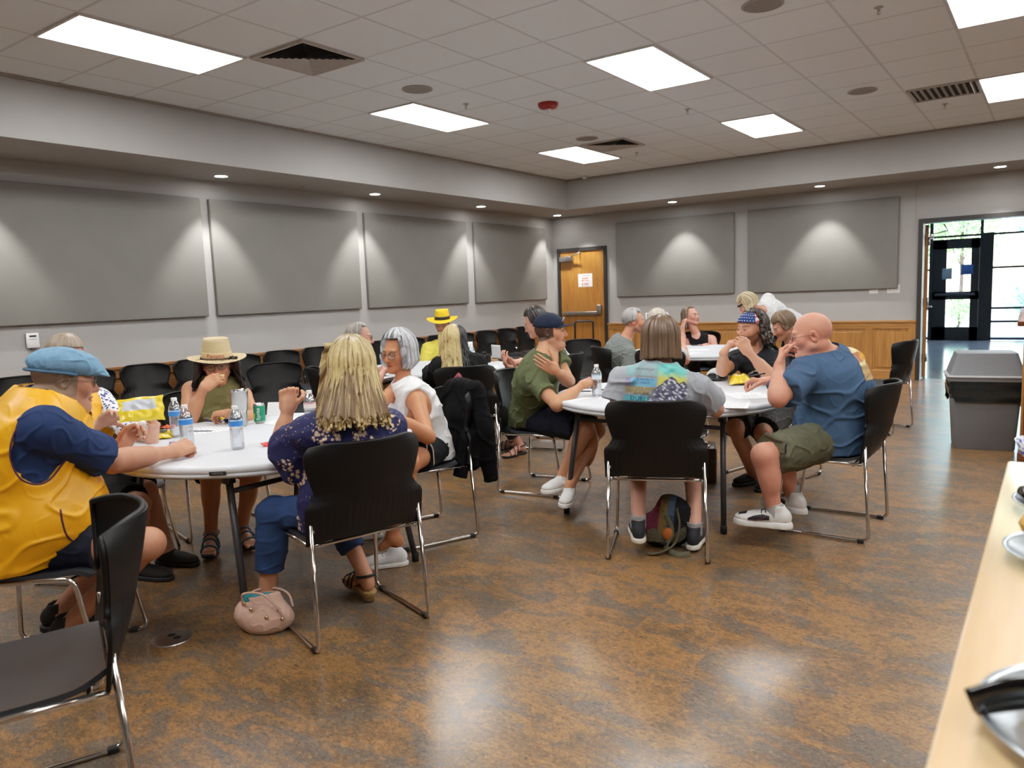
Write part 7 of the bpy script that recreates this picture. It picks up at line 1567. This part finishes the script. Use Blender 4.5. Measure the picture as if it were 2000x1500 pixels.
MB().tube(curve_pts([(-.10, .0, -.018), (-.05, 0, .0), (.05, 0, .008), (.16, 0, -.004)], 24), .015, 12, flat=.45).build('arm', TG, tg); MB().tube(curve_pts([(-.09, .012, -.03), (0, .016, -.012), (.08, .016, -.010), (.16, .004, -.012)], 24), .012, 12, flat=.45).build('arm', TG, tg)
bt = thing('food_tray', 'small black tray on the third plate along the counter', 'tray', (7.665, 1.985, CZ+.006), .3); MB().box((0, 0, .022), (.15, .09, .042), bev=.012).build('tray_body', TG, bt); MB().box((0, 0, .043), (.12, .06, .004), bev=.001).build('tray_well', simple('tray_dark', rgb(28, 24, 22), .5), bt)
bw = thing('patterned_bowl', 'blue and white patterned bowl at the far end of the counter', 'bowl', (7.66, 2.42, CZ)); MB().lathe([(0, 0), (.04, 0), (.05, .006), (.085, .04), (.098, .075), (.094, .075), (.08, .042), (.045, .012), (0, .010)], 44).build('bowl', floral('delft_print', rgb(222, 226, 236), (rgb(50, 60, 140), rgb(70, 84, 160), rgb(40, 50, 120)), 40, 70, .95, .5), bw); MB().lathe([(.096, .0755), (.099, .0765), (.098, .0745)], 44, capb=False, capt=False).build('white_rim', WHITE, bw)
# ================================================================== LIGHTS, CEILING FITTINGS, CAMERA
PANEL = emit('light_diffuser', (1.0, .985, .96), 15.0)
LFR = simple('light_trim', rgb(205, 205, 205), .5)
def make_light(label):
    t = thing('ceiling_light', label, 'light', (0, 0, 0), 0, 'fluorescent panels in the tiled ceiling')
    MB().box((-.299, 0, -.006), (.02, 1.22, .014)).box((.299, 0, -.006), (.02, 1.22, .014)).box((0, .60, -.006), (.6, .02, .014)).box((0, -.60, -.006), (.6, .02, .014)).build('light_frame', LFR, t, smooth=False)
    MB().box((0, 0, -.004), (.578, 1.18, .006)).build('diffuser', PANEL, t, smooth=False)
    return t
L0 = None
names = {(0, 1): 'bright ceiling light panel beside the near square vent, above the left table', (0, 2): 'bright ceiling light panel next to the round speaker near the left soffit', (0, 3): 'bright ceiling light panel in the far left corner near small vent',
         (1, 2): 'bright ceiling light panel above the round tables, mid ceiling', (1, 3): 'bright ceiling light panel in the far middle of the ceiling', (2, 2): 'bright ceiling light panel cut by the top right of the view', (2, 3): 'bright ceiling light panel above the lobby door, beside slatted vent'}
for i, x in enumerate((2.305, 4.775, 7.26, 9.75)):
    for j, y in enumerate((.06, 3.11, 6.16, 9.19)):
        lab = names.get((i, j), 'bright ceiling light panel out of view overhead')
        if L0 is None: L0 = make_light(lab); L0.location = (x, y, H)
        else: dup(L0, (x, y, H), 0, lab)
# recessed wall washers in the soffits
DISC = emit('downlight_lamp', (1, .97, .92), 40)
def downlight(x, y, label):
    t = thing('downlight', label, 'light', (x, y, SB), 0, 'recessed downlights in the soffit')
    MB().lathe([(.062, -.001), (.078, -.002), (.082, -.006), (.080, -.009), (.064, -.006)], 28, capb=False, capt=False).build('trim_ring', WHITE, t)
    MB().lathe([(0, -.004), (.063, -.004)], 28, capb=False, capt=False).build('lamp', DISC, t)
    return t
def spot(x, y, tx, ty, e=75):
    l = bpy.data.lights.new('downlight_beam', 'SPOT'); l.energy = e; l.spot_size = rad(74); l.spot_blend = .55; l.shadow_soft_size = .035; l.color = (1, .965, .91)
    o = bpy.data.objects.new('downlight_beam', l); COL.objects.link(o); o.location = (x, y, SB-.02)
    o.rotation_euler = Vector((tx-x, ty-y, -1.0)).to_track_quat('-Z', 'Y').to_euler()
for y, l in ((2.65, None), (4.95, 'recessed downlight over the gap between first and second left wall panels'), (7.20, 'recessed downlight over the gap between second and third left wall panels'), (9.45, 'recessed downlight over the gap before the last left wall panel'), (11.65, 'recessed downlight in the far corner of the soffit by the oak door')):
    if l: downlight(.37, y, l)
    spot(.37, y, .30, y)
for x, l in ((.75, None), (2.62, 'recessed downlight above the first back wall panel'), (4.85, 'recessed downlight above the second back wall panel'), (7.0, 'recessed downlight above the lobby opening'), (9.2, None)):
    if l: downlight(x, 11.5, l)
    spot(x, 11.62, x, 11.72)
# vents, speakers, sprinklers
VENT = simple('vent_white_metal', rgb(176, 170, 163), .5); VDK = simple('vent_dark', rgb(30, 28, 27), .9)
def square_vent(x, y, label):
    t = thing('ceiling_vent', label, 'vent', (x, y, H), 0, 'square air vents in the ceiling')
    MB().box((0, 0, -.002), (.56, .56, .004)).build('backing', VDK, t, smooth=False)
    MB().box((-.292, 0, -.010), (.016, .60, .022)).box((.292, 0, -.010), (.016, .60, .022)).box((0, .292, -.010), (.568, .016, .022)).box((0, -.292, -.010), (.568, .016, .022)).build('vent_frame', VENT, t, smooth=False)
    for k in range(7):
        a = .282-.038*k; b = a-.030
        V = [(a, a, -.020), (-a, a, -.020), (-a, -a, -.020), (a, -a, -.020), (b, b, -.006), (-b, b, -.006), (-b, -b, -.006), (b, -b, -.006)]
        MB().add(V, [(i, (i+1) % 4, (i+1) % 4+4, i+4) for i in range(4)]).build('louvre', VENT, t, smooth=False)
    return t
square_vent(2.94, 4.03, 'square louvred air vent beside the near ceiling light'); square_vent(2.98, 8.85, 'square louvred air vent behind the far left light panel')
rv = thing('ceiling_vent', 'slatted rectangular air vent near the top right light panels', 'vent', (6.66, 8.87, H), 0, 'square air vents in the ceiling')
MB().box((0, 0, -.003), (.56, .58, .004)).build('backing', VDK, rv, smooth=False)
MB().box((-.29, 0, -.008), (.03, .6, .016)).box((.29, 0, -.008), (.03, .6, .016)).box((0, .29, -.008), (.6, .03, .016)).box((0, -.29, -.008), (.6, .03, .016)).build('vent_frame', VENT, rv, smooth=False)
for k in range(9): MB().box((-.24+.06*k, 0, -.012), (.004, .56, .028), np.array(Matrix.Rotation(rad(35), 3, 'Y'))).build('slat', VENT, rv, smooth=False)
SPK = simple('speaker_grille', rgb(140, 134, 128), .6, bmp=.5, bscale=1500)
for x, y, l in ((2.94, 5.25, 'round ceiling speaker between two light panels above the silver-haired woman'), (5.98, 5.30, 'round ceiling speaker cut by the top edge of the view'), (6.02, 8.27, 'round ceiling speaker left of the slatted vent'), (2.93, 8.28, 'round ceiling speaker beside the far square vent')):
    t = thing('ceiling_speaker', l, 'speaker', (x, y, H), 0, 'round ceiling speakers')
    MB().lathe([(.125, 0), (.135, -.002), (.137, -.007), (.127, -.010), (.122, -.008)], 40, capb=False, capt=False).build('trim_ring', simple('speaker_rim', rgb(172, 166, 160), .5), t)
    MB().lathe([(0, -.010), (.08, -.009), (.123, -.007)], 40, capb=False, capt=False).build('grille', SPK, t)
for x, y, z, l in ((2.92, 5.96, H, 'small sprinkler head beside the round speaker, left ceiling'), (6.58, 5.89, H, 'small sprinkler head near the top right light panel'), (6.59, 9.53, H, 'small sprinkler head in front of the slatted vent'), (2.93, 9.62, H, 'small sprinkler head past the far left light panel'), (4.44, 7.74, H, 'small sprinkler head between the two middle light panels'), (.356, 6.05, SB, 'small sprinkler head in the left soffit between two downlights')):
    t = thing('sprinkler_head', l, 'sprinkler', (x, y, z), 0, 'fire sprinkler heads')
    MB().lathe([(.03, 0), (.03, -.004), (.012, -.006), (.010, -.02), (.006, -.03)], 16, capb=False).build('fitting', VENT, t)
    MB().lathe([(0, -.045), (.016, -.045), (.016, -.047), (0, -.048)], 12).tube([(-.008, 0, -.02), (-.01, 0, -.035), (0, 0, -.046)], .002, 5).tube([(.008, 0, -.02), (.01, 0, -.035), (0, 0, -.046)], .002, 5).build('deflector', STEEL, t)
al = thing('fire_alarm_strobe', 'red round fire alarm strobe on the ceiling', 'alarm', (3.51, 6.51, H))
MB().lathe([(.10, 0), (.10, -.02), (.085, -.045), (.05, -.055), (0, -.056)], 32, capb=False).build('housing', simple('alarm_red', rgb(150, 20, 24), .35), al)
MB().box((0, 0, -.068), (.06, .045, .03), bev=.008).build('strobe_lens', simple('strobe_clear', rgb(225, 222, 220), .15), al)
dm = thing('motion_sensor', 'small white sensor on the ceiling above the far corner', 'sensor', (1.38, 10.9, H))
MB().lathe([(.045, 0), (.045, -.02), (.03, -.045), (0, -.052)], 20, capb=False).build('dome', WHITE, dm)
MB().lathe([(.05, 0), (.05, -.008)], 20).build('base_ring', VENT, dm)
# ---- world, sun outside, camera
w = bpy.data.worlds.new('sky'); SC.world = w; w.use_nodes = True; nt = w.node_tree; nt.nodes.clear()
o = nt.nodes.new('ShaderNodeOutputWorld'); bg = nt.nodes.new('ShaderNodeBackground'); sk = nt.nodes.new('ShaderNodeTexSky')
sk.sky_type = 'NISHITA'; sk.sun_disc = False; sk.sun_elevation = rad(50); sk.sun_rotation = rad(40)
bg.inputs[1].default_value = 1.3; nt.links.new(sk.outputs[0], bg.inputs[0]); nt.links.new(bg.outputs[0], o.inputs[0])
sun = bpy.data.lights.new('sun', 'SUN'); sun.energy = 16; sun.angle = .01; so = bpy.data.objects.new('sun', sun); COL.objects.link(so)
so.rotation_euler = Vector((.25, .35, -1)).to_track_quat('-Z', 'Y').to_euler(); so.location = (6, 26, 12)
cam = bpy.data.cameras.new('camera'); co = bpy.data.objects.new('camera', cam); COL.objects.link(co)
yaw, pit, rol, fpx = rad(35.7687), rad(6.75747), rad(-2.12351), 1480.17
Fw = np.array([-math.sin(yaw)*math.cos(pit), math.cos(yaw)*math.cos(pit), -math.sin(pit)]); Rt = np.array([math.cos(yaw), math.sin(yaw), 0]); Up = np.cross(Rt, Fw)
R2 = math.cos(rol)*Rt+math.sin(rol)*Up; U2 = -math.sin(rol)*Rt+math.cos(rol)*Up
co.matrix_world = Matrix(((R2[0], U2[0], -Fw[0], 7.64), (R2[1], U2[1], -Fw[1], 0), (R2[2], U2[2], -Fw[2], 1.425), (0, 0, 0, 1)))
cam.sensor_width = 36; cam.lens = fpx/2000*36; cam.clip_start = .05; cam.clip_end = 200
cam.dof.use_dof = True; cam.dof.focus_distance = 4.2; cam.dof.aperture_fstop = 3.6
SC.camera = co
SC.view_settings.view_transform = 'Standard'; SC.view_settings.exposure = .12
SC.view_settings.use_curve_mapping = True; _cm = SC.view_settings.curve_mapping; _c = _cm.curves[3]
_c.points.new(.10, .15); _c.points.new(.30, .41); _c.points.new(.7, .76); _cm.update()
SC.cycles.use_denoising = True; SC.cycles.adaptive_threshold = .02; SC.cycles.max_bounces = 8; SC.cycles.diffuse_bounces = 6; SC.cycles.transparent_max_bounces = 16; SC.cycles.sample_clamp_indirect = 6
SC.cycles.caustics_reflective = False; SC.cycles.caustics_refractive = False
